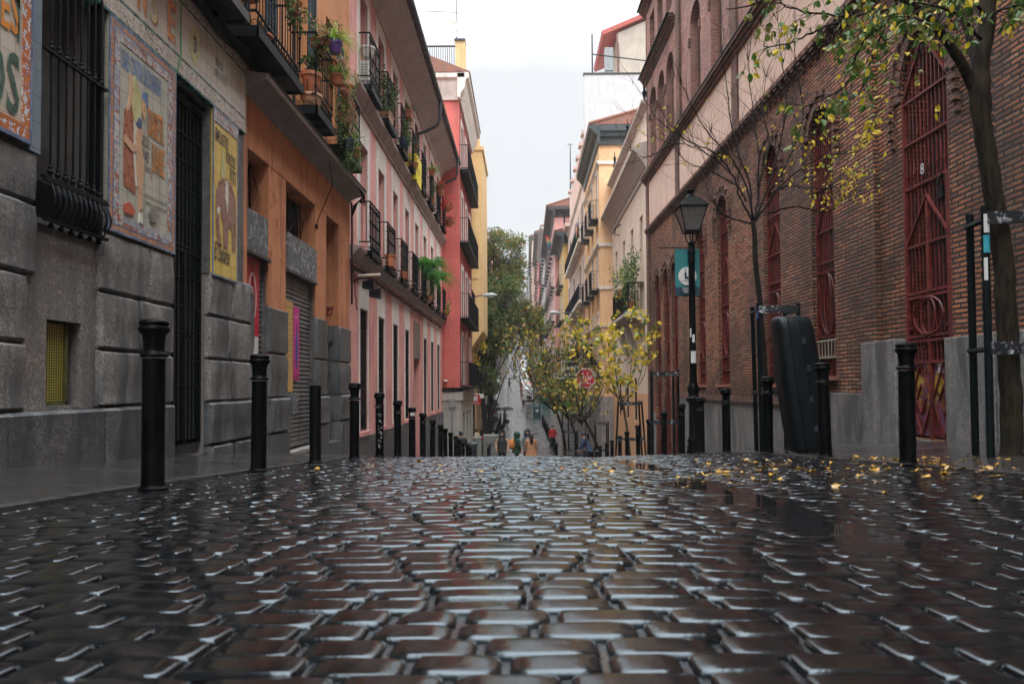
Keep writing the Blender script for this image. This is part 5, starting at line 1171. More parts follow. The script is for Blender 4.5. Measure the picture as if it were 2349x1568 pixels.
# pink band and its brick strips
m = MB(); wall_sheet(m, FR, U0R, RE, 5.88, 7.62, [], w=.10); m.wbox(FR, U0R, RE, .0, .12, 5.88, 5.93); m.build('plaster_band', S_PKB, BB)
m = MB()
for u in (11.0, 16.85, 22.75, RE-.42): m.wbox(FR, u, u+.42, .05, .145, 5.9, 7.62)
for k in range(20): m.wbox(FR, RE-.42, RE+.02, .06, .145, 5.9-.5*(k+1), 5.9-.5*k-.004)
m.build('brick_strip', M_BRD, BB)
m = MB(); m.wbox(FR, U0R, RE+.1, .0, .17, 7.62, 7.70); m.wbox(FR, U0R, RE+.12, .0, .23, 7.702, 7.78); m.wbox(FR, U0R, RE+.15, -.05, .29, 7.782, 7.86); m.build('brick_coping', M_BRD, BB)
m = MB(); m.wbox(FR, U0R, RE+.15, -.1, .31, 7.862, 7.90); m.build('coping_flashing', M_IRON, BB)
# upper storey with deep arched niches
nich = [(26.45, 27.55), (25.05, 26.15), (23.65, 24.75), (20.35, 21.45), (18.3, 19.3), (14.9, 15.9), (12.4, 13.4)]
m = MB(); hs_ = [(a, b, 7.9, 10.95, 'arch', .9) for a, b in nich]+[(a+.12, b-.12, 12.35, 13.75) for a, b in nich]
wall_sheet(m, FR, U0R, RE, 7.62, 18, hs_, w=.04, depth=.42); shell(m, FR, -24, RE, 7.62, 18, 8, w=-.4); m.wbox(FR, -24, U0R, -.38, .04, 5.881, 18); m.build('upper_wall', M_BRU, BB)
m = MB()
for a, b in nich:      # second order of the niches: stepped jambs
    m.wbox(FR, a, a+.14, -.38, -.16, 7.9, 10.3); m.wbox(FR, b-.14, b, -.38, -.16, 7.9, 10.3); m.wbox(FR, a-.10, a, .03, .09, 9.9, 10.15); m.wbox(FR, b, b+.10, .03, .09, 9.9, 10.15)
    m.wbox(FR, a, b, -.37, -.2, 7.9, 8.7)
for u0, u1, z in ((23.4, RE+.28, 11.5), (22.9, RE+.35, 14.2), (5.5, 22.4, 14.4)):
    for k in range(4): m.wbox(FR, u0-.03*k, min(u1, u1+.0)+.03*k, .03, .08+.055*k, z+.085*k, z+.08+.085*k)
m.wbox(FR, 22.55, 22.95, .03, .12, 7.9, 18); m.wbox(FR, 17.0, 17.5, .03, .10, 7.9, 18)
m.build('brick_relief', M_BRD, BB)
m = MB(); m.wbox(FR, 23.3, RE+.42, .1, .33, 11.84, 11.87); m.wbox(FR, 22.8, RE+.48, .1, .33, 14.54, 14.57); m.build('cornice_flashing', M_IRON, BB)
for a, b in nich:
    wn = wslab('window', M_GLASS, FR, a+.02, b-.02, 8.7, 10.95, -.40, -.38, BB); wslab('window', M_GLASS, FR, a+.1, b-.1, 12.3, 13.8, -.40, -.38, BB)
# granite plinth
def plinth(u0, u1, w1, zt_, zb_, mat=M_GRAN):
    m = MB(); m.wbox(FR, u0+.003, u1-.003, -.1, w1, zb_, zt_); return m.build('plinth_block', mat, BB, bevel=.012)
M_GRANC = granite('granite_cut', (.33,.32,.30), (.07,.074,.078), (.30,.26,.21), rough=.55, bmp=.4)
def zat(x, y): return RW(x, y)[1]
zt1 = zat(2040, 782); zt2 = zat(2260, 768); zt3 = zat(1945, 901)
for a, b, w_, zt_ in ((U0R, 7.6, .14, zt2), (7.6, G0-.02, .14, zt2), (G0-.02, 8.98, .16, zt2), (10.13, 10.62, .16, zt1), (10.62, 11.12, .155, zt1), (11.12, 12.3, .12, zt3), (12.3, 13.65, .12, zt3), (13.65, 15.2, .12, -.40), (15.2, 16.9, .12, -.40), (16.9, 18.6, .12, -.405), (18.6, 20.3, .12, -.40), (20.3, 22.0, .12, -.405), (22.0, 23.2, .16, -.40)):
    plinth(a, b, w_, zt_, -4 if a > 12 else -1.8, M_GRANC)
plinth(27.0, 28.0, .14, -1.0, -5, M_GRANC); wslab('threshold', M_GRANC, FR, GATE[0], GATE[1], -1.8, -.735, -.38, .10, BB)
# gates and window grilles
def red_grille(F, o, gate=False, oval=True):
    a, b, c, d, e = o; r = (b-a)/2; mu = (a+b)/2; ry = r*e; s = d-ry
    t_ = wslab('iron_gate' if gate else 'window_grille', M_RIRD, F, a, b, c, s+ry*.98, -.30, -.27, BB) if False else None
    m = MB(); pts = [(a, c), (a, s)]+[(mu-r*math.cos(PI*i/12), s+ry*math.sin(PI*i/12)) for i in range(1, 12)]+[(b, s), (b, c)]
    m.wprism(F, pts, -.40, -.36); back = m.build('window' if not gate else 'gate_backing', M_DARK, BB)
    m = MB(); nb = 9 if not gate else 12; wf = -.035
    for i in range(nb):
        u = a+.05+(b-a-.10)*i/(nb-1); zz = s+ry*math.sqrt(max(0, 1-((u-mu)/r)**2))-.05; m.wbox(F, u-.010, u+.010, wf-.015, wf+.005, c+(1.0 if gate else .02), zz)
        if i % 2: m.lathe([(.004,.16),(.022,.08),(.010,0)][::-1], F(u, wf, s-1.12), 6)
    for u in (a+.012, b-.012): m.wbox(F, u-.02, u+.02, wf-.02, wf+.03, c, s)
    H = s-c; lv = [c+.02, c+H*.085, c+H*.165, c+H*.43, c+H*.47, c+H*.60, c+H*.78, c+H*.90, s] if not gate else [c+1.0, c+1.28, c+1.34, c+1.86+.0, c+1.92, c+2.55, c+3.35, c+3.95, s-.05]
    for z in lv: m.wbox(F, a, b, wf+.005, wf+.028, z-.016, z+.016)
    def bar2(p, q):
        u0, z0 = p; u1, z1 = q; m.hexa([F(u0,wf,z0-.02),F(u1,wf,z1-.02),F(u1,wf+.035,z1-.02),F(u0,wf+.035,z0-.02),F(u0,wf,z0+.02),F(u1,wf,z1+.02),F(u1,wf+.035,z1+.02),F(u0,wf+.035,z0+.02)])
    bar2((a+.03, s+.0), (mu, s+ry*.88)); bar2((mu, s+ry*.88), (b-.03, s+.0))
    zt_ = lv[5]; bar2((a+.03, zt_), (mu, zt_+.62)); bar2((mu, zt_+.62), (b-.03, zt_))
    oz = (lv[2]+lv[3])/2; oh = (lv[3]-lv[2])/2
    for q in (.62, .30):
        el = [F(mu+r*q*math.cos(2*PI*i/24), wf+.03, oz+oh*.92*math.sin(2*PI*i/24)) for i in range(25)]; m.tube(el, .014, 5)
    for su in (-1, 1): m.wbox(F, mu+su*r*.8-.04, mu+su*r*.8+.04, wf, wf+.04, oz-oh*.6, oz-oh*.5)
    g = m.build('iron_gate' if gate else 'window_grille', M_RIR, BB)
    m = MB(); 
    if not gate: m.wprism(F, [(a+.02, c)]+[(a+.02, s-.1), (mu, s+ry*.72), (b-.02, s-.1), (b-.02, c)], -.10, -.085); m.build('sheet', M_RIRD, g)
    return g
for k, o in enumerate(OPN):
    gg = red_grille(FR, o, gate=(k == 0))
    if 1 <= k <= 4:
        m = MB(); m.wbox(FR, o[0]-.06, o[1]+.06, -.1, .16, o[2]-.06, o[2]-.004); m.build('window_sill', paint('painted_sill', (.24,.09,.07), .5, .2, coat=.2) if 'painted_sill' not in MATS else MATS['painted_sill'], BB)
    if k == 0: GT = gg
    if k == 1:
        m = MB()
        for z in (o[2]+.33, o[2]+.62): m.wbox(FR, o[0]+.01, o[1]-.01, -.005, .005, z-.014, z+.014)
        for i in range(7): u = o[0]+.07+.125*i; m.wbox(FR, u, u+.016, -.008, .003, o[2]+.33, o[2]+.62)
        m.build('bare_metal_strip', paint('grey_green_primer', (.24,.25,.19), .5, .2), gg)
# the gate's lower panels: riveted diamonds, paint and stickers
a, b, c, d, e = OPN[0]; mu = (a+b)/2
def gatepaint():
    m, n, b_ = newmat('gate_painted_panel'); wp, pos, s = wallpos(n)
    f = noi(n, scalev(n, pos, (1,1,.6)), 6, 4, .6, 1.0); g = noi(n, pos, 8, 3, .5, .5)
    c_ = mixc(n, rmp(n, g, [(.52, 0.0), (.56, 1.0)]), (.10,.016,.014), (.13,.05,.11)); zc = rmp(n, mth(n, 'MULTIPLY_ADD', s.outputs[2], .9, .62), [(.30, 0.0), (.5, 1.0)])
    k = mth(n, 'MULTIPLY', rmp(n, f, [(.50, 0.0), (.53, 1.0)]), zc); yk = rmp(n, s.outputs[1], [(0.0, 0.0), (1.0, 1.0)])
    c_ = mixc(n, k, c_, (.42,.27,.04)); h = rmp(n, noi(n, pos, 17, 5, .7), [(.62, 0.0), (.66, 1.0)]); c_ = mixc(n, h, c_, (.3,.26,.24)); n.links.new(c_, b_.inputs['Base Color']); b_.inputs['Roughness'].default_value = .35; return m
m = MB(); m.wbox(FR, a+.03, mu-.012, -.09, -.05, c+.03, c+1.0); m.wbox(FR, mu+.012, b-.03, -.09, -.05, c+.03, c+1.0); gp_ = m.build('gate_panel', gatepaint(), GT)
m = MB()
def bar3(p, q, w_=-.025, th=.018):
    u0, z0 = p; u1, z1 = q; m.hexa([FR(u0,w_-.03,z0-th),FR(u1,w_-.03,z1-th),FR(u1,w_,z1-th),FR(u0,w_,z0-th),FR(u0,w_-.03,z0+th),FR(u1,w_-.03,z1+th),FR(u1,w_,z1+th),FR(u0,w_,z0+th)])
for s_, u0_, u1_ in ((-1, a+.03, mu-.012), (1, mu+.012, b-.03)):
    um = (u0_+u1_)/2
    for z0_, z1_ in ((c+.05, c+.52),): pass
    bar3((u0_, c+.5), (um, c+.98)); bar3((um, c+.98), (u1_, c+.5)); bar3((u0_, c+.5), (um, c+.03)); bar3((um, c+.03), (u1_, c+.5))
    q = .11; bar3((um-q, c+.5), (um, c+.7)); bar3((um, c+.7), (um+q, c+.5)); bar3((um-q, c+.5), (um, c+.32)); bar3((um, c+.32), (um+q, c+.5))
m.wbox(FR, mu-.03, mu+.03, -.06, -.01, c, s_*0+c+3.1); m.wbox(FR, a-.0, a+.09, -.07, .0, c, c+3.35); m.wbox(FR, b-.05, b, -.07, .0, c, c+3.35)
m.build('gate_ribs', M_RIR, GT)
text_mesh('8', .2, G_GRY if False else paint('number_grey', (.35,.35,.33), .5, .1), FR, mu+.02, c+3.45, .02, GT, flip=-1, bold=.004)
m = MB(); m.wbox(FR, a+.16, a+.26, -.03, -.0, c+3.05, c+3.2); m.tube([FR(a+.16, 0, c+3.35), FR(a+.2, .03, c+3.2), FR(a+.25, 0, c+3.3)], .012, 5); m.build('chain_lock', M_IRON, GT)
m = MB(); m.wbox(FR, a+.30, a+.42, -.048, -.045, c+.85, c+.97); m.wbox(FR, a+.09, a+.14, -.048, -.045, c+.80, c+.92); m.build('sticker', P_WHT, GT)

# ================================================================ RIGHT 2..: houses down the street
def house(name, label, X, y0, y1, z1, mat, floors, wu, sgn=-1, band=None, eave=None, ww=.9, back=8, zb=None, bal=True, wins=True, side=None, balw=.45, fm=None, groundz=None, gmat=None, ornate=False, fmz=None, longbal=False, shut=False):
    """a street house: real openings, frames, balconies, string courses and eave"""
    F = FX(X, sgn); zb = zb if zb is not None else float(min(prof(y0), prof(y1)))-1
    T = thing(name, (X, (y0+y1)/2, gz(X, (y0+y1)/2)), label, 'building')
    hol = [(u-ww/2, u+ww/2, z+.12, z+.12+h_) for u in wu for z, h_ in floors]
    gz_ = groundz
    if gmat is not None:
        gh = [(u-ww*.6, u+ww*.6, zb, gz_-.7) for u in wu]
        m = MB(); wall_sheet(m, F, y0, y1, zb, gz_, gh, depth=.3, w=.02); m.box(min(X-.0*sgn, X-sgn*-back*-1) if False else min(X+sgn*.02, X-sgn*back), max(X+sgn*.02, X-sgn*back), y0-.002, y0+.001, zb, gz_); m.build('ground_floor_wall', gmat, T)
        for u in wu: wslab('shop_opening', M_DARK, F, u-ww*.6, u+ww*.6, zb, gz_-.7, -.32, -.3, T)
    m = MB(); wall_sheet(m, F, y0, y1, gz_ if gmat is not None else zb, z1, hol, depth=.22); shell(m, F, y0, y1, zb, z1, back, w=-.23)
    for yy in (y0, y1): m.add([F(yy,0,gz_ if gmat is not None else zb),F(yy,-.23,gz_ if gmat is not None else zb),F(yy,-.23,z1),F(yy,0,z1)], [(0,1,2,3)])
    m.build('wall', mat, T)
    far = y0 > 60
    for i, u in enumerate(wu):
        for z, h_ in floors:
            if far:
                o = wslab('window', M_GLASS, F, u-ww/2, u+ww/2, z+.12, z+.12+h_, -.2, -.17, T)
                mm = MB(); mm.wbox(F, u-.03, u+.03, -.17, -.14, z+.12, z+.12+h_); mm.wbox(F, u-ww/2-.13, u-ww/2, -.01, .03, z+.12, z+h_+.2); mm.wbox(F, u+ww/2, u+ww/2+.13, -.01, .03, z+.12, z+h_+.2); mm.wbox(F, u-ww/2-.13, u+ww/2+.13, -.01, .035, z+.12+h_, z+.3+h_)
                mm.build('frame', fm or S_WH, o)
            else:
                french(T, F, u-ww/2, u+ww/2, z+.12, z+.12+h_, .15)
                mm = MB(); mm.wbox(F, u-ww/2-.13, u-ww/2, -.01, .03, z+.12, z+h_+.2); mm.wbox(F, u+ww/2, u+ww/2+.13, -.01, .03, z+.12, z+h_+.2); mm.wbox(F, u-ww/2-.13, u+ww/2+.13, -.01, .035, z+.12+h_, z+.3+h_); mm.build('window_surround', fm or S_WH, T)
            if shut and (i*7+int(z)) % 3 == 0: louvre(T, F, u+ww/2+.02, u+ww/2+.4, z+.12, z+.1+h_, .02, M_BROWNP)
            if bal and not longbal: balcony(T, F, u-ww/2-.25, u+ww/2+.25, z-.05, w=balw, h=1.05, bars=8 if far else 10, slab=.14, ornate=ornate, band=.18, side=2 if far else 3)
    if longbal:
        for z, h_ in floors:
            k = 0
            for u in wu: balcony(T, F, u-1.05, u+1.05, z-.05, w=balw, h=1.05, bars=11, slab=.22, mslab=fm or S_WH, ornate=False, side=2)
    if band:
        m = MB()
        for z in band: m.wsweep(F, [(-.02,z-.16),(.05,z-.14),(.08,z-.05),(.14,z),(.14,z+.05),(-.02,z+.08)], y0-.06, y1)
        for z in band: m.box(min(X, X-sgn*3), max(X, X-sgn*3), y0-.08, y0-.001, z-.12, z+.05)
        m.build('string_course', fm or S_WH, T)
    if eave:
        ew, eh, em = eave; m = MB(); m.wsweep(F, [(-.02,z1-.9),(.08,z1-.88),(.12,z1-.45),(.3,z1-.3),(ew*.8,z1-.12),(ew,z1-.05),(ew,z1+.12),(-.02,z1+.14)], y0-ew*.8, y1)
        a_, b_ = (X, X-sgn*back) if sgn < 0 else (X-back, X)
        for k, (q, za, zb_) in enumerate(((.12, z1-.88, z1-.45), (.3, z1-.448, z1-.20), (ew*.8, z1-.198, z1+.12))): m.box(min(X, X-sgn*back), max(X, X-sgn*back), y0-q, y0-.001, za, zb_)
        m.build('eave', em, T)
        m = MB(); m.wsweep(F, [(ew+.02,z1+.14),(ew+.02,z1+.20),(-back*.45,z1+eh),(-back,z1+.2),(-.02,z1+.14)], y0-ew*.8, y1)
        for i in range(int((y1-y0)/.3)):
            u = y0-ew*.8+.3*i; m.tube([F(u, ew+.03, z1+.2), F(u, -back*.45, z1+eh+.05)], .08, 6)
        m.build('roof', M_RTILE, T)
    return T
S_CR2 = stucco('cream_stucco', (.72,.57,.45), (.65,.50,.39), stain=(.3,.23,.18), stain_amt=.35, bmp=.06, panel=(3.2,1.8))
S_CRW = stucco('cornice_cream', (.50,.42,.37), (.44,.36,.31), stain=(.2,.17,.15), stain_amt=.5, bmp=.05)
S_PCH = stucco('peach_stucco', (.76,.49,.28), (.70,.43,.23), stain=(.33,.2,.12), stain_amt=.35, bmp=.15)
S_LPK = stucco('pale_pink_stucco', (.72,.53,.47), (.66,.47,.42), stain=(.3,.2,.19), stain_amt=.3, bmp=.05)
S_WALL = stucco('white_wall', (.60,.60,.60), (.55,.55,.56), stain=(.40,.38,.38), stain_amt=.35, bmp=.05)
S_DPK = stucco('dusty_pink_stucco', (.66,.34,.31), (.60,.29,.27), stain=(.3,.14,.13), stain_amt=.3, bmp=.05)
S_OCH = stucco('ochre_stucco', (.68,.46,.17), (.60,.40,.14), stain=(.3,.2,.1), stain_amt=.3, bmp=.05)
S_PALE = stucco('pale_stone', (.50,.48,.44), (.42,.40,.37), stain=(.2,.19,.18), stain_amt=.4, bmp=.05)
M_EAVE = paint('dark_eave', (.035,.045,.05), .5, .3)
S_SHOP = stucco('shop_front', (.34,.30,.28), (.22,.20,.19), stain=(.06,.055,.05), stain_amt=.6, bmp=.1, panel=(2,1.2))
# cream house next to the brick one
CX_ = 4.78; FC = FX(CX_, -1)
CH = thing('cream_house', (CX_, 34, gz(CX_, 34)), 'cream plaster house with a heavy cornice and plant covered balcony next to the brick building', 'building')
hc = [(u-.4, u+.4, 4.2, 6.9) for u in (30.1, 32.7, 35.4, 38.3)]; hc2 = [(u-.32, u+.32, -1.5, .3) for u in (32.1, 34.6, 37.3)]; hd = [(32.0, 34.2, 3.2, 3.9)]
m = MB(); wall_sheet(m, FC, RE+.05, 40.2, -6, 9.0, hc+hc2, depth=.3); shell(m, FC, RE+.05, 40.2, -6, 10.9, 8, w=-.31); m.wbox(FC, RE+.05, 40.2, -.3, -.0, 9.0, 10.9); m.build('wall', S_CR2, CH)
cvp = [(-.02,8.15),(.06,8.2),(.08,8.35),(.14,8.4),(.2,8.55),(.55,8.95),(.62,9.0),(.62,9.12),(.3,9.3),(-.02,9.35)]
m = MB(); wall_sheet(m, FC, RE+.06, 40.15, -6, -.35, [(a-.06, b+.06, c-.06, d) for a, b, c, d in hc2], w=.012, depth=.02); m.build('lower_render', stucco('rough_orange_render', (.70,.38,.20), (.62,.33,.17), stain=(.4,.2,.12), stain_amt=.5, bmp=.5, fine=20), CH)
m = MB(); m.wsweep(FC, cvp, RE+.06, 40.1); m.build('cornice', S_CRW, CH, smooth=True, angle=30)
m = MB(); m.wsweep(FC, [(-.02,10.7),(.05,10.72),(.1,10.8),(.25,10.85),(.25,10.95),(-.3,11.0)], RE+.06, 40.1); m.build('parapet_moulding', S_CRW, CH, smooth=True, angle=30)
m = MB()
for u in (28.6, 33.4, 38.2): m.lathe([(.05,0),(.04,.2),(.08,.3),(.10,.4),(.05,.5),(.06,.7),(.09,.75),(.03,.9),(.01,1.15)], FC(u, .05, 11.0), 8)
m.build('finial', M_IRON, CH, smooth=True)
for k, (a, b, c, d) in enumerate(hc): french(CH, FC, a, b, c, d, .22, fm=M_BROWNP); 
m = MB()
for (a, b, c, d) in hc: m.wbox(FC, a-.12, b+.12, -.01, .12, c-.14, c-.01)
m.build('window_sill', S_CRW, CH)
for (a, b, c, d) in hc2:
    wn = wslab('window', M_GLASS, FC, a, b, c, d, -.28, -.25, CH); m = MB()
    for i in range(5): u = a+.04+(b-a-.08)*i/4; m.wbox(FC, u-.012, u+.012, -.03, -.01, c, d)
    for i in range(5): z = c+.05+(d-c-.1)*i/4; m.wbox(FC, a, b, -.04, -.02, z-.012, z+.012)
    m.build('window_bars', M_IRON, wn)
ZB_ = 2.95
m = MB(); m.wsweep(FC, [(-.02,2.45),(.15,2.47),(.2,2.6),(.45,2.7),(.6,2.8),(.68,2.85),(.68,2.98),(-.02,3.0)], 29.4, 35.2); 
for u in (30.2, 32.2, 34.2):
    pr = [(0, 2.46), (.5, 2.46), (.48, 2.3), (.36, 2.22), (.24, 2.0), (.2, 1.7), (.12, 1.45), (0, 1.4)]
    m.hexa([FC(u,0,1.4)]*1+[FC(u+.3,0,1.4), FC(u+.3,.14,1.4), FC(u,.14,1.4), FC(u,0,2.46), FC(u+.3,0,2.46), FC(u+.3,.5,2.46), FC(u,.5,2.46)])
m.build('stone_balcony', S_CRW, CH, smooth=True, angle=30)
m = MB()
for i in range(30): u = 29.6+5.4*i/29; m.tube([FC(u,.6,3.0), FC(u,.6,4.1)], .012, 4)
for i in range(5): m.tube([FC(29.6,.12*i,3.0), FC(29.6,.12*i,4.1)], .012, 4)
m.wbox(FC, 29.55, 35.05, .58, .63, 4.08, 4.13); m.wbox(FC, 29.55, 29.62, 0, .62, 4.08, 4.13); m.wbox(FC, 29.55, 35.05, .58, .63, 3.03, 3.06); m.build('railing', M_IRON, CH)
m = MB(); m.tube([FC(36.2,.02,7.9), FC(36.2,.3,7.7), FC(36.2,.34,7.4), FC(36.2,.1,7.35)], .03, 5); m.build('hook', M_IRON, CH)
pot('c', (CX_-.45, 30.2, 3.1), .2, .3, M_TERRA, 'terracotta pot with a tall climbing bush on the cream house balcony', group='plants on the cream house balcony', mix=((0,4),(1,4),(2,1)), n=900, sz=.11, seed=40, pr=(.35,.8,1.5), drop=.6)
pot('c', (CX_-.55, 31.8, 3.8), .2, .3, M_TERRA, 'terracotta pot with leaves spilling over the rail of the cream house balcony', group='plants on the cream house balcony', mix=((0,4),(1,3),(3,1)), n=700, sz=.11, seed=41, pr=(.5,1.2,1.0), drop=.8)
# peach, white, yellow, pink ... houses
PH = house('peach_house', 'peach house with a black eave and stacked iron balconies past the cream house', 4.12, 40.2, 49.9, 14.0, S_PCH, [(9.15,2.6),(5.2,2.7),(1.2,2.6)], (41.6, 44.4, 47.2), band=(7.7, 5.35, 3.3, 12.2), eave=(.55, 1.3, M_EAVE), ww=.85, groundz=-.6, gmat=S_SHOP)
WH = house('tall_pink_house', 'tall pale pink house with a blank white side wall and long rows of balconies', 4.14, 50.0, 70, 14.2, S_LPK, [(9.9,2.8),(5.7,3.0),(1.6,2.6)], tuple(51.4+2.25*i for i in range(8)), band=(14.1,), groundz=-.7, gmat=S_SHOP, longbal=True, shut=True)
m = MB(); m.box(4.14, 12, 49.98, 50.3, 14.1, 21.2); m.box(4.16, 12, 49.95, 49.98, 11, 21.15); m.box(4.9, 12, 50.3, 70, 14.2, 20.8); m.build('side_wall', S_WALL, WH)
m = MB(); m.box(4.1, 12, 49.9, 50.35, 21.2, 21.3)
m.build('coping', M_WOODK, WH)
m = MB(); 
for u in (51.5, 54, 57, 60, 63.5, 67): m.box(4.2, 4.95, u, u+.7, 14.2, 17.6); m.box(4.05, 5.0, u-.1, u+.8, 17.6, 17.85)
m.build('dormer_pier', S_LPK, WH); balcony(WH, FX(4.14, -1), 66, 68.6, 14.3, w=.5, bars=10, ornate=False, slab=.3, mslab=S_LPK)
t = thing('flag', (3.55, 50.5, 11.3), 'rainbow coloured cloth hanging on the top balcony rail of the tall pink house', 'flag')
m = MB(); nn = 6
for i in range(nn+1):
    for j in range(4): m.v.append((3.62-.05*math.sin(i), 50.3+.28*i, 11.2-.3*j-.05*math.sin(i*2)))
for i in range(nn):
    for j in range(3): m.f.append((i*4+j, i*4+j+1, (i+1)*4+j+1, (i+1)*4+j)); m.mi.append((i+j) % 4)
m.build('cloth', [P_BLU, P_YEL, P_RED, paint('cloth_green', (.05,.3,.2), .6, .1)], t)
# rooftop house behind the white wall
RHs = thing('rooftop_house', (7.6, 54, 20.8), 'plastered attic house with a red tiled verge above the white wall', 'building')
m = MB(); FY2 = FY(54); m.wprism(FY2, [(7.0, 20), (14, 20), (14, 29.0), (7.0, 26.0)], -6, 0); m.build('wall', stucco('attic_plaster', (.50,.43,.35), (.42,.36,.30), stain=(.25,.2,.17), stain_amt=.5, bmp=.05), RHs)
m = MB(); m.wprism(FY2, [(5.9, 25.75), (14, 29.2), (14, 29.5), (5.8, 26.05)], -6.3, .25); m.build('roof', paint('red_verge', (.38,.07,.05), .6, .2), RHs)
m = MB(); m.tube([(6.9,53.6,25.7),(6.9,53.6,25.2),(6.95,53.6,25.0),(7.0,53.6,21)], .09, 6); m.build('downpipe', paint('brown_pipe', (.16,.07,.06), .5, .2), RHs)
t = thing('air_conditioner', (6.6, 53.6, 22.8), 'grey air conditioner unit hung beside the attic house', 'air conditioner'); m = MB(); m.box(6.0, 6.6, 53.5, 54.1, 23.0, 24.7); m.hexa([(5.7,53.5,22.8),(6.8,53.5,22.8),(6.8,54.2,22.8),(5.7,54.2,22.8),(5.7,53.5,22.9),(6.8,53.5,22.9),(6.8,54.2,22.9),(5.7,54.2,22.9)]); m.build('casing', paint('weathered_grey', (.22,.23,.23), .5, .2), t)
t = thing('roof_rail', (4.7, 50.4, 21.3), 'black iron post with a long rail above the white wall', 'rail'); m = MB(); m.tube([(4.75,50.2,21.3),(4.75,50.2,24.1)], .05, 5); m.tube([(4.75,50.2,22.7),(10.4,52,22.8)], .04, 5); m.build('post', M_IRON, t)
house('ochre_house', 'narrow ochre house with a black eave down the right side', 3.75, 70.1, 79.8, 14.4, S_OCH, [(9.6,2.6),(6.2,2.6),(2.6,2.5)], (72, 75, 78), eave=(.9, 1.3, M_EAVE), groundz=.3, gmat=S_SHOP)
EH = house('dusty_pink_house', 'dusty pink corner house with a deep dark eave and tiled roof down the right side', 3.3, 80, 110, 19.2, S_DPK, [(14.6,2.9),(10.8,2.9),(7.0,2.9),(3.2,2.7)], tuple(82+3.3*i for i in range(9)), eave=(.9, 1.6, M_WOODK), groundz=1.6, gmat=S_PALE, band=(14.2, 10.4))
t = thing('roof_antenna', (5.2, 82, 20.4), 'thin lattice antenna mast above the dusty pink house', 'antenna'); m = MB(); m.tube([(5.2,82,20.4),(5.2,82,27)], [.12,.05], 5); m.tube([(4.9,82,26.9),(5.5,82,26.9)], .04, 4); m.build('mast', M_ZINC, t)
house('white_ornate_house', 'white ornate house with many balconies far down the right side', 3.05, 110.2, 140, 23.6, S_PALE, [(19,2.9),(15.2,2.9),(11.4,2.9),(7.6,2.9),(4.0,2.6)], tuple(112.5+3.6*i for i in range(8)), eave=(.7, 1.2, S_PALE), groundz=3, gmat=S_SHOP)
house('far_red_house', 'red house with white trim far up the right side of the hill', 2.7, 140.2, 178, 29, S_RD, [(24,3),(20,3),(16,3),(12,3),(8.2,2.9)], tuple(143+4.4*i for i in range(8)), eave=(.8, 1.5, M_WOODK), groundz=7.5, gmat=S_PALE, balw=.5)
house('far_cream_house', 'pale cream house near the top of the hill on the right', 1.9, 178.2, 240, 36, S_CR2, [(30,3),(26,3),(22,3),(18,3),(14,3)], tuple(181+5.5*i for i in range(11)), eave=(.7, 1.5, M_WOODK), groundz=13.5, gmat=S_PALE)
house('far_white_house', 'whitish house closing the right side at the top of the hill', 1.2, 240.3, 320, 46, S_PALE, [(40,3),(36,3),(32,3),(28,3),(24,3)], tuple(244+7*i for i in range(11)), groundz=23, gmat=S_LPK)
# left side beyond the yellow house (mostly behind the big trees)
for k, (y0, y1, X_, z1, mt, lb, nm) in enumerate(((62.2, 84, -4.3, 13.5, S_CR2, 'cream house behind the big green trees on the left', 'tree_side_house'), (84.2, 112, -5.2, 15.5, S_DPK, 'pink house behind the trees half way down the left side', 'left_pink_house'),
        (112.2, 150, -6.3, 19.5, S_PALE, 'pale house behind the farther left trees', 'left_pale_house'), (150.3, 220, -6.6, 29, S_OCH, 'ochre house high on the left of the hill', 'left_ochre_house'), (220.3, 325, -7, 40, S_PALE, 'grey white block at the top left of the street', 'left_white_block'))):
    gzz = float(prof(y1))+1.8; fl = [(z, 2.7) for z in np.arange(gzz+.3, z1-3.2, 3.6)]
    house(nm, lb, X_, y0, y1, z1, mt, fl, tuple(np.arange(y0+2.5, y1-1.5, 4.5 if y0 < 150 else 8)), sgn=1, eave=(.6, 1.2, M_WOODK), groundz=gzz, gmat=S_SHOP)
EB = thing('hilltop_building', (0, 332, 20), 'pale building closing the street at the top of the hill', 'building')
F3 = FY(332); m = MB(); wall_sheet(m, F3, -30, 30, 18, 44, [(x-.7, x+.7, z, z+2.2) for x in range(-28, 29, 4) for z in (24, 28, 32, 36, 40)], depth=.4); m.box(-30, 30, 332.41, 340, 18, 44); m.build('wall', S_PALE, EB)
m = MB(); m.box(-30, 30, 332.3, 332.35, 20, 43); m.build('window_glass', M_GLASS, EB)
# ================================================================ street furniture
ORD = ['nearest','second','third','fourth','fifth','sixth','seventh','eighth','ninth','tenth','eleventh','twelfth','thirteenth','fourteenth','fifteenth','sixteenth','seventeenth','eighteenth','nineteenth','twentieth','twenty first','twenty second','twenty third','twenty fourth','twenty fifth']
BOL = [(.076,0),(.077,.012),(.067,.018),(.063,.03),(.0605,.06),(.0600,.70),(.0605,.735),(.070,.742),(.0725,.752),(.070,.762),(.059,.767),(.0555,.785),(.057,.82),(.061,.86),(.0625,.868),(.078,.884),(.083,.896),(.082,.908),(.073,.916),(.072,.921),(.079,.927),(.079,.938),(.070,.949),(.04,.956),(.004,.959)]
M_BOL = paint('bollard_paint', (.0018,.0025,.003), .42, .5, nscale=14, bmp=.3, spec=.08, coat=.02, dirt=(.006,.006,.006))
M_STK = paint('sticker_white', (.55,.55,.53), .5, .1)
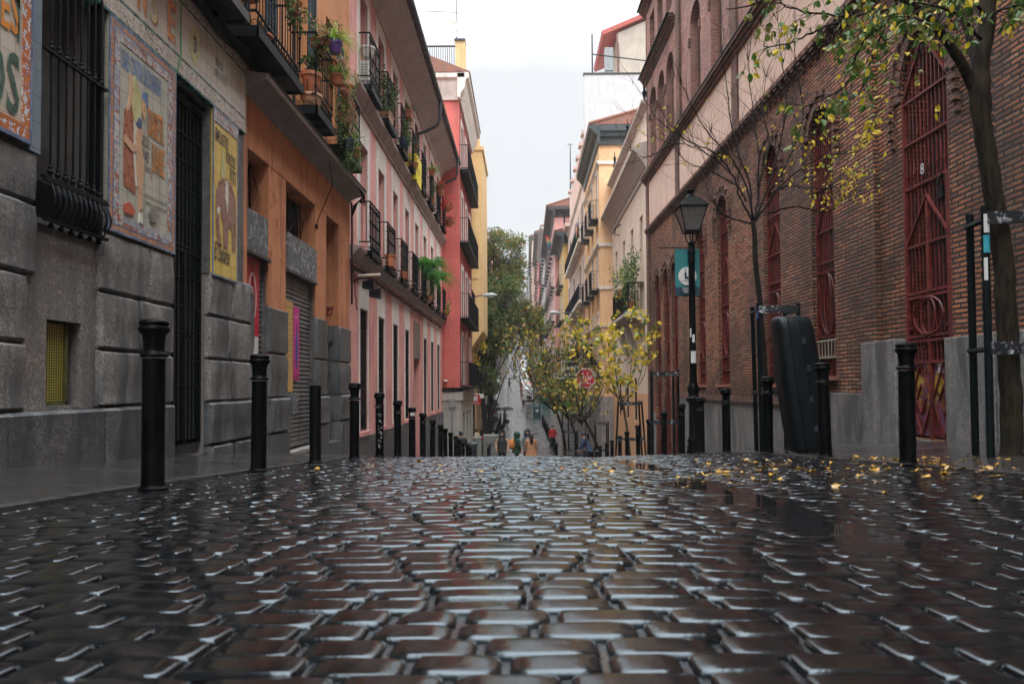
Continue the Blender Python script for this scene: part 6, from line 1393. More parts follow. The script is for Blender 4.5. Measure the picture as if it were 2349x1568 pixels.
def sticker(parent, c, r, z0, z1, a0, a1, mat, name='sticker'):
    m = MB(); n = 6; o = len(m.v)
    for i in range(n+1):
        t = a0+(a1-a0)*i/n
        for z in (z0, z1): m.v.append((c[0]+r*math.cos(t), c[1]+r*math.sin(t), c[2]+z))
    for i in range(n): m.f.append((2*i, 2*i+2, 2*i+3, 2*i+1)); m.mi.append(0)
    return m.build(name, mat, parent)
def bollard(x, y, label, group, src=None, h=1.0, tilt=0):
    loc = (x, y, gz(x, y)+.01)
    if src is None:
        t = thing('bollard', loc, label, 'bollard', group); k = next(i for i, p in enumerate(BOL) if p[1] > .74)
        MB().lathe([(r, z) for r, z in BOL[:7]], loc, 24).build('shaft', M_BOL, t, smooth=True, angle=50); MB().lathe([(r, z) for r, z in BOL[7:]], loc, 24).build('cap', M_BOL, t, smooth=True, angle=60)
        return t
    c = copy_tree(src); c.location = loc; c['label'] = label; c['group'] = group; c.rotation_euler = (tilt, tilt*.6, rnd.random()*6); return c
LBY = [4.17,6.09,9.41,11.04,12.6,14.2,15.7,17.3,18.9,20.1,21.5,23,24.3,25.8,27.5,29]
LBX = [-2.09,-2.19]+[-2.17]*14
b0 = None; LB = []
for i, (x, y) in enumerate(zip(LBX, LBY)):
    lb = f'{ORD[i]} black ringed bollard from the camera in the row on the left' if i else 'tall black bollard nearest the camera on the left pavement, before the granite wall'
    b = bollard(x, y, lb, 'bollards along the left kerb', b0, tilt=rnd.uniform(-.012,.012)); b0 = b0 or b; LB.append(b)
RBY = [5.8,7.49,9.2,11.1,12.7,14.0,16.1,18,19.8,22,23.7,25.9,27.6,29.9,31.8,33.5,36,38]
RB = []
for i, y in enumerate(RBY):
    lb = f'{ORD[i]} black ringed bollard from the camera in the row on the right' if i else 'tall black bollard nearest the camera on the right, in front of the red gate'
    x = {0:2.98,1:3.02,5:2.94}.get(i, 3.0); RB.append(bollard(x, y, lb, 'bollards along the right kerb', b0, tilt=rnd.uniform(-.015,.015)))
for i in range(14):
    y = 45+2.1*i; bollard(interp(RL, y)-.08, y, f'{ORD[i]} far black bollard at the foot of the slope on the left', 'bollards at the foot of the slope', b0)
for i in range(12):
    y = 48+2.0*i; bollard(interp(RR, y)+.10, y, f'{ORD[i]} far black bollard at the foot of the slope on the right', 'far right bollards at the foot of the slope', b0)
sticker(LB[2], LB[2].location, .0612, .50, .60, -2.2, -1.1, M_STK); sticker(LB[5], LB[5].location, .0612, .80, .86, -2.4, -.8, M_STK)
def circ_text(parent, c, z, n, mat):
    m = MB(); R = random.Random(n)
    for k in range(n):
        zz = z-.09*k; pts = []
        for i in range(5): a = -1.57+R.uniform(-.6,.6); pts.append((c[0]+.063*math.cos(a), c[1]+.063*math.sin(a), c[2]+zz+R.uniform(-.045,.045)))
        m.tube(pts, .0035, 3)
    m.build('graffiti', mat, parent)
circ_text(LB[3], LB[3].location, .62, 6, M_STK); circ_text(LB[2], LB[2].location, .56, 1, M_SPRAYK)
# short plain post between the second and third
loc = (-2.18, 7.7, gz(-2.18, 7.7)+.01); t = thing('bollard', loc, 'short plain black post without a ringed head, between the second and third left bollards', 'bollard')
MB().lathe([(.082,0),(.082,.012),(.062,.02),(.058,.03),(.058,.79),(.056,.80),(.002,.802)], loc, 22).build('shaft', M_BOL, t, smooth=True, angle=50)

# tree guards: three posts and flat rails
def stickered():
    m, n, b = newmat('stickered_rail'); _, pos, s = wallpos(n)
    f = noi(n, pos, 16, 6, .75, .5); g = noi(n, pos, 4, 2)
    k = mth(n, 'MULTIPLY', rmp(n, f, [(.54, 0.0), (.57, 1.0)]), rmp(n, g, [(.42, 0.0), (.5, 1.0)]))
    n.links.new(mixc(n, k, (.014,.017,.02), (.40,.42,.44)), b.inputs['Base Color']); b.inputs['Roughness'].default_value = .4; return m
M_RAIL = stickered()
def tree_guard(x, y, label, w=.52, h=2.0, lean=0.0, group='tree guards along the pavement', rot=0, rails=(1.92, .82), open_=1.0, d=.45):
    z = gz(x, y)+.01; t = thing('tree_guard', (x, y, z), label, 'tree guard', group)
    cr, sr = math.cos(rot), math.sin(rot)
    P = lambda a, b, q: (x+a*cr-b*sr, y+a*sr+b*cr, z+q)
    cs = [(-w/2, -d/2), (w/2, -d/2), (-w/2+.06, d/2), (w/2-.02, d/2)]
    for a, b in cs:
        MB().tube([P(a*open_, b*open_, -.02), P(a+lean*.0, b, h)], .030, 9).build('post', M_IRON2, t, smooth=True)
    for q in rails:
        k = 1+(open_-1)*(1-q/h)
        MB().hexa([P(-w/2*k,-d/2*k-.035,q-.05),P(w/2*k,-d/2*k-.035,q-.05),P(w/2*k,-d/2*k-.028,q-.05),P(-w/2*k,-d/2*k-.028,q-.05),P(-w/2*k,-d/2*k-.035,q+.05),P(w/2*k,-d/2*k-.035,q+.05),P(w/2*k,-d/2*k-.028,q+.05),P(-w/2*k,-d/2*k-.028,q+.05)]).build('rail', M_RAIL, t)
        for s in (-1, 1):
            MB().tube([P(s*w/2*k, -d/2*k, q-.01), P(s*w/2*k*.92, d/2*k, q-.01)], .022, 5).build('rail', M_IRON2, t)
    return t
tg1 = tree_guard(4.02, 6.05, 'nearest black tree guard at the right edge, a turquoise sticker near its post top', w=.66, d=.30, rails=(1.90, .86))
sticker(tg1, (tg1.location.x-.33, tg1.location.y-.15, tg1.location.z), .0315, 1.62, 1.76, -2.6, -.5, paint('sticker_teal', (.03,.28,.36), .4, .2)); sticker(tg1, (tg1.location.x-.33, tg1.location.y-.15, tg1.location.z), .0315, 1.78, 1.93, -2.4, -.6, M_STK); sticker(tg1, (tg1.location.x-.33, tg1.location.y-.15, tg1.location.z), .0315, 1.40, 1.58, -2.6, -1.7, M_STK)
tg2 = tree_guard(3.42, 10.2, 'black tree guard covered in stickers behind the leaning black instrument case', w=.54, open_=.9)
sticker(tg2, (tg2.location.x-.27, tg2.location.y-.22, tg2.location.z), .031, 1.80, 2.0, -2.6, -.5, P_BLU); sticker(tg2, (tg2.location.x+.27, tg2.location.y-.22, tg2.location.z), .031, 1.5, 1.8, -2.6, -.5, M_STK)
tree_guard(3.2, 17.2, 'third black tree guard, behind the bollards beside the brick building corner', w=.60)
tg4 = tree_guard(3.25, 23.3, 'leaning black guard around the bright yellow leaved tree', w=.72, open_=1.35)
tree_guard(3.15, 31.0, 'small dark guard around the leaning tree by the stop sign', w=.55)
tree_guard(2.6, 44.0, 'dark guard around the olive leaved tree at the dip in the road', w=.7)
tree_guard(2.9, 38.0, 'dark tree guard with an empty middle before the olive leaved tree', w=.6)

# ornate lamp post with lantern and banner
lx, ly = (1590-1205)/118.0, 14.4; lz = gz(lx, ly)+.01
LP = thing('lamp_post', (lx, ly, lz), 'black cast iron lamp post with a four sided lantern, carrying a teal banner', 'lamp post')
MB().lathe([(.145,0),(.145,.06),(.125,.09),(.13,.14),(.11,.18),(.13,.24),(.105,.30),(.092,.34),(.086,.9),(.092,.98),(.14,1.02),(.145,1.07),(.10,1.11),(.095,1.16),(.115,1.22),(.12,1.28),(.085,1.33),(.075,1.38)], (lx, ly, lz), 24).build('pedestal', M_BOL, LP, smooth=True, angle=50)
MB().lathe([(.072,1.38),(.066,2.2),(.060,3.70),(.068,3.72),(.072,3.75),(.060,3.78),(.062,3.86),(.075,3.90),(.075,3.93),(.062,3.96),(.060,4.06),(.078,4.10),(.03,4.14)], (lx, ly, lz), 24).build('shaft', M_BOL, LP, smooth=True, angle=50)
m = MB()
for s in (-1, 1): m.tube([(lx+s*.03, ly, lz+4.08), (lx+s*.09, ly, lz+4.13), (lx+s*.11, ly, lz+4.20), (lx+s*.12, ly, lz+4.29)], .012, 6)
for s in (-1, 1): m.tube([(lx, ly+s*.03, lz+4.08), (lx, ly+s*.09, lz+4.13), (lx, ly+s*.12, lz+4.29)], .012, 6)
m.build('bracket', M_IRON, LP, smooth=True)
lan = MB(); q = PI/4; sq = math.sqrt(2)
lan.lathe([(.14*sq,4.29),(.15*sq,4.31),(.14*sq,4.33)], (lx, ly, lz), 4, rot=q+.0); lan.lathe([(.275*sq,4.76),(.295*sq,4.775),(.275*sq,4.80),(.145*sq,4.955),(.12*sq,4.965)], (lx, ly, lz), 4, rot=q)
lan.lathe([(.11,4.96),(.10,5.0),(.055,5.05),(.05,5.09),(.09,5.11),(.09,5.125),(.03,5.15),(.002,5.16)], (lx, ly, lz), 14)
for a, b in ((1,1),(1,-1),(-1,1),(-1,-1)): lan.tube([(lx+a*.135, ly+b*.135, lz+4.32), (lx+a*.262, ly+b*.262, lz+4.77)], .012, 5)
LT = lan.build('lantern', M_BOL, LP)
def frosted():
    m, n, b = newmat('frosted_glass'); b.inputs['Base Color'].default_value = (.13,.12,.115,1); b.inputs['Roughness'].default_value = .35; b.inputs['Transmission Weight'].default_value = .0; b.inputs['Subsurface Weight'].default_value = .0; return m
g = MB(); g.lathe([(.128*sq,4.335),(.255*sq,4.755)], (lx, ly, lz), 4, rot=q); g.build('glass', frosted(), LT)
m = MB(); m.tube([(lx-.62, ly+.09, lz+4.02), (lx+.25, ly+.09, lz+4.02)], .010, 6); m.tube([(lx-.3, ly+.09, lz+3.07), (lx+.2, ly+.09, lz+3.07)], .008, 6); m.build('banner_rod', M_IRON, LP)
BT = paint('banner_teal', (.012,.155,.16), .55, .12, nscale=5); BN = paint('banner_navy', (.012,.03,.06), .55, .1)
FBN = FY(ly+.10); bx0, bx1 = lx-.305, lx+.175
m = MB(); nn = 10
for i in range(nn+1):
    for j in range(8): m.v.append((bx0+(bx1-bx0)*j/7, ly+.10+.012*math.sin(j*1.1+i*.4)*(i/nn), lz+4.0-.92*i/nn))
for i in range(nn):
    for j in range(7): m.f.append((i*8+j, i*8+j+1, (i+1)*8+j+1, (i+1)*8+j)); m.mi.append(0)
bn = m.build('banner', BT, LP, smooth=True)
bc = (bx0+bx1)/2
m = MB(); m.wprism(FBN, [(bc+.18*math.cos(2*PI*i/30), lz+3.46+.18*math.sin(2*PI*i/30)) for i in range(30)], .014, .018); m.build('white_disc', P_WHT, bn)
m = MB(); m.wbox(FBN, bx0, bx1, .014, .018, lz+3.11, lz+3.24); m.build('navy_strip', BN, bn)
text_mesh('LA INDUSTRIAL', .042, M_SPRAYK, FBN, bc, lz+3.35, .022, bn)
m = MB(); m.wbox(FBN, bc-.055, bc+.015, .018, .022, lz+3.40, lz+3.45); m.wbox(FBN, bc-.06, bc-.02, .018, .022, lz+3.45, lz+3.53); m.wbox(FBN, bc-.05, bc-.035, .018, .022, lz+3.53, lz+3.60); m.build('printed_emblem', BN, bn)
for k, tx in enumerate(('COWORKING', 'FORMACIÓN', 'ESPACIOS')): text_mesh(tx, .032, P_WHT, FBN, bc, lz+3.205-.038*k, .022, bn, bold=.001)
sticker(LP, (lx, ly, lz), .078, 1.75, 1.98, -2.3, -.9, M_STK); sticker(LP, (lx, ly, lz), .076, 2.15, 2.30, -1.9, -1.2, M_STK); sticker(LP, (lx, ly, lz), .076, 2.25, 2.42, -2.5, -2.1, M_STK)
circ_text(LP, (lx, ly, lz+1.0), .55, 2, M_STK)

# big black instrument case standing against the bollards
ccx, ccy = 3.24, 8.75; ccz = gz(ccx, ccy)+.02
CC = thing('instrument_case', (ccx, ccy, ccz), 'tall black hard double bass case standing upright, leaning between two bollards', 'instrument case')
def case_loft(m, secs, n=28, e=4.2):
    o = len(m.v)
    for (z, cx_, cy_, hw, hd) in secs:
        for k in range(n):
            t = 2*PI*k/n; c_, s_ = math.cos(t), math.sin(t)
            m.v.append((ccx+cx_+hw*math.copysign(abs(c_)**(2/e), c_), ccy+cy_+hd*math.copysign(abs(s_)**(2/e), s_), ccz+z))
    for i in range(len(secs)-1):
        for k in range(n): m.f.append((o+i*n+k, o+i*n+(k+1) % n, o+(i+1)*n+(k+1) % n, o+(i+1)*n+k)); m.mi.append(0)
    m.f += [tuple(o+k for k in range(n))[::-1], tuple(o+(len(secs)-1)*n+k for k in range(n))]; m.mi += [0, 0]
secs = []
for z in [0,.012,.03,.06,.12,.3,.5,.7,.9,1.1,1.25,1.38,1.46,1.52,1.56,1.585,1.598,1.602]:
    f = z/1.6; hw = .225+.03*math.sin(min(1, f*1.25)*PI*.8)-.02*f; hd = .19+.02*math.sin(f*PI)
    if z < .06: k = math.sqrt(max(.0, 1-((.06-z)/.06)**2)); hw *= .80+.20*k; hd *= .80+.20*k
    if z > 1.38: k = math.sqrt(max(.0, 1-((z-1.38)/.2225)**3)); hw *= .74+.26*k; hd *= .6+.4*k
    secs.append((z, .10-.17*f, .0+.10*f, hw, hd))
def casemat():
    m, n, b = newmat('case_plastic'); _, pos, s = wallpos(n); b.inputs['Base Color'].default_value = (.004,.006,.0075,1)
    n.links.new(rmp(n, noi(n, pos, 9, 4), [(.35, .34), (.65, .52)]), b.inputs['Roughness']); b.inputs['Specular IOR Level'].default_value = .2; bump(n, b, noi(n, pos, 260, 2), .25, .002); return m
M_CASE = casemat(); m = MB(); case_loft(m, secs); m.build('shell', M_CASE, CC, smooth=True, angle=70)
m = MB()
for sx in (-.42, .18):
    m.tube([(ccx+cx_+hw*sx, ccy+cy_-hd*(1-abs(sx)**3.2)**(1/3.2)-.003, ccz+z) for z, cx_, cy_, hw, hd in secs], .009, 6)
m.build('seam', M_CASE, CC, smooth=True)
m = MB()
for z in (.35, .95): z_, cx_, cy_, hw, hd = min(secs, key=lambda q: abs(q[0]-z)); m.box(ccx+cx_+hw-.01, ccx+cx_+hw+.012, ccy+cy_-.03, ccy+cy_+.03, ccz+z-.05, ccz+z+.05)
m.tube([(ccx+.10-hw*.9, ccy-.12, ccz+.8), (ccx+.02-hw*1.12, ccy-.12, ccz+.88), (ccx+.02-hw*1.1, ccy-.12, ccz+1.0), (ccx+.0-hw*.95, ccy-.12, ccz+1.06)], .012, 6); m.build('handle', M_IRON, CC, smooth=True)
for z in (.28, .62, .98, 1.30):
    z_, cx_, cy_, hw, hd = min(secs, key=lambda q: abs(q[0]-z)); xx = ccx+cx_+hw*.18; yy = ccy+cy_-hd; MB().box(xx-.022, xx+.022, yy-.014, yy+.004, ccz+z-.035, ccz+z+.035).build('latch', M_ZINC, CC, bevel=.004)

# ================================================================ trees
def bark(name, c1, c2, sc1=1.0):
    m, n, b = newmat(name); _, pos, s = wallpos(n)
    f = noi(n, scalev(n, pos, (26*sc1, 26*sc1, 5*sc1)), 1, 6, .7, .4); g = noi(n, pos, 3, 3)
    c = mixc(n, rmp(n, f, [(.38, 0.0), (.62, 1.0)]), c1, c2); c = mixc(n, rmp(n, g, [(.5, 0.0), (.7, .5)]), c, (.018,.02,.012)); n.links.new(c, b.inputs['Base Color']); b.inputs['Roughness'].default_value = .8; b.inputs['Specular IOR Level'].default_value = .15
    bump(n, b, f, .9, .02); return m
M_BARK = bark('bark', (.008,.007,.006), (.042,.029,.016)); M_BARK2 = bark('dark_bark', (.008,.0065,.006), (.024,.018,.015)); M_BARK3 = bark('tan_bark', (.05,.038,.028), (.16,.115,.075))
def smooth_path(pts, sub=4):
    P = [Vector(p) for p in pts]; out_ = []
    for i in range(len(P)-1):
        a, b, c, d = P[max(i-1,0)], P[i], P[i+1], P[min(i+2, len(P)-1)]
        for k in range(sub):
            t = k/sub; out_.append(.5*((2*b)+(c-a)*t+(2*a-5*b+4*c-d)*t*t+(-a+3*b-3*c+d)*t**3))
    return out_+[P[-1]]
class Tree:
    def __init__(s, name, loc, label, bark_, seed, group=None, cat='tree'):
        s.T = thing(name, loc, label, cat, group); s.tr = MB(); s.tw = MB(); s.lf = MB(); s.R = random.Random(seed); s.b = bark_
    def limb(s, pts, r0, r1, mb=None, sub=4, wob=.0, n=8):
        p = smooth_path(pts, sub)
        if wob: p = [q+rvec(s.R)*wob*(0 if i == 0 else 1) for i, q in enumerate(p)]
        k = len(p)-1; (mb or s.tw).tube(p, [r0+(r1-r0)*(i/k)**.8 for i in range(k+1)], n); return p
    def twigs(s, path, n, L_, r, up=.3, depth=1, lsz=0, mix=((1,1),), lp=.5, from_=.15, spread=1.0, lobes=False, bend=.25, nleaf=3, droop=.3):
        R = s.R
        for i in range(n):
            k = int(len(path)*(from_+(1-from_)*R.random())); k = min(max(k, 1), len(path)-1)
            d = (path[k]-path[k-1]).normalized(); v = (rvec(R)*spread+d*.8+Vector((0,0,up))).normalized(); L1 = L_*R.uniform(.45,1.15); pts = [path[k]]; q = v.copy()
            for j in range(4): q = (q+rvec(R)*bend+Vector((0,0,up*.25))).normalized(); pts.append(pts[-1]+q*L1/4)
            s.tw.tube(pts, [r, r*.85, r*.65, r*.5, r*.3], 4, cap=False)
            if depth > 0: s.twigs([Vector(a) for a in pts], max(2, int(n*.35) if n < 12 else 3), L_*.55, r*.55, up, depth-1, lsz, mix, lp, .3, spread, lobes, bend, nleaf, droop)
            if lsz and R.random() < lp:
                ms = [m_ for m_, w_ in mix for _ in range(w_)]
                for j in range(nleaf):
                    a = pts[R.choice((2,3,4))]+rvec(R)*lsz*.3; s.lf.m = R.choice(ms); leaf(s.lf, a, lsz*R.uniform(.6,1.3), rvec(R)+Vector((0,0,-droop*2)), R, 1.0, lobes)
    def done(s):
        if s.tr.v: s.tr.build('trunk', s.b, s.T, smooth=True, angle=180)
        s.tw.build('branches', s.b, s.T, smooth=True, angle=180)
        if s.lf.v: s.lf.build('crown', LEAVES, s.T)
        return s.T
# foreground tree on the right
A6 = lambda x, y, Y=6.0: AT(x, y, Y)
base = A6(2322, 1062, 6.0)
T1 = Tree('street_tree', tuple(base), 'large dark trunked tree at the right edge with green and yellow leaves overhead', M_BARK, 11)
trunk = [A6(2322, 1075), A6(2320, 950), A6(2313, 800), A6(2304, 640), A6(2296, 560), A6(2274, 420), A6(2258, 320), A6(2247, 230), A6(2252, 130), A6(2264, 40), A6(2272, -80), A6(2290, -260)]
p = smooth_path(trunk, 5); rr = [(.096 if i < 2 else .082) - .022*(i/len(p)) + (.012 if 33 < i < 38 else 0) for i in range(len(p))]
T1.tr.tube([q+rvec(T1.R)*.006 for q in p], rr, 18)
l1 = T1.limb([A6(2252, 262), A6(2225, 185), A6(2180, 105, 5.9), A6(2130, 40, 5.8), A6(2060, -10, 5.7), A6(1960, -70, 5.6)], .052, .020, T1.tr, 5, .004, 12)
l1b = T1.limb([A6(2256, 250), A6(2238, 150, 6.1), A6(2215, 60, 6.2), A6(2170, -40, 6.3)], .045, .02, T1.tr, 5, .004, 10)
mixA = ((0,2),(1,6),(5,5),(3,3),(2,1))
brs = [[A6(2130, 40, 5.8), A6(2050, 22, 5.6), A6(1960, 36, 5.5), A6(1880, 33, 5.4), A6(1812, 18, 5.4), A6(1790, 0, 5.4)],
       [A6(2085, 5, 5.8), A6(1995, 82, 5.6), A6(1962, 130, 5.6), A6(1947, 184, 5.6), A6(1897, 224, 5.6), A6(1842, 244, 5.6)],
       [A6(1985, 30, 5.6), A6(1900, 60, 5.5), A6(1862, 76, 5.4), A6(1812, 99, 5.4), A6(1752, 108, 5.4)],
       [A6(1960, -70, 5.6), A6(1850, -30, 5.4), A6(1740, 8, 5.3), A6(1668, 23, 5.3)],
       [A6(2060, -10, 5.7), A6(2030, 60, 5.9), A6(2000, 130, 6.0), A6(1975, 210, 6.0), A6(1930, 235, 6.0)],
       [A6(2150, 60, 6.2), A6(2090, 40, 6.3), A6(2040, 30, 6.4), A6(1990, 70, 6.4), A6(1950, 90, 6.4)],
       [A6(2265, 40, 6.0), A6(2300, 20, 5.8), A6(2360, 10, 5.7), A6(2420, 20, 5.7)], [A6(2190, 0, 6.2), A6(2150, 60, 5.9), A6(2115, 105, 5.7), A6(2125, 150, 5.7)],
       [A6(2250, 90, 5.9), A6(2190, 30, 5.5), A6(2110, 8, 5.3), A6(2010, -8, 5.2)], [A6(2262, 60, 6.1), A6(2225, 5, 6.3), A6(2160, -20, 6.4), A6(2080, 0, 6.5), A6(2030, 25, 6.5)],
       [A6(2264, 40, 6.0), A6(2200, -20, 5.6), A6(2130, 15, 5.2), A6(2080, 40, 5.0)]]
for i, b in enumerate(brs):
    q = T1.limb(b, .014, .004, None, 4, .008, 6); dn = [20, 15, 9, 4, 12, 12, 12, 3, 17, 15, 13][i]
    T1.twigs(q, dn, .26, .0035, up=-.15, depth=1, lsz=.062, mix=mixA, lp=(.75, .8, .4, .1, .75, .7, .5, .6, .75, .75, .75)[i], from_=.1, nleaf=3, droop=.6, bend=.4)
for (x, y) in ((1990, 305), (2000, 290), (2310, 75), (2150, 250), (1985, 320)): 
    s_ = A6(x, y, 5.8); T1.tw.tube([A6(x+60, y-110, 5.9), A6(x+20, y-50, 5.85), s_], .002, 4)
    for k in range(5): T1.lf.m = 3; leaf(T1.lf, s_+rvec(T1.R)*.05, .06, rvec(T1.R)+Vector((0,0,-1)), T1.R, 1.0)
T1.done()
# almost bare young tree behind the instrument case
cv_ = lambda x, y, Y=10.4: AT(1433.75+.3292*x, .3292*y, Y)
base = AT(1752, 1042, 10.4); base.z = gz(base.x, base.y)
T2 = Tree('bare_tree', tuple(base), 'slender almost bare tree with a few yellow leaves in front of the brick wall', M_BARK2, 21)
T2.tr.tube(smooth_path([base, AT(1756, 900, 10.4), AT(1748, 760, 10.4), AT(1742, 680, 10.4), AT(1733, 600, 10.4), AT(1731, 540, 10.4), AT(1727, 508, 10.4)], 4), [.046-.014*i/24 for i in range(25)], 12)
LM = [([(895,1560),(800,1380),(760,1240),(640,1080),(480,1000),(300,900),(190,780),(110,640)], 10.2), ([(760,1240),(640,1120),(500,1030),(330,1010),(150,1100),(40,1040)], 9.9), ([(890,1540),(870,1300),(820,1150),(760,960),(720,700),(680,400),(690,200)], 10.6),
      ([(900,1530),(930,1350),(930,1100),(900,850),(870,600),(850,300)], 10.9), ([(905,1530),(1000,1300),(1090,950),(1130,700),(1090,400),(1060,100)], 10.3), ([(1000,1350),(1100,1200),(1180,1000),(1240,800),(1200,500),(1180,250)], 10.7),
      ([(1000,1400),(1080,1300),(1300,1130),(1450,1080),(1600,1060),(1700,980)], 10.0), ([(900,1545),(1000,1420),(1100,1300),(1300,1310),(1500,1310)], 9.8), ([(840,1400),(790,1300),(620,1200),(430,1130),(300,960)], 10.9),
      ([(890,1520),(830,1250),(700,1050),(560,900),(420,640),(360,500)], 10.5), ([(930,1300),(1000,1000),(960,760),(990,500)], 11.0), ([(1000,1480),(1200,1440),(1400,1480),(1500,1400)], 10.2), ([(900,1560),(700,1500),(620,1420),(560,1260)], 10.4)]
for i, (pt, Y) in enumerate(LM):
    q = T2.limb([cv_(x, y, 10.4+(Y-10.4)*k/(len(pt)-1)) for k, (x, y) in enumerate(pt)], .017 if i != 1 else .010, .0035, None, 4, .012, 6)
    rt = i in (6, 7, 11); T2.twigs(q, 20, .60, .0036, up=.35, depth=1, lsz=.055, mix=((3,5),(2,1)), lp=.5 if rt else .05, from_=.2, nleaf=3, bend=.22, spread=.8)
T2.done()
# young yellow leaved trees down the right pavement
def young_tree(x, y, H, label, seed, mix, nl=11, lean=(0,0), spread=1.0, lsz=.11, lp=.85, r=.05, trunk=1.9, bark_=M_BARK3, tw=14, Lt=.7, nleaf=3, group='young trees along the right pavement', upw=.45):
    z = gz(x, y); t = Tree('street_tree', (x, y, z), label, bark_, seed, group); R = t.R; top = Vector((x+lean[0]*trunk, y+lean[1]*trunk, z+trunk))
    t.tr.tube(smooth_path([(x, y, z-.05), (x+lean[0]*.6+R.uniform(-.03,.03), y, z+trunk*.5), top], 5), [r*(1-.35*i/10) for i in range(11)], 9)
    for i in range(nl):
        a = 2*PI*i/nl+R.uniform(-.4,.4); sp = R.uniform(.25,.55)*spread; hh = (H-trunk)*R.uniform(.55,1.0)
        s0 = top+Vector((0,0,R.uniform(-.5,0))); e = top+Vector((math.cos(a)*sp*hh+lean[0]*1.5, math.sin(a)*sp*hh, hh)); mm = (s0+e)/2+Vector((math.cos(a)*.25*sp*hh, math.sin(a)*.25*sp*hh, -hh*.08))
        q = t.limb([s0, mm, e], r*.42, r*.09, None, 6, .02, 5)
        t.twigs(q, tw, Lt, r*.09, up=upw, depth=1, lsz=lsz, mix=mix, lp=lp, from_=.15, nleaf=nleaf, lobes=True, bend=.3)
    return t.done()
young_tree(3.3, 23.4, 4.6, 'slim tree with bright yellow and green leaves inside a leaning guard on the right', 31, ((3,9),(4,1),(2,2),(1,2)), nl=10, lean=(-.12, 0), spread=1.25, lsz=.15, trunk=2.2, r=.05, tw=9, Lt=.55, nleaf=2, lp=.85)
young_tree(3.15, 31, 5.2, 'dark branched leaning tree with ochre leaves around the stop sign', 32, ((5,4),(4,3),(3,2),(1,1),(0,1)), nl=12, lean=(-.35, 0), spread=1.6, lsz=.15, trunk=2.3, bark_=M_BARK2, tw=11, Lt=.8, r=.07, lp=.45, nleaf=2)
young_tree(2.35, 44, 8.2, 'wide crowned tree with olive and ochre leaves hanging over the middle of the street', 33, ((5,6),(4,4),(3,1),(1,2),(0,1)), nl=20, lean=(-.18, 0), spread=1.55, lsz=.17, trunk=3.5, bark_=M_BARK2, tw=15, Lt=1.0, r=.10, lp=.8, nleaf=3)
young_tree(2.75, 38.5, 5.6, 'smaller olive leaved tree in front of the wide crowned one', 34, ((5,4),(1,2),(4,2)), nl=11, lean=(-.15, 0), spread=1.2, lsz=.15, trunk=2.6, bark_=M_BARK2, tw=10, Lt=.8, r=.06, lp=.7, nleaf=2)
young_tree(3.0, 52, 6.4, 'thin brown leaved tree far down the right pavement', 35, ((4,4),(5,4),(3,1)), nl=11, spread=1.3, lsz=.18, trunk=2.6, bark_=M_BARK2, tw=9, Lt=.9, r=.07, lp=.6, nleaf=2)
young_tree(3.1, 62, 6.6, 'farthest small tree in the right hand row', 36, ((4,3),(5,4),(1,2)), nl=10, spread=1.3, lsz=.2, trunk=2.6, bark_=M_BARK2, tw=8, Lt=.9, r=.07, lp=.6, nleaf=2)
# big green trees on the left past the yellow house
def big_tree(x, y, label, seed, trunk_top, crown, n, lsz, mix, lean=0, name='tall_tree'):
    z = gz(x, y); t = Tree(name, (x, y, z), label, M_BARK2, seed, 'tall green trees on the left'); R = t.R
    tp = t.limb([(x, y, z-.1), (x+lean*.3, y, z+2), (x+lean*.7, y, z+5), (x+lean, y, z+trunk_top)], .27, .09, t.tr, 5, .03, 10)
    for k, (cx_, cy_, cz, rx, ry, rz, w_) in enumerate(crown):
        for j in range(5):
            e = Vector((x+cx_+R.uniform(-.7,.7)*rx, y+cy_+R.uniform(-.6,.6)*ry, z+cz+R.uniform(-.5,.8)*rz)); s0 = tp[min(len(tp)-1, 4+int(R.random()*(len(tp)-4)))]
            q = t.limb([s0, (s0+e)/2+Vector((0,0,.6)), e], .06, .012, None, 4, .05, 5); t.twigs(q, 5, 1.4, .012, depth=0, up=.2)
        foliage(t.lf, (x+cx_, y+cy_, z+cz), (rx, ry, rz), int(n*w_), lsz, mix, R, drop=.5, clump=int(22*w_)+9)
    return t.done()
mixG = ((0,5),(1,4),(5,2),(2,0))
big_tree(-2.9, 56, 'tall dark green tree with twin leaning trunks at the left kerb', 51, 9, [(-.3,0,6.4,1.4,1.8,2.0,1.0),(.1,.5,8.8,1.8,2.2,2.2,1.4),(.8,1,11.2,2.0,2.0,2.2,1.2),(-.4,0,4.6,1.3,1.4,1.1,.5)], 4800, .20, ((0,5),(1,4),(5,3),(4,1)), lean=-.7)
big_tree(-2.95, 60, 'tall feathery tree behind the twin trunks, its olive crown reaching over the street', 52, 12, [(1.1,0,9.5,2.4,2.2,2.6,1.3),(1.0,1,12.8,2.3,2.2,2.4,1.0),(1.5,1,15.2,1.9,1.8,1.8,.6),(-.2,0,15.8,1.3,1.5,1.7,.35),(3.1,0,9.4,1.7,1.6,1.6,.8)], 5200, .20, ((0,3),(5,5),(4,3),(1,3)), lean=.4)
big_tree(-4.1, 72, 'green tree with a rounded crown farther down the left side', 53, 9, [(-.7,0,7.6,1.9,2.5,2.8,.9),(-.5,0,10.5,2.2,2.5,3.0,1.0)], 2000, .26, mixG)
big_tree(-5.9, 90, 'green street tree half way up the left side of the slope', 54, 8, [(-.9,0,8,2.0,3,3.2,1.0),(-.6,0,11.5,2.2,2.5,3,.7)], 1800, .32, mixG)
big_tree(-6.0, 110, 'farther green street tree on the left of the slope', 55, 8, [(-1.2,0,8,2.0,3,3.2,1.0),(-.8,0,11.5,2.2,2.5,3,.6)], 1600, .38, mixG)
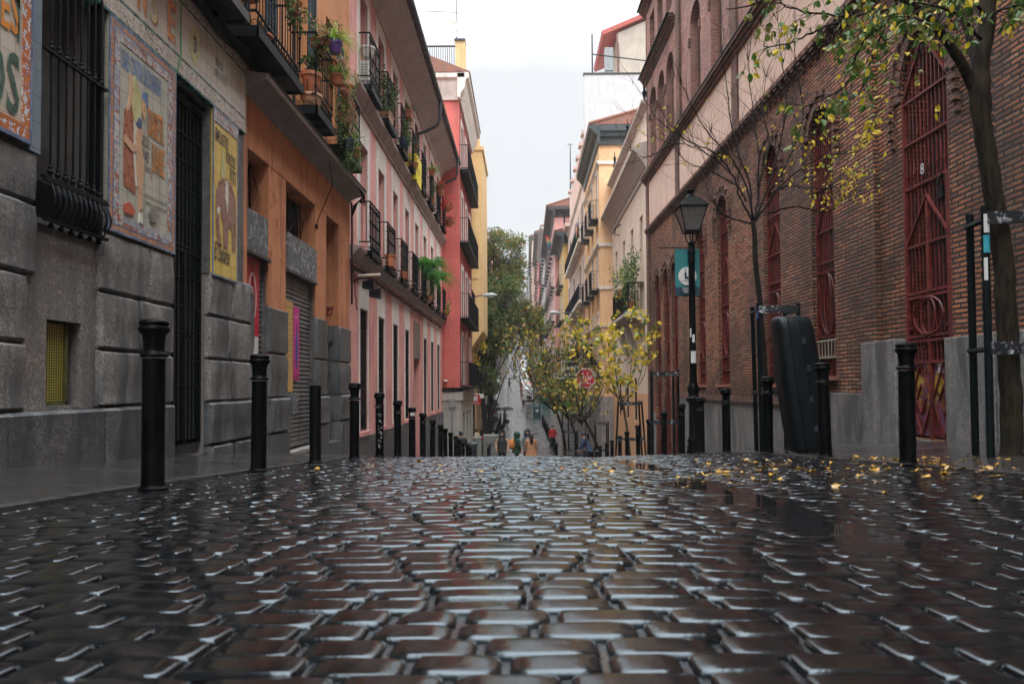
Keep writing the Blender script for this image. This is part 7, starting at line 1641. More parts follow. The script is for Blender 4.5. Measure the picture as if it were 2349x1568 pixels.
big_tree(-3.6, 50, 'small tree of yellow leaves tucked beneath the cantilevered yellow bay', 56, 4, [(.2,0,7.2,.8,1.2,1.6,.35)], 1500, .16, ((3,5),(5,2)), name='small_tree')

# fallen leaves
M_LEAFY = paint('fallen_leaf', (.40,.215,.015), .4, .45, nscale=30, coat=.3)
M_LEAFB = paint('fallen_leaf_brown', (.20,.09,.02), .4, .35, nscale=30)
def leaf_mesh(seed, mat):
    R = random.Random(seed); m = MB(); sz = .062; n = 8
    L_ = [(0,0),(.12,.30),(.30,.46),(.42,.34),(.60,.44),(.72,.22),(1,0)]; c = R.uniform(.15,.6); tw = R.uniform(-.2,.3)
    zf = lambda a, b: sz*(.10+c*abs(b)*.9+tw*a*a+.12*math.sin(a*5+seed))
    up = [(a*sz, b*sz, zf(a, b)) for a, b in L_]; dn = [(a*sz, -b*sz, zf(a, b)*(.6+R.random()*.8)) for a, b in L_[1:-1]]
    k = len(up); m.add(up+dn, [(0,1,2),(0,2,3),(0,3,4),(0,4,5),(0,5,6)]+[(0,6,k+4),(0,k+4,k+3),(0,k+3,k+2),(0,k+2,k+1),(0,k+1,k)]); m.tube([(0,0,sz*.1),(-.025,.004,.012),(-.045,.0,.004)], .0016, 4)
    o = m.build('fallen_leaf', mat, None, origin=(0,0,0)); return o
LFO = [leaf_mesh(i, M_LEAFY if i % 4 else M_LEAFB) for i in range(8)]
def near_land(x, y):
    d = ray(x, y); lo, hi = .8, 16.0
    f = lambda Y: d.z*Y/d.y-gz(d.x*Y/d.y, Y)
    Y = .8
    while Y < 16 and f(Y) > 0: Y += .05
    return (d.x*Y/d.y, Y) if Y < 15 else None
LPTS = [(1190,1092),(1240,1090),(1010,1088),(1035,1087),(975,1092),(1340,1085),(1385,1083),(1400,1084),(1415,1082),(1445,1088),(1464,1118),(1508,1084),(1520,1088),(1555,1100),(1582,1103),(1600,1096),(1610,1075),(1630,1068),(1648,1082),(1668,1072),(1695,1078),(1712,1090),(1730,1066),(1750,1075),(1770,1068),(1790,1110),(1812,1062),(1838,1078),(1855,1068),(1885,1062),(1900,1080),(1925,1120),(1945,1072),(1960,1062),(1985,1098),(2005,1085),(2022,1110),(2025,1137),(2040,1080),(2052,1062),(2075,1072),(2090,1090),(2120,1100),(2140,1062),(2150,1055),(2168,1082),(2190,1070),(2205,1062),(2232,1090),(2260,1078),(2285,1100),(2300,1072),(2330,1080),(2345,1140),(2240,1150),(1180,1098),(1290,1082),(1570,1124),(1690,1118),(1098,1086)]
RL_ = random.Random(77)
for k in range(95):
    LPTS.append((RL_.triangular(1500, 2349, 2100), 1052+abs(RL_.gauss(0, 1))*26))
for k in range(16): LPTS.append((RL_.uniform(700, 1500), 1055+RL_.random()**2*40))
first = {}
for k, (x, y) in enumerate(LPTS):
    q = near_land(x, y)
    if q is None: continue
    i = k % 8; o = LFO[i] if i not in first else LFO[i].copy()
    if i in first: C.objects.link(o)
    first[i] = 1; o.location = (q[0], q[1], gz(*q)+.012); o.rotation_euler = (RL_.uniform(-.25,.25), RL_.uniform(-.25,.25), RL_.uniform(0, 6.28)); s_ = RL_.uniform(.5, 1.0); o.scale = (s_, s_, s_)
    setp(o, ('yellow' if i % 4 else 'brown')+' fallen leaf lying on the wet paving', 'leaf', 'yellow leaves scattered on the wet paving' if i % 4 else 'brown leaves scattered on the wet paving')
# ================================================================ people
SKIN = paint('skin', (.42,.24,.17), .55, .1); HAIR = paint('dark_hair', (.02,.014,.012), .5, .3, nscale=40, bmp=.4)
def cloth(name, col, var=.2, rough=.8): return paint(name, col, rough, var, nscale=10, bmp=.3)
K_BLACK = cloth('black_cloth', (.012,.013,.015)); K_OLIVE = cloth('olive_vest', (.022,.028,.026)); K_CAMEL = cloth('camel_coat', (.42,.21,.10)); K_TAN = cloth('tan_sleeve', (.46,.27,.17))
K_GREEN = cloth('dark_green_padded', (.012,.045,.03)); K_NAVY = cloth('navy_hood', (.015,.035,.08)); K_GREY = cloth('grey_sweater', (.14,.17,.16)); K_TEAL = cloth('teal_jacket', (.05,.17,.21)); K_ORG = cloth('orange_backpack', (.50,.17,.03)); K_RED = cloth('red_jacket', (.40,.02,.03)); K_CREAM = cloth('cream_coat', (.42,.34,.24)); K_BLUE = cloth('blue_jacket', (.03,.07,.14))
def skin_body(name, verts, edges, mats, parent, lv=1, root=0, smooth=True):
    """one continuous surface grown round a skeleton: verts = [(x,y,z,rx,ry)]"""
    me = bpy.data.meshes.new(name+'_s'); me.from_pydata([v[:3] for v in verts], edges, []); o = bpy.data.objects.new('tmp', me); C.objects.link(o)
    sk = o.modifiers.new('skin', 'SKIN'); sk.use_smooth_shade = True
    sv = me.skin_vertices[0].data if me.skin_vertices else None
    if sv is None:
        bm = bmesh.new(); bm.from_mesh(me); bm.verts.layers.skin.verify(); bm.to_mesh(me); bm.free(); sv = me.skin_vertices[0].data
    for i, v in enumerate(verts): sv[i].radius = (v[3], v[4] if len(v) > 4 else v[3]); sv[i].use_root = (i == root)
    ss = o.modifiers.new('sub', 'SUBSURF'); ss.levels = lv; ss.render_levels = lv
    dg = bpy.context.evaluated_depsgraph_get(); dg.update(); nm = bpy.data.meshes.new_from_object(o.evaluated_get(dg)); C.objects.unlink(o); bpy.data.objects.remove(o)
    nm.name = name; nm.materials.clear()
    for m in (mats if isinstance(mats, (list, tuple)) else [mats]): nm.materials.append(m)
    nm.polygons.foreach_set('use_smooth', [True]*len(nm.polygons)); r = bpy.data.objects.new(name, nm); C.objects.link(r)
    if parent: r.parent = parent
    return r
def person(x, y, label, h=1.72, face=0, stride=.0, top=K_BLACK, legs=K_BLACK, arms=None, coat=None, head_turn=0, hood=None, hair=None, larm=None, rarm=None, mask=False, shoes=K_BLACK, sleeve=None, longhair=False, group=None, lean=0, bulk=1.0, pack=None):
    """local frame: +y is where the person faces; joints in metres for a 1.72 m figure"""
    k = h/1.72; z0 = gz(x, y)+.012; T = thing('person', (x, y, z0), label, 'person', group); T.rotation_euler = (0, 0, face); s = stride
    la = larm or [(-.25,.0,1.20),(-.27,.05,.95)]; ra = rarm or [(.25,.0,1.20),(.27,.05,.95)]
    V = [(0,0,.92,.15,.12),(0,lean*.3,1.08,.135,.11),(0,lean*.6,1.25,.165,.12),(0,lean,1.40,.13,.09),(0,lean*1.1,1.47,.06,.06),(0,lean*1.2+.015,1.53,.068,.075),(0,lean*1.2+.012,1.62,.082,.096),(0,lean*1.2,1.69,.055,.065)]
    E = [(i, i+1) for i in range(7)]
    def ch(st, pts):
        p = st
        for q in pts: V.append(q); E.append((p, len(V)-1)); p = len(V)-1
        return p
    for sx, aa in ((-1, la), (1, ra)):
        ch(3, [(sx*.17, lean, 1.38, .062, .062), (*aa[0], .050, .050), (*aa[1], .036, .036)])
    for sx, st in ((-1, s), (1, -s)):
        ch(0, [(sx*.09, .0, .84, .10, .10), (sx*.10, st*.5+.02, .48, .065, .065), (sx*.10, st*1.0-.0, .10, .045, .045), (sx*.10, st+.06, .035, .042, .036), (sx*.11, st+.16, .03, .038, .028)])
    V = [(a*k, b*k, c*k, r*k, q*k) for a, b, c, r, q in V]
    body = skin_body('body', V, E, [SKIN, top, legs, shoes], T, 2)
    me = body.data
    for p in me.polygons:
        c = p.center/k; zz = c.z
        p.material_index = 0 if zz > 1.455 else (3 if zz < .10 else (2 if zz < .93 and abs(c.x) < .24 else 1))
        if zz <= 1.455 and zz > .93 or abs(c.x) >= .24:
            p.material_index = 1
    # hands: palm with five fingers
    for sx, aa in ((-1, la), (1, ra)):
        wv = Vector(aa[1])*k; d = (Vector(aa[1])-Vector(aa[0])).normalized(); m = MB(); side = Vector((0,1,0))-d*d.y
        if side.length < .2: side = Vector((0,0,1))-d*d.z
        side.normalize(); nn_ = d.cross(side)
        m.tube([wv, wv+d*.03*k, wv+d*.09*k], [.030*k,.040*k,.036*k], 8)
        for f in range(4): b_ = wv+d*.085*k+side*(f-1.5)*.019*k; L1 = (.062,.072,.068,.052)[f]*k; m.tube([b_, b_+d*L1*.5+nn_*.004, b_+d*L1*.85+nn_*.02*k], [.0095*k,.0088*k,.006*k], 6)
        m.tube([wv+d*.03*k+side*.035*k, wv+d*.06*k+side*.058*k, wv+d*.095*k+side*.062*k], [.011*k,.010*k,.007*k], 6)
        o = m.build('hand', SKIN, None, smooth=True, origin=(0,0,0)); o.parent = T
    # face: nose, ears, eyes, mouth
    hy, hz = (lean*1.2+.012)*k, 1.61*k; m = MB(); ct, st_ = math.cos(head_turn), math.sin(head_turn)
    HP = lambda a, b, c: (a*ct*k-b*st_*k, hy+(a*st_+b*ct)*k, hz+c*k)
    m.tube([HP(0,.09,.02), HP(0,.118,-.025), HP(0,.10,-.035)], [.008*k,.014*k,.010*k], 6)
    for sx in (-1, 1): m.ball(HP(sx*.082, .0, -.005), .022*k, 7, .5, 1)
    o = m.build('nose_and_ears', SKIN, None, smooth=True, origin=(0,0,0)); o.parent = T
    m = MB()
    for sx in (-1, 1): m.ball(HP(sx*.032,.086,.012), .010*k, 6)
    m.tube([HP(-.022,.088,-.062), HP(0,.096,-.060), HP(.022,.088,-.062)], .005*k, 5); o = m.build('eyes_and_mouth', HAIR, None, origin=(0,0,0)); o.parent = T
    if mask:
        m = MB(); m.lathe([(.06,-.07),(.082,-.04),(.088,0),(.07,.012)], HP(0,.022,-.035), 12, k, k*1.02); o = m.build('face_mask', K_BLACK, None, smooth=True, origin=(0,0,0)); o.parent = T
    if hood:
        m = MB(); n = 14; o_ = 0
        for i in range(7):
            a = -.75+1.0*i/6*PI*.83; R0 = .135
            for j in range(n):
                t = -2.35+4.7*j/(n-1); rr = R0*(1+.1*math.sin(i)); cz_ = math.sin(a)*rr*1.15; rad = math.cos(a)*rr
                m.v.append(HP(rad*math.sin(t), -rad*math.cos(t)*1.0+.015, cz_+.01+.0))
        for i in range(6):
            for j in range(n-1): m.f.append((i*n+j, i*n+j+1, (i+1)*n+j+1, (i+1)*n+j)); m.mi.append(0)
        m.tube([HP(-.13*math.sin(t), .02-.13*math.cos(t), -.12) for t in [2.6*(-1+2*i/9) for i in range(10)]], .035*k, 7)
        m.tube([HP(.105*math.cos(t), .075, .01+.125*math.sin(t)) for t in [PI*1.25-1.5*PI*i/12 for i in range(13)]], .018*k, 6)
        o = m.build('hood', hood, None, smooth=True, origin=(0,0,0)); o.parent = T
        sd_ = o.modifiers.new('thick', 'SOLIDIFY'); sd_.thickness = .012
    if hair and not hood:
        m = MB(); m.lathe([(.088,-.03),(.098,.02),(.092,.07),(.06,.105),(.01,.115)], HP(0,-.018,0), 14, k, k*1.1)
        if longhair: m.tube([HP(0,-.05,.05), HP(0,-.085,-.08), HP(.0,-.10,-.22), HP(.0,-.11,-.36), HP(0,-.10,-.46)], [.085*k,.105*k,.095*k,.075*k,.03*k], 10)
        o = m.build('hair', hair, None, smooth=True, origin=(0,0,0)); o.parent = T
    if coat:      # (material, hem height, hem half width)
        cm, hem, hw = coat; m = MB(); n = 20; rows = [(1.455,.085,.075),(1.42,.17,.105),(1.36,.205,.125),(1.2,.19,.14),(1.0,.175,.145),(hem+.05,hw,.17),(hem,hw*1.02,.175),(hem+.01,hw*.9,.15)]
        rows = [(z, a*bulk, b*bulk) for z, a, b in rows]
        for i, (z, a, b) in enumerate(rows):
            for j in range(n): t = 2*PI*j/n; f = 1+.04*math.sin(5*t)*(i > 4); m.v.append((a*math.cos(t)*f*k, (b*math.sin(t)*f+lean*(z-.9)*1.9)*k, z*k))
        for i in range(len(rows)-1):
            for j in range(n): m.f.append((i*n+j, i*n+(j+1) % n, (i+1)*n+(j+1) % n, (i+1)*n+j)); m.mi.append(0)
        o = m.build('coat', cm, None, smooth=True, origin=(0,0,0)); o.parent = T
        m = MB()
        for sx, aa in ((-1, la), (1, ra)):
            m = MB(); e1 = Vector(aa[0])*k; e2 = Vector(aa[1])*k; m.tube(smooth_path([(sx*.15*k*bulk, lean*k, 1.39*k), (sx*.19*k*bulk, lean*k, 1.35*k), e1, e1+(e2-e1)*.93], 4), [.062*k, .068*k]+[.064*k-.0016*k*i for i in range(11)], 10)
            o = m.build('sleeve', sleeve or cm, None, smooth=True, origin=(0,0,0)); o.parent = T
        if bulk > 1.05:
            m = MB()
            for z in (1.32,1.22,1.12,1.02): m.tube([(.215*k*math.cos(t), (.155*math.sin(t)+lean*(z-.9)*1.9)*k, z*k) for t in [2*PI*i/20 for i in range(21)]], .018*k, 5)
            o = m.build('quilting', cm, None, smooth=True, origin=(0,0,0)); o.parent = T
    if pack:
        m = MB(); m.tube([(0,-.17*k,1.02*k),(0,-.24*k,1.08*k),(0,-.25*k,1.22*k),(0,-.20*k,1.36*k),(0,-.15*k,1.40*k)], [.09*k,.13*k,.14*k,.10*k,.05*k], 12)
        for sx in (-1, 1): m.tube([(sx*.10*k,-.16*k,1.1*k),(sx*.16*k,-.13*k,1.25*k),(sx*.13*k,-.02*k,1.44*k),(sx*.13*k,.10*k,1.38*k),(sx*.13*k,.14*k,1.2*k)], .015*k, 5)
        o = m.build('backpack', pack, None, smooth=True, origin=(0,0,0)); o.parent = T
    return T
def umbrella(x, y, z, label, r=.52, tilt=0):
    t = thing('umbrella', (x, y, z), label, 'umbrella', 'black umbrellas'); m = MB(); n = 8
    rings = [(0,.0),(.25,-.02),(.55,-.075),(.82,-.15),(1.0,-.235)]
    for i, (a, b) in enumerate(rings):
        for j in range(n*2): q = 2*PI*j/(n*2); f = 1 if j % 2 == 0 else .95; m.v.append((a*r*math.cos(q)*f, a*r*math.sin(q)*f, b*r*1.4-(.0 if j % 2 == 0 else -.02*a)))
    for i in range(4):
        for j in range(n*2): m.f.append((i*n*2+j, i*n*2+(j+1) % (n*2), (i+1)*n*2+(j+1) % (n*2), (i+1)*n*2+j)); m.mi.append(0)
    o = m.build('canopy', K_BLACK, None, smooth=False, origin=(0,0,0)); o.parent = t; o.modifiers.new('t', 'SOLIDIFY').thickness = .004
    m = MB(); m.tube([(0,0,.05),(0,0,-.80)], .007, 6); m.tube([(0,0,-.80),(0,.0,-.86),(.03,0,-.88),(.05,0,-.85)], .010, 6)
    for j in range(n): q = 2*PI*j/n; m.tube([(0,0,-.02), (r*.55*math.cos(q), r*.55*math.sin(q), -.075*r*1.4-.01), (r*math.cos(q), r*math.sin(q), -.235*r*1.4-.006)], .003, 4)
    o = m.build('shaft', M_IRON, None, origin=(0,0,0)); o.parent = t; t.rotation_euler = (tilt, tilt*.5, 0); return t
PF = math.pi     # facing the camera
def px(xv, Y): return (xv-1205)/1700*Y
person(px(1151, 33), 33, 'person in a dark hooded padded vest with tan sleeves walking up the slope', 1.72, PF, .12, top=K_TAN, legs=K_BLACK, coat=(K_OLIVE, .84, .20), sleeve=K_TAN, hood=K_OLIVE, mask=True, bulk=1.12, larm=[(-.275,.0,1.18),(-.25,.08,.95)], rarm=[(.275,.0,1.18),(.25,.08,.95)])
person(px(1184, 33.5), 33.5, 'person in a dark green padded hooded coat with an orange backpack', 1.74, -1.15, .15, top=K_GREEN, legs=K_BLACK, coat=(K_GREEN, .80, .22), hood=K_GREEN, pack=K_ORG, bulk=1.1, larm=[(-.26,.06,1.17),(-.22,.22,1.05)], rarm=[(.26,.02,1.17),(.25,.10,.95)])
person(px(1208.5, 34.8), 34.8, 'person in a navy hood and grey jumper beside the woman in camel', 1.90, PF+.25, .12, top=K_GREY, legs=K_BLACK, coat=(K_GREY, .86, .18), hood=K_NAVY, mask=True)
person(px(1217, 33.5), 33.5, 'woman with long dark hair in a wide camel coat seen from behind', 1.70, .25, .12, top=K_CAMEL, legs=K_BLACK, coat=(K_CAMEL, .62, .30), hair=HAIR, longhair=True, larm=[(-.24,.02,1.18),(-.26,.10,.95)], rarm=[(.26,.02,1.18),(.29,.08,.93)])
p_u = person(px(1157, 66), 66, 'person in a teal jacket and black trousers walking under a black umbrella', 1.74, -1.9, .24, top=K_TEAL, legs=K_BLACK, coat=(K_TEAL, .95, .17), hair=HAIR, rarm=[(.24,.12,1.14),(.16,.30,1.20)], larm=[(-.24,-.03,1.17),(-.24,.02,.93)])
a = px(1166, 66); umbrella(a-.12, 66.0, gz(a, 66)+2.02, 'black umbrella held by the person in the teal jacket', .66, .12)
person(px(1168, 118), 118, 'person in black walking up the middle of the far street with a black umbrella', 1.78, -1.4, .26, top=K_BLACK, legs=K_BLACK, coat=(K_BLACK, .82, .19), hair=HAIR, rarm=[(.22,.12,1.14),(.12,.28,1.22)], group=None)
a = px(1171, 118); umbrella(a, 118.0, gz(a, 118)+2.02, 'small black umbrella over the far person in black', .62, .1)
person(px(1904/4096*2349 if False else 1091.5, 50), 50, 'person in a long cream raincoat seen from behind on the left pavement', 1.66, .2, .05, top=K_CREAM, legs=K_TAN, coat=(K_CREAM, .55, .25), hair=HAIR, sleeve=K_CREAM)
person(px(1267, 52), 52, 'person in a red jacket and black trousers on the right pavement', 1.76, PF+.4, .2, top=K_RED, legs=K_BLACK, coat=(K_RED, .92, .18), hair=HAIR)
person(px(1352, 33), 33.4, 'person in a blue jacket bending beside the bollards on the right pavement', 1.7, 1.2, .1, top=K_BLUE, legs=K_BLACK, coat=(K_BLUE, .85, .2), hair=HAIR, lean=.22, larm=[(-.22,.30,1.1),(-.18,.45,.92)], rarm=[(.22,.30,1.1),(.18,.45,.92)])
person(px(1213, 138), 138, 'far pedestrian in dark clothes beside the red car', 1.75, PF, .2, coat=(K_BLACK, .8, .19), hair=HAIR)
person(px(1054, 27.8)-.1, 29.5, 'dark haired person showing only the head behind the left bollards', 1.55, .4, .1, coat=(K_BLACK, .8, .2), hair=HAIR)

# ================================================================ vehicles
def car_paint(name, col, rough=.22): 
    m, n, b = newmat(name); b.inputs['Base Color'].default_value = (*col, 1); b.inputs['Roughness'].default_value = rough; b.inputs['Coat Weight'].default_value = .7; b.inputs['Coat Roughness'].default_value = .05
    _, pos, s = wallpos(n); bump(n, b, noi(n, pos, 30, 2), .05, .003); return m
V_RED = car_paint('car_red', (.30,.012,.018)); V_WHT = car_paint('car_white', (.55,.55,.54)); V_GRY = car_paint('car_grey', (.13,.14,.15)); V_BLK = car_paint('car_black', (.012,.013,.015)); V_SIL = car_paint('car_silver', (.35,.36,.37)); V_BLU = car_paint('car_blue', (.03,.06,.14))
M_TYRE = paint('tyre', (.015,.015,.016), .8, .2); M_RIM = paint('rim', (.30,.31,.32), .3, .1, metal=.9); M_PLATE = paint('number_plate', (.55,.55,.52), .5, .05); M_LREAR = paint('rear_light', (.35,.01,.01), .2, .1); M_LFRONT = paint('head_light', (.55,.56,.58), .15, .1)
M_AGLASS = glassm('car_glass', (.02,.025,.03), .05)
def vehicle(name, x, y, label, cat, paint_, L=4.2, W=1.76, H=1.5, kind='hatch', rear_to_cam=True, group='vehicles parked up the hill', yaw=0):
    z = gz(x, y)+.01; T = thing(name, (x, y, z), label, cat, group); T.rotation_euler = (math.atan2(gz(x, y+2)-gz(x, y-2), 4.0), 0, yaw+(0 if rear_to_cam else PI))
    def fin(mb, nm, mat, smooth=True, bev=0): o = mb.build(nm, mat, None, smooth=smooth, origin=(0,0,0), bevel=bev); o.parent = T; return o
    hw = W/2
    if kind == 'van': prof_ = [(-L/2,.32),(-L/2-.02,.6),(-L/2,1.1),(-L/2+.10,H-.08),(-L/2+.3,H),(L/2-1.45,H),(L/2-1.1,H-.1),(L/2-.55,1.12),(L/2-.12,.95),(L/2,.75),(L/2,.32)]
    elif kind == 'suv': prof_ = [(-L/2,.36),(-L/2-.03,.62),(-L/2+.02,.95),(-L/2+.30,H-.12),(-L/2+.6,H),(.5,H),(.95,H-.08),(1.35,1.02),(L/2-.12,.88),(L/2,.66),(L/2-.03,.34)]
    else: prof_ = [(-L/2,.32),(-L/2-.02,.58),(-L/2+.03,.88),(-L/2+.42,H-.12),(-L/2+.8,H),(.35,H),(.75,H-.08),(1.25,.95),(L/2-.1,.78),(L/2,.6),(L/2-.02,.3)]
    m = MB(); n = len(prof_); cols = []
    for sx in (-1, -.93, -.6, 0, .6, .93, 1):
        for (a, b) in prof_:
            tuck = max(0, (b-.95)/(H-.95))*.17*(.3 if kind == 'van' else 1); crown = (1-abs(sx)**4)*.03*(b > .9); e = .05 if abs(sx) == 1 else 0
            m.v.append((sx*(hw-tuck), a*(1-.012*abs(sx)**6), b+crown-(e if b > H-.2 else 0)))
    for i in range(6):
        for j in range(n): m.f.append((i*n+j, i*n+(j+1) % n, (i+1)*n+(j+1) % n, (i+1)*n+j)); m.mi.append(0)
    m.f += [tuple(range(n)), tuple(6*n+j for j in range(n))[::-1]]; m.mi += [0, 0]
    body = fin(m, 'body', paint_, True)
    def strip(nm, mat, a0, b0, a1, b1, w0, w1, off):
        d = Vector((0, b1-b0, -(a1-a0))); nrm = Vector((0, (b1-b0), -(a1-a0)))
        nrm = Vector((0, -(b1-b0), (a1-a0))).normalized()*off; m = MB()
        m.add([(-w0, a0+nrm.y, b0+nrm.z), (w0, a0+nrm.y, b0+nrm.z), (w1, a1+nrm.y, b1+nrm.z), (-w1, a1+nrm.y, b1+nrm.z), (-w0, a0, b0), (w0, a0, b0), (w1, a1, b1), (-w1, a1, b1)], [(0,1,2,3),(0,4,5,1),(1,5,6,2),(2,6,7,3),(3,7,4,0)]); return fin(m, nm, mat, False)
    r1, r2 = (prof_[2], prof_[3]); wq = hw-.2
    if kind == 'van':
        for sx in (-1, 1):
            m = MB(); m.box(sx*hw*.5-.33, sx*hw*.5+.33, -L/2-.02, -L/2+.06, 1.12, 1.5); 
        m = MB(); m.box(-.01, .01, -L/2-.03, -L/2+.05, .4, H-.15); m.box(-.35, .35, -L/2-.045, -L/2+.0, .86, .93); fin(m, 'door_seam', V_BLK, False)
    else: strip('rear_window', M_AGLASS, r1[0]+.03, r1[1]+.06, r2[0]-.02, r2[1]-.02, wq, wq-.08, .012)
    strip('windscreen', M_AGLASS, prof_[7 if kind != 'van' else 7][0]-.03, prof_[7][1]+.04, prof_[6][0]+.02, prof_[6][1]-.02, wq, wq-.06, -.014)
    for sx in (-1, 1):
        m = MB(); zb_, zt_ = (.98, H-.14); a0, a1, a2, a3 = (-L/2+.35, .95, .5, -L/2+.62) if kind != 'van' else (L/2-2.2, L/2-.85, L/2-1.25, L/2-2.2)
        xo_ = sx*(hw-.015); xi_ = sx*(hw-.165*(.3 if kind == 'van' else 1)*(zt_-.95)/(H-.95)+.0)
        m.add([(xo_+sx*.012, a0, zb_), (xo_+sx*.012, a1, zb_), (xi_+sx*.012, a2, zt_), (xi_+sx*.012, a3, zt_)], [(0,1,2,3)]); fin(m, 'side_window', M_AGLASS, False)
        for ay in (-L/2+.78, L/2-.82):
            m = MB(); R_w = .32; m.v = []
            pr = [(R_w-.06,-.10),(R_w,-.08),(R_w,.08),(R_w-.06,.10)]
            for r_, w_ in pr:
                for q in range(18): t = 2*PI*q/18; m.v.append((sx*(hw-.10)+w_*sx, ay+r_*math.cos(t), R_w+r_*math.sin(t)))
            for i in range(3):
                for q in range(18): m.f.append((i*18+q, i*18+(q+1) % 18, (i+1)*18+(q+1) % 18, (i+1)*18+q)); m.mi.append(0)
            m.f += [tuple(range(18)), tuple(54+q for q in range(18))[::-1]]; m.mi += [0, 0]; wl = fin(m, 'wheel', M_TYRE)
            m = MB(); m.tube([(sx*(hw-.02), ay, R_w), (sx*(hw+.005), ay, R_w)], .2, 14); rim = m.build('rim', M_RIM, None, origin=(0,0,0)); rim.parent = wl
        zl = 1.05 if kind == 'van' else .82
        m = MB(); m.box(sx*(hw-.11)-.09, sx*(hw-.11)+.09, -L/2-.035, -L/2+.12, zl-(.18 if kind == 'van' else .08), zl+(.15 if kind == 'van' else .08)); fin(m, 'rear_light', M_LREAR, False)
        m = MB(); m.box(sx*(hw-.20)-.14, sx*(hw-.20)+.14, L/2-.14, L/2+.01, .62, .76); fin(m, 'head_light', M_LFRONT, False)
        m = MB(); m.box(sx*(hw+.0), sx*(hw+.16), .75, .83, .98, 1.12); m.box(sx*(hw-.02), sx*(hw+.05), .78, .82, .98, 1.02); fin(m, 'mirror', V_BLK, False)
    m = MB(); m.box(-hw+.06, hw-.06, -L/2-.05, -L/2+.1, .30, .46); m.box(-hw+.06, hw-.06, L/2-.1, L/2+.03, .26, .42); fin(m, 'bumper', V_BLK if kind != 'hatch' else paint_, False)
    m = MB(); m.box(-.26, .26, -L/2-.06, -L/2-.03, .52, .63); m.box(-.26, .26, L/2+.0, L/2+.035, .36, .47); fin(m, 'number_plate', M_PLATE, False)
    return T
vehicle('delivery_van', px(1213.5, 100), 100, 'white delivery van parked on the right of the far street behind the teal kiosk', 'van', V_WHT, 4.5, 1.86, 1.92, 'van')
vehicle('parked_car', px(1208.5, 114), 114, 'red car parked just beyond the white van', 'car', V_RED, 4.2, 1.8, 1.6, 'suv')
for i, (xv, Y, pm, kd, lb) in enumerate(((1205, 124, V_BLK, 'hatch', 'black car parked right beyond the red one'), (1203.5, 132, V_SIL, 'hatch', 'silver car third beyond the white van'), (1203, 141, V_WHT, 'suv', 'white car parked half way up the right of the hill'), (1203, 150, V_GRY, 'hatch', 'grey car above the white one on the hill'),
        (1202, 160, V_WHT, 'hatch', 'small white car high on the right of the hill'), (1201, 172, V_BLK, 'suv', 'dark tall car high on the hill'), (1199, 190, V_WHT, 'van', 'white van near the hilltop'), (1196, 206, V_RED, 'hatch', 'far red car near the hilltop'), (1192, 222, V_WHT, 'suv', 'white car in the lane close to the hilltop'), (1182, 212, V_BLU, 'hatch', 'blue car at the top on the left of the lane'))):
    vehicle('parked_car' if kd != 'van' else 'delivery_van', px(xv, Y), Y, lb, 'car' if kd != 'van' else 'van', pm, 4.2, 1.76, 1.5 if kd != 'van' else 2.0, kd, i % 3 != 2)
for i, (Y, pm, lb) in enumerate(((96, V_BLK, 'black car parked under the trees on the left of the slope'), (103, V_GRY, 'grey car parked under the left trees above the black one'), (125, V_SIL, 'silver car on the left higher up the slope'))):
    vehicle('parked_car', interp(RL, Y)-1.1, Y, lb, 'car', pm, 4.2, 1.76, 1.5, 'hatch', True)
def scooter(x, y, label, col, yaw=0, box=None, group='motorbikes parked on the left'):
    z = gz(x, y)+.012; T = thing('motor_scooter', (x, y, z), label, 'scooter', group); T.rotation_euler = (0, .12, yaw)
    def fin(mb, nm, mat): o = mb.build(nm, mat, None, smooth=True, origin=(0,0,0)); o.parent = T; return o
    for ay in (-.62, .66):
        m = MB(); m.tube([(-.055, ay, .25), (-.05, ay, .25), (.05, ay, .25), (.055, ay, .25)], [.20,.25,.25,.20], 16); fin(m, 'wheel', M_TYRE)
    m = MB(); m.tube([(0,-.85,.62),(0,-.70,.66),(0,-.35,.62),(0,-.05,.46)], [.09,.16,.19,.12], 10); m.tube([(0,-.1,.32),(0,.30,.30)], .13, 8); m.tube([(0,.40,.35),(0,.50,.65),(0,.46,.90)], [.20,.20,.12], 10); m.tube([(0,.5,.5),(0,.68,.52),(0,.86,.42)], [.06,.10,.05], 8); fin(m, 'body', col)
    m = MB(); m.tube([(0,-.86,.80),(0,-.5,.83),(0,-.1,.74)], [.09,.14,.11], 10); fin(m, 'seat', V_BLK)
    m = MB(); m.tube([(0,.64,.25),(0,.46,.92)], .028, 6); m.tube([(-.33,.34,1.02),(0,.44,1.0),(.33,.34,1.02)], .018, 6)
    for sx in (-1, 1): m.tube([(sx*.22,.40,1.02),(sx*.30,.38,1.2)], .008, 4); m.ball((sx*.31,.37,1.24), .05, 6, 1, .3, .7)
    fin(m, 'handlebar', V_BLK); m = MB(); m.ball((0,.56,.86), .085, 8); fin(m, 'headlight', M_LFRONT)
    m = MB(); m.add([(-.2,.5,.98),(.2,.5,.98),(.16,.40,1.35),(-.16,.40,1.35)], [(0,1,2,3)]); fin(m, 'windshield', M_AGLASS)
    if box: m = MB(); m.hexa([(-.2,-1.1,.92),(.2,-1.1,.92),(.2,-.72,.92),(-.2,-.72,.92),(-.22,-1.12,1.25),(.22,-1.12,1.25),(.21,-.74,1.25),(-.21,-.74,1.25)]); fin(m, 'top_box', box)
    return T
BK = V_BLK
scooter(px(1097, 54), 54.2, 'red and white motor scooter parked behind the person in cream', V_RED, 1.3)
scooter(px(1096, 56), 57, 'black motor scooter with a dark top box by the shop front', V_BLK, 1.2, BK)
scooter(px(1101, 60), 60, 'silver grey motor scooter behind the red one', V_SIL, 1.25, BK)
scooter(px(1137, 62), 62, 'black motor scooter with a top box to the right of the twin trunk tree', V_BLK, 1.0, BK)
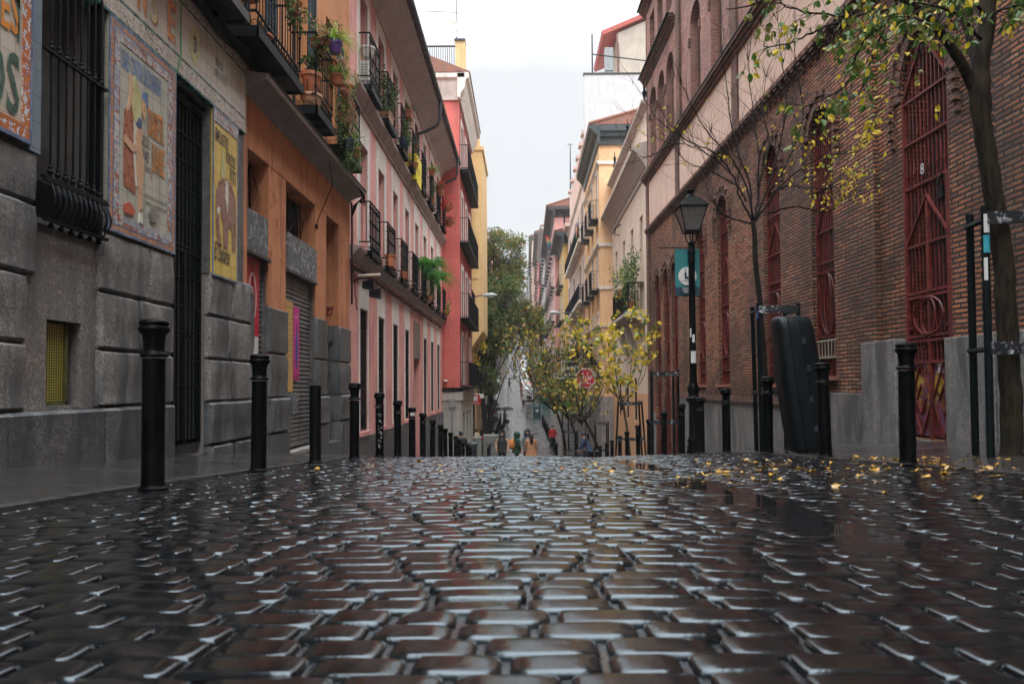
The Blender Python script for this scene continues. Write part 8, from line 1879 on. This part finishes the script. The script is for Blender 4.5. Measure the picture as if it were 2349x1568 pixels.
for i in range(7): scooter(interp(RL, 72+2.8*i)-1.1, 72+2.8*i, f'{ORD[i+1]} dark motorbike in the row under the left trees', (V_GRY, V_RED, V_BLK)[i % 3], 1.1, BK if i % 2 else None)
scooter(px(1210, 92), 93, 'dark motorbike parked in front of the white van', V_BLK, .2, BK, group='motorbikes in front of the van')

# ================================================================ cabinets, kiosk, signs
def cabinet(name, x, y, w_, d_, h, label, cat, mat, extra=None):
    z = gz(x, y)+.01; T = thing(name, (x, y, z), label, cat); m = MB(); m.box(x-w_/2, x+w_/2, y-d_/2, y+d_/2, z, z+h*.93); m.build('body', mat, T, bevel=.015)
    m = MB(); m.hexa([(x-w_/2-.03,y-d_/2-.03,z+h*.932),(x+w_/2+.03,y-d_/2-.03,z+h*.932),(x+w_/2+.03,y+d_/2+.03,z+h*.932),(x-w_/2-.03,y+d_/2+.03,z+h*.932),(x-w_/2+.02,y-d_/2+.02,z+h),(x+w_/2-.02,y-d_/2+.02,z+h),(x+w_/2-.02,y+d_/2-.02,z+h),(x-w_/2+.02,y+d_/2-.02,z+h)]); m.build('lid', mat, T); return T, z
M_CAB = paint('cabinet_grey', (.22,.23,.22), .6, .2, dirt=(.10,.10,.10)); M_CABT = paint('kiosk_teal', (.01,.06,.07), .4, .15); M_BIN = paint('bin_green_black', (.012,.03,.032), .4, .3, coat=.2)
def gsq(T, x, y, z, w_, seed): graffiti(FY(y), x-w_*.3, z, .0, w_*.5, seed, 3, M_SPRAYK, T, .012)
T, z = cabinet('utility_cabinet', px(1126, 49), 49, 1.0, .4, 1.45, 'big grey utility cabinet with black graffiti at the foot of the trees', 'cabinet', M_CAB); gsq(T, px(1124, 49), 48.79, z+.8, .6, 3)
T, z = cabinet('utility_cabinet', px(1090, 47), 47, .75, .35, 1.45, 'smaller grey utility cabinet beside the cream ground floor on the left', 'cabinet', M_CAB)
T, z = cabinet('phone_cabinet', px(1213.5, 77), 77.2, .78, .5, 1.6, 'grey phone cabinet covered in graffiti in front of the white van', 'cabinet', M_CAB); gsq(T, px(1214, 77), 76.93, z+1.1, .7, 5); gsq(T, px(1213, 77), 76.93, z+.6, .6, 6)
kx, ky = px(1231.5, 77), 77.6; T, z = cabinet('parking_kiosk', kx, ky, .80, .5, 2.3, 'dark teal advertising kiosk with a pale notice and a white arrow', 'kiosk', M_CABT)
m = MB(); m.box(kx-.22, kx+.22, ky-.27, ky-.255, z+1.15, z+1.9); m.build('notice', M_CAB, T); m = MB(); m.box(kx-.26, kx+.26, ky-.268, ky-.253, z+1.96, z+2.03); m.box(kx-.32, kx-.27, ky-.268, ky-.253, z+1.1, z+2.0); m.build('light_strip', paint('kiosk_cyan', (.03,.30,.33), .4, .1), T)
m = MB(); F_ = FY(ky-.255); m.wprism(F_, [(kx-.2,z+.72),(kx+.02,z+.72),(kx-.08,z+.62),(kx-.0,z+.58),(kx+.2,z+.76),(kx,z+.94),(kx-.08,z+.90),(kx+.02,z+.80),(kx-.2,z+.80)], 0, .01); m.build('arrow', P_WHT, T)
T, z = cabinet('waste_container', px(1252, 90), 90, 1.0, .8, 1.3, 'small green waste container on the right pavement behind the kiosk', 'container', paint('container_green', (.02,.11,.08), .5, .2))
# round topped litter bin at the end of the left bollards
bx, by = px(1082, 31), 31.0; bz = gz(bx, by)+.01; T = thing('litter_bin', (bx, by, bz), 'dark green round litter bin at the end of the left bollard row', 'bin')
MB().lathe([(.20,0),(.22,.03),(.22,1.0),(.24,1.02),(.24,1.10),(.22,1.16),(.10,1.20),(.002,1.21)], (bx, by, bz), 20).build('drum', M_BIN, T, smooth=True, angle=50)
m = MB(); m.box(bx-.12, bx+.12, by-.235, by-.21, bz+.8, bz+.95); m.build('slot', M_DARK, T)
# bicycle by the phone cabinet
qx, qy = px(1203.5, 79), 79.0; qz = gz(qx, qy)+.01; T = thing('bicycle', (qx, qy, qz), 'dark bicycle standing left of the graffiti covered phone cabinet', 'bicycle'); 
for dx in (-.5, .5): MB().tube([(qx+dx+.33*math.cos(t), qy, qz+.34+.33*math.sin(t)) for t in [2*PI*i/22 for i in range(23)]], .02, 5).build('wheel', M_TYRE, T)
MB().tube([(qx-.5,qy,qz+.34),(qx-.15,qy,qz+.85),(qx+.32,qy,qz+.88),(qx+.5,qy,qz+.34)], .02, 5).tube([(qx-.5,qy,qz+.34),(qx+.0,qy,qz+.32),(qx+.34,qy,qz+.85)], .02, 5).tube([(qx-.15,qy,qz+.95),(qx,qy,qz+.32)], .018, 5).tube([(qx+.3,qy-.25,qz+1.05),(qx+.33,qy,qz+.95),(qx+.3,qy+.25,qz+1.05)], .015, 5).build('frame', M_IRON, T)
MB().tube([(qx-.28,qy,qz+.97),(qx-.05,qy,qz+.97)], [.07,.03], 7).build('saddle', V_BLK, T)
# stop sign with stickers, on a stickered pole
S_RED = paint('sign_red', (.38,.015,.02), .35, .1); sx_, sy_ = px(1349, 33.0), 33.0
pz_ = gz(sx_, sy_); q = AT(1343, 867, sy_); T = thing('stop_sign', (q.x, sy_, pz_), 'red octagonal stop sign covered in stickers on a pole', 'sign')
m = MB(); m.tube([(q.x, sy_, pz_), (q.x, sy_, q.z+.5)], .035, 8); m.build('pole', M_RAIL, T); F_ = FY(sy_-.04)
oc = lambda r: [(q.x+r*math.cos(PI/8+PI/4*i), q.z+r*math.sin(PI/8+PI/4*i)) for i in range(8)]
m = MB(); m.wprism(F_, oc(.47), 0, .01); m.build('rim', P_WHT, T); m = MB(); m.wprism(F_, oc(.43), .011, .016); pl = m.build('plate', S_RED, T)
text_mesh('STOP', .30, P_WHT, F_, q.x, q.z-.10, .02, pl, sx=.85)
R_ = random.Random(9)
for k in range(22):
    a, b = R_.uniform(-.3,.3), R_.uniform(-.33,.3); w_, h_ = R_.uniform(.03,.08), R_.uniform(.03,.07); m = MB(); m.wbox(F_, q.x+a, q.x+a+w_, .02, .022+.0009*k, q.z+b, q.z+b+h_); m.build('sticker', [P_WHT, P_YEL, P_BLU, P_WHT, M_RAIL][k % 5], pl)
# black hanging sign VENDE
v0 = AT(1287, 827, 41); v1 = AT(1332, 869, 41); T = thing('hanging_sign', (v1.x+.2, 41, v0.z), 'black projecting sign with white capitals reading vende among the yellow leaves', 'sign')
F_ = FY(41); m = MB(); m.wbox(F_, v0.x, v1.x, -.03, .03, v1.z, v0.z); bd = m.build('board', V_BLK, T); m = MB()
for a in ((v0.x+.02, v1.x-.02, v0.z-.06, v0.z-.03), (v0.x+.02, v1.x-.02, v1.z+.03, v1.z+.06), (v0.x+.02, v0.x+.05, v1.z+.06, v0.z-.06), (v1.x-.05, v1.x-.02, v1.z+.06, v0.z-.06)): m.wbox(F_, a[0], a[1], .03, .035, a[2], a[3])
m.build('white_frame', P_WHT, bd); mx_ = (v0.x+v1.x)/2
text_mesh('SE VENDE', .26, P_WHT, F_, mx_, v1.z+.52, .036, bd, sx=.85, bold=.006); text_mesh('91 243 15', .22, P_WHT, F_, mx_, v1.z+.18, .036, bd, sx=.85, bold=.004)
m = MB(); m.tube([(v0.x, 41, v0.z+.02), (4.2, 41, v0.z+.02)], .02, 5); m.tube([(v0.x, 41, v1.z-.02), (4.2, 41, v1.z-.02)], .02, 5); m.build('bracket', M_IRON, T)
# small blue plate on the peach house, red shop sign on the left
q = AT(1419.5, 846, 39.5); T = thing('wall_sign', (q.x, 40, q.z-.3), 'small blue sign with a white letter on a bracket by the cream house', 'sign'); F_ = FY(39.5); m = MB(); m.wbox(F_, q.x-.11, q.x+.11, -.02, .02, q.z-.32, q.z+.32); pl = m.build('plate', paint('sign_blue', (.02,.07,.25), .4, .1), T); text_mesh('P', .3, P_WHT, F_, q.x, q.z-.2, .024, pl); m = MB(); m.tube([(q.x,39.5,q.z+.25),(4.8,39.6,q.z+.25)], .015, 5); m.build('bracket', M_IRON, T)
q0, q1 = AT(1072, 906, 41.5), AT(1103, 927, 41.5); T = thing('shop_sign', (q0.x, 41.5, q0.z), 'red projecting shop sign with white panel under the yellow bay on the left', 'sign'); F_ = FY(41.5)
m = MB(); m.wbox(F_, -2.95, q1.x, -.05, .05, q1.z, q0.z); bd = m.build('board', S_RED, T); m = MB(); m.wbox(F_, q1.x-.42, q1.x-.18, .05, .058, q1.z+.20, q0.z-.06)
for i in range(6): m.wbox(F_, q1.x-.50+.07*i, q1.x-.46+.07*i, .05, .058, q1.z+.06, q1.z+.11)
m.build('white_mark', P_WHT, bd); m = MB(); m.tube([(-2.92, 41.5, q0.z+.05), (q1.x+.1, 41.5, q0.z+.05)], .02, 5); m.box(q1.x-.05, q1.x+.18, 41.4, 41.6, q0.z-.02-.15, q0.z-.02+.05); m.build('bracket', M_WPOT, T)
# wall mounted street lights on arms
def arm_light(x0, y, z, x1, z1, label):
    T = thing('street_lamp', (x0, y, z), label, 'street lamp', 'street lamps on wall arms'); m = MB(); m.tube(smooth_path([(x0, y, z), (x0+(x1-x0)*.35, y, z+(z1-z)*.8), (x0+(x1-x0)*.8, y, z1)], 5), .035, 7); m.build('arm', M_ZINC, T, smooth=True)
    s = 1 if x1 > x0 else -1; xm = x1; m = MB(); m.tube([(xm-s*.25, y, z1-.01), (xm, y, z1), (xm+s*.3, y, z1+.02), (xm+s*.55, y, z1)], [.05,.12,.12,.04], 12); m.build('lamp_head', paint('lamp_grey', (.38,.40,.41), .35, .1) if 'lamp_grey' not in MATS else MATS['lamp_grey'], T, smooth=True); m = MB(); m.tube([(xm-s*.0, y, z1-.06), (xm+s*.35, y, z1-.06)], [.08,.07], 10); m.build('glass', P_WHT, LT if False else T); return T
q0, q1 = AT(1072, 695, 43), AT(1118, 677, 43); arm_light(q0.x-.1, 43, q0.z-.3, q1.x, q1.z, 'grey street lamp on a curved arm from the red house, over the left pavement')
q0, q1 = AT(1320, 722, 52), AT(1277, 717, 52); arm_light(4.14, 52, q0.z, q1.x, q1.z, 'grey street lamp on an arm reaching left from the tall pink house')
# rainbow flag far down
q = AT(1257, 700-170+10, 88); T = thing('flag', (3.2, 88, q.z), 'small rainbow and blue flag on a pole down the right side', 'flag'); m = MB(); m.tube([(3.3,88,q.z-2.2),(2.5,88,q.z)], .03, 4); m.build('pole', M_IRON, T)
m = MB()
for k, (mt_) in enumerate(range(5)): m.m = k; m.add([(2.5+.12*k,87.95,q.z-.35*k),(2.95+.12*k,87.9,q.z-.15-.35*k),(3.05+.12*k,87.95,q.z-.5-.35*k),(2.6+.12*k,88,q.z-.68-.35*k)], [(0,1,2,3)])
m.build('cloth', [P_RED, P_YEL, MATS['cloth_green'], P_BLU, P_BLU], T)
# cables strung across and down the facades
m = MB(); m.tube([(XL+.8, 33, 10.0), (-3.0, 36, 11), (-3.2, 42, 17.5)], .012, 4); o = m.build('overhead_cable', M_IRON, None, origin=(-2.9, 33, 10)); setp(o, 'thin overhead cable running from the pink eave to the yellow house', 'cable')
# ---------------------------------------------------------------- thin wet air over the whole street
hz = MB().box(-92, 92, -28, 346, -9, 52).build('haze', [newmat('haze_air')[0]]); setp(hz, kind='stuff')
n_ = MATS['haze_air'].node_tree; n_.nodes.clear(); o_ = n_.nodes.new('ShaderNodeOutputMaterial'); v_ = n_.nodes.new('ShaderNodeVolumePrincipled')
v_.inputs['Color'].default_value = (.86,.88,.9,1); v_.inputs['Density'].default_value = .0006; v_.inputs['Anisotropy'].default_value = .2
n_.links.new(v_.outputs[0], o_.inputs['Volume'])
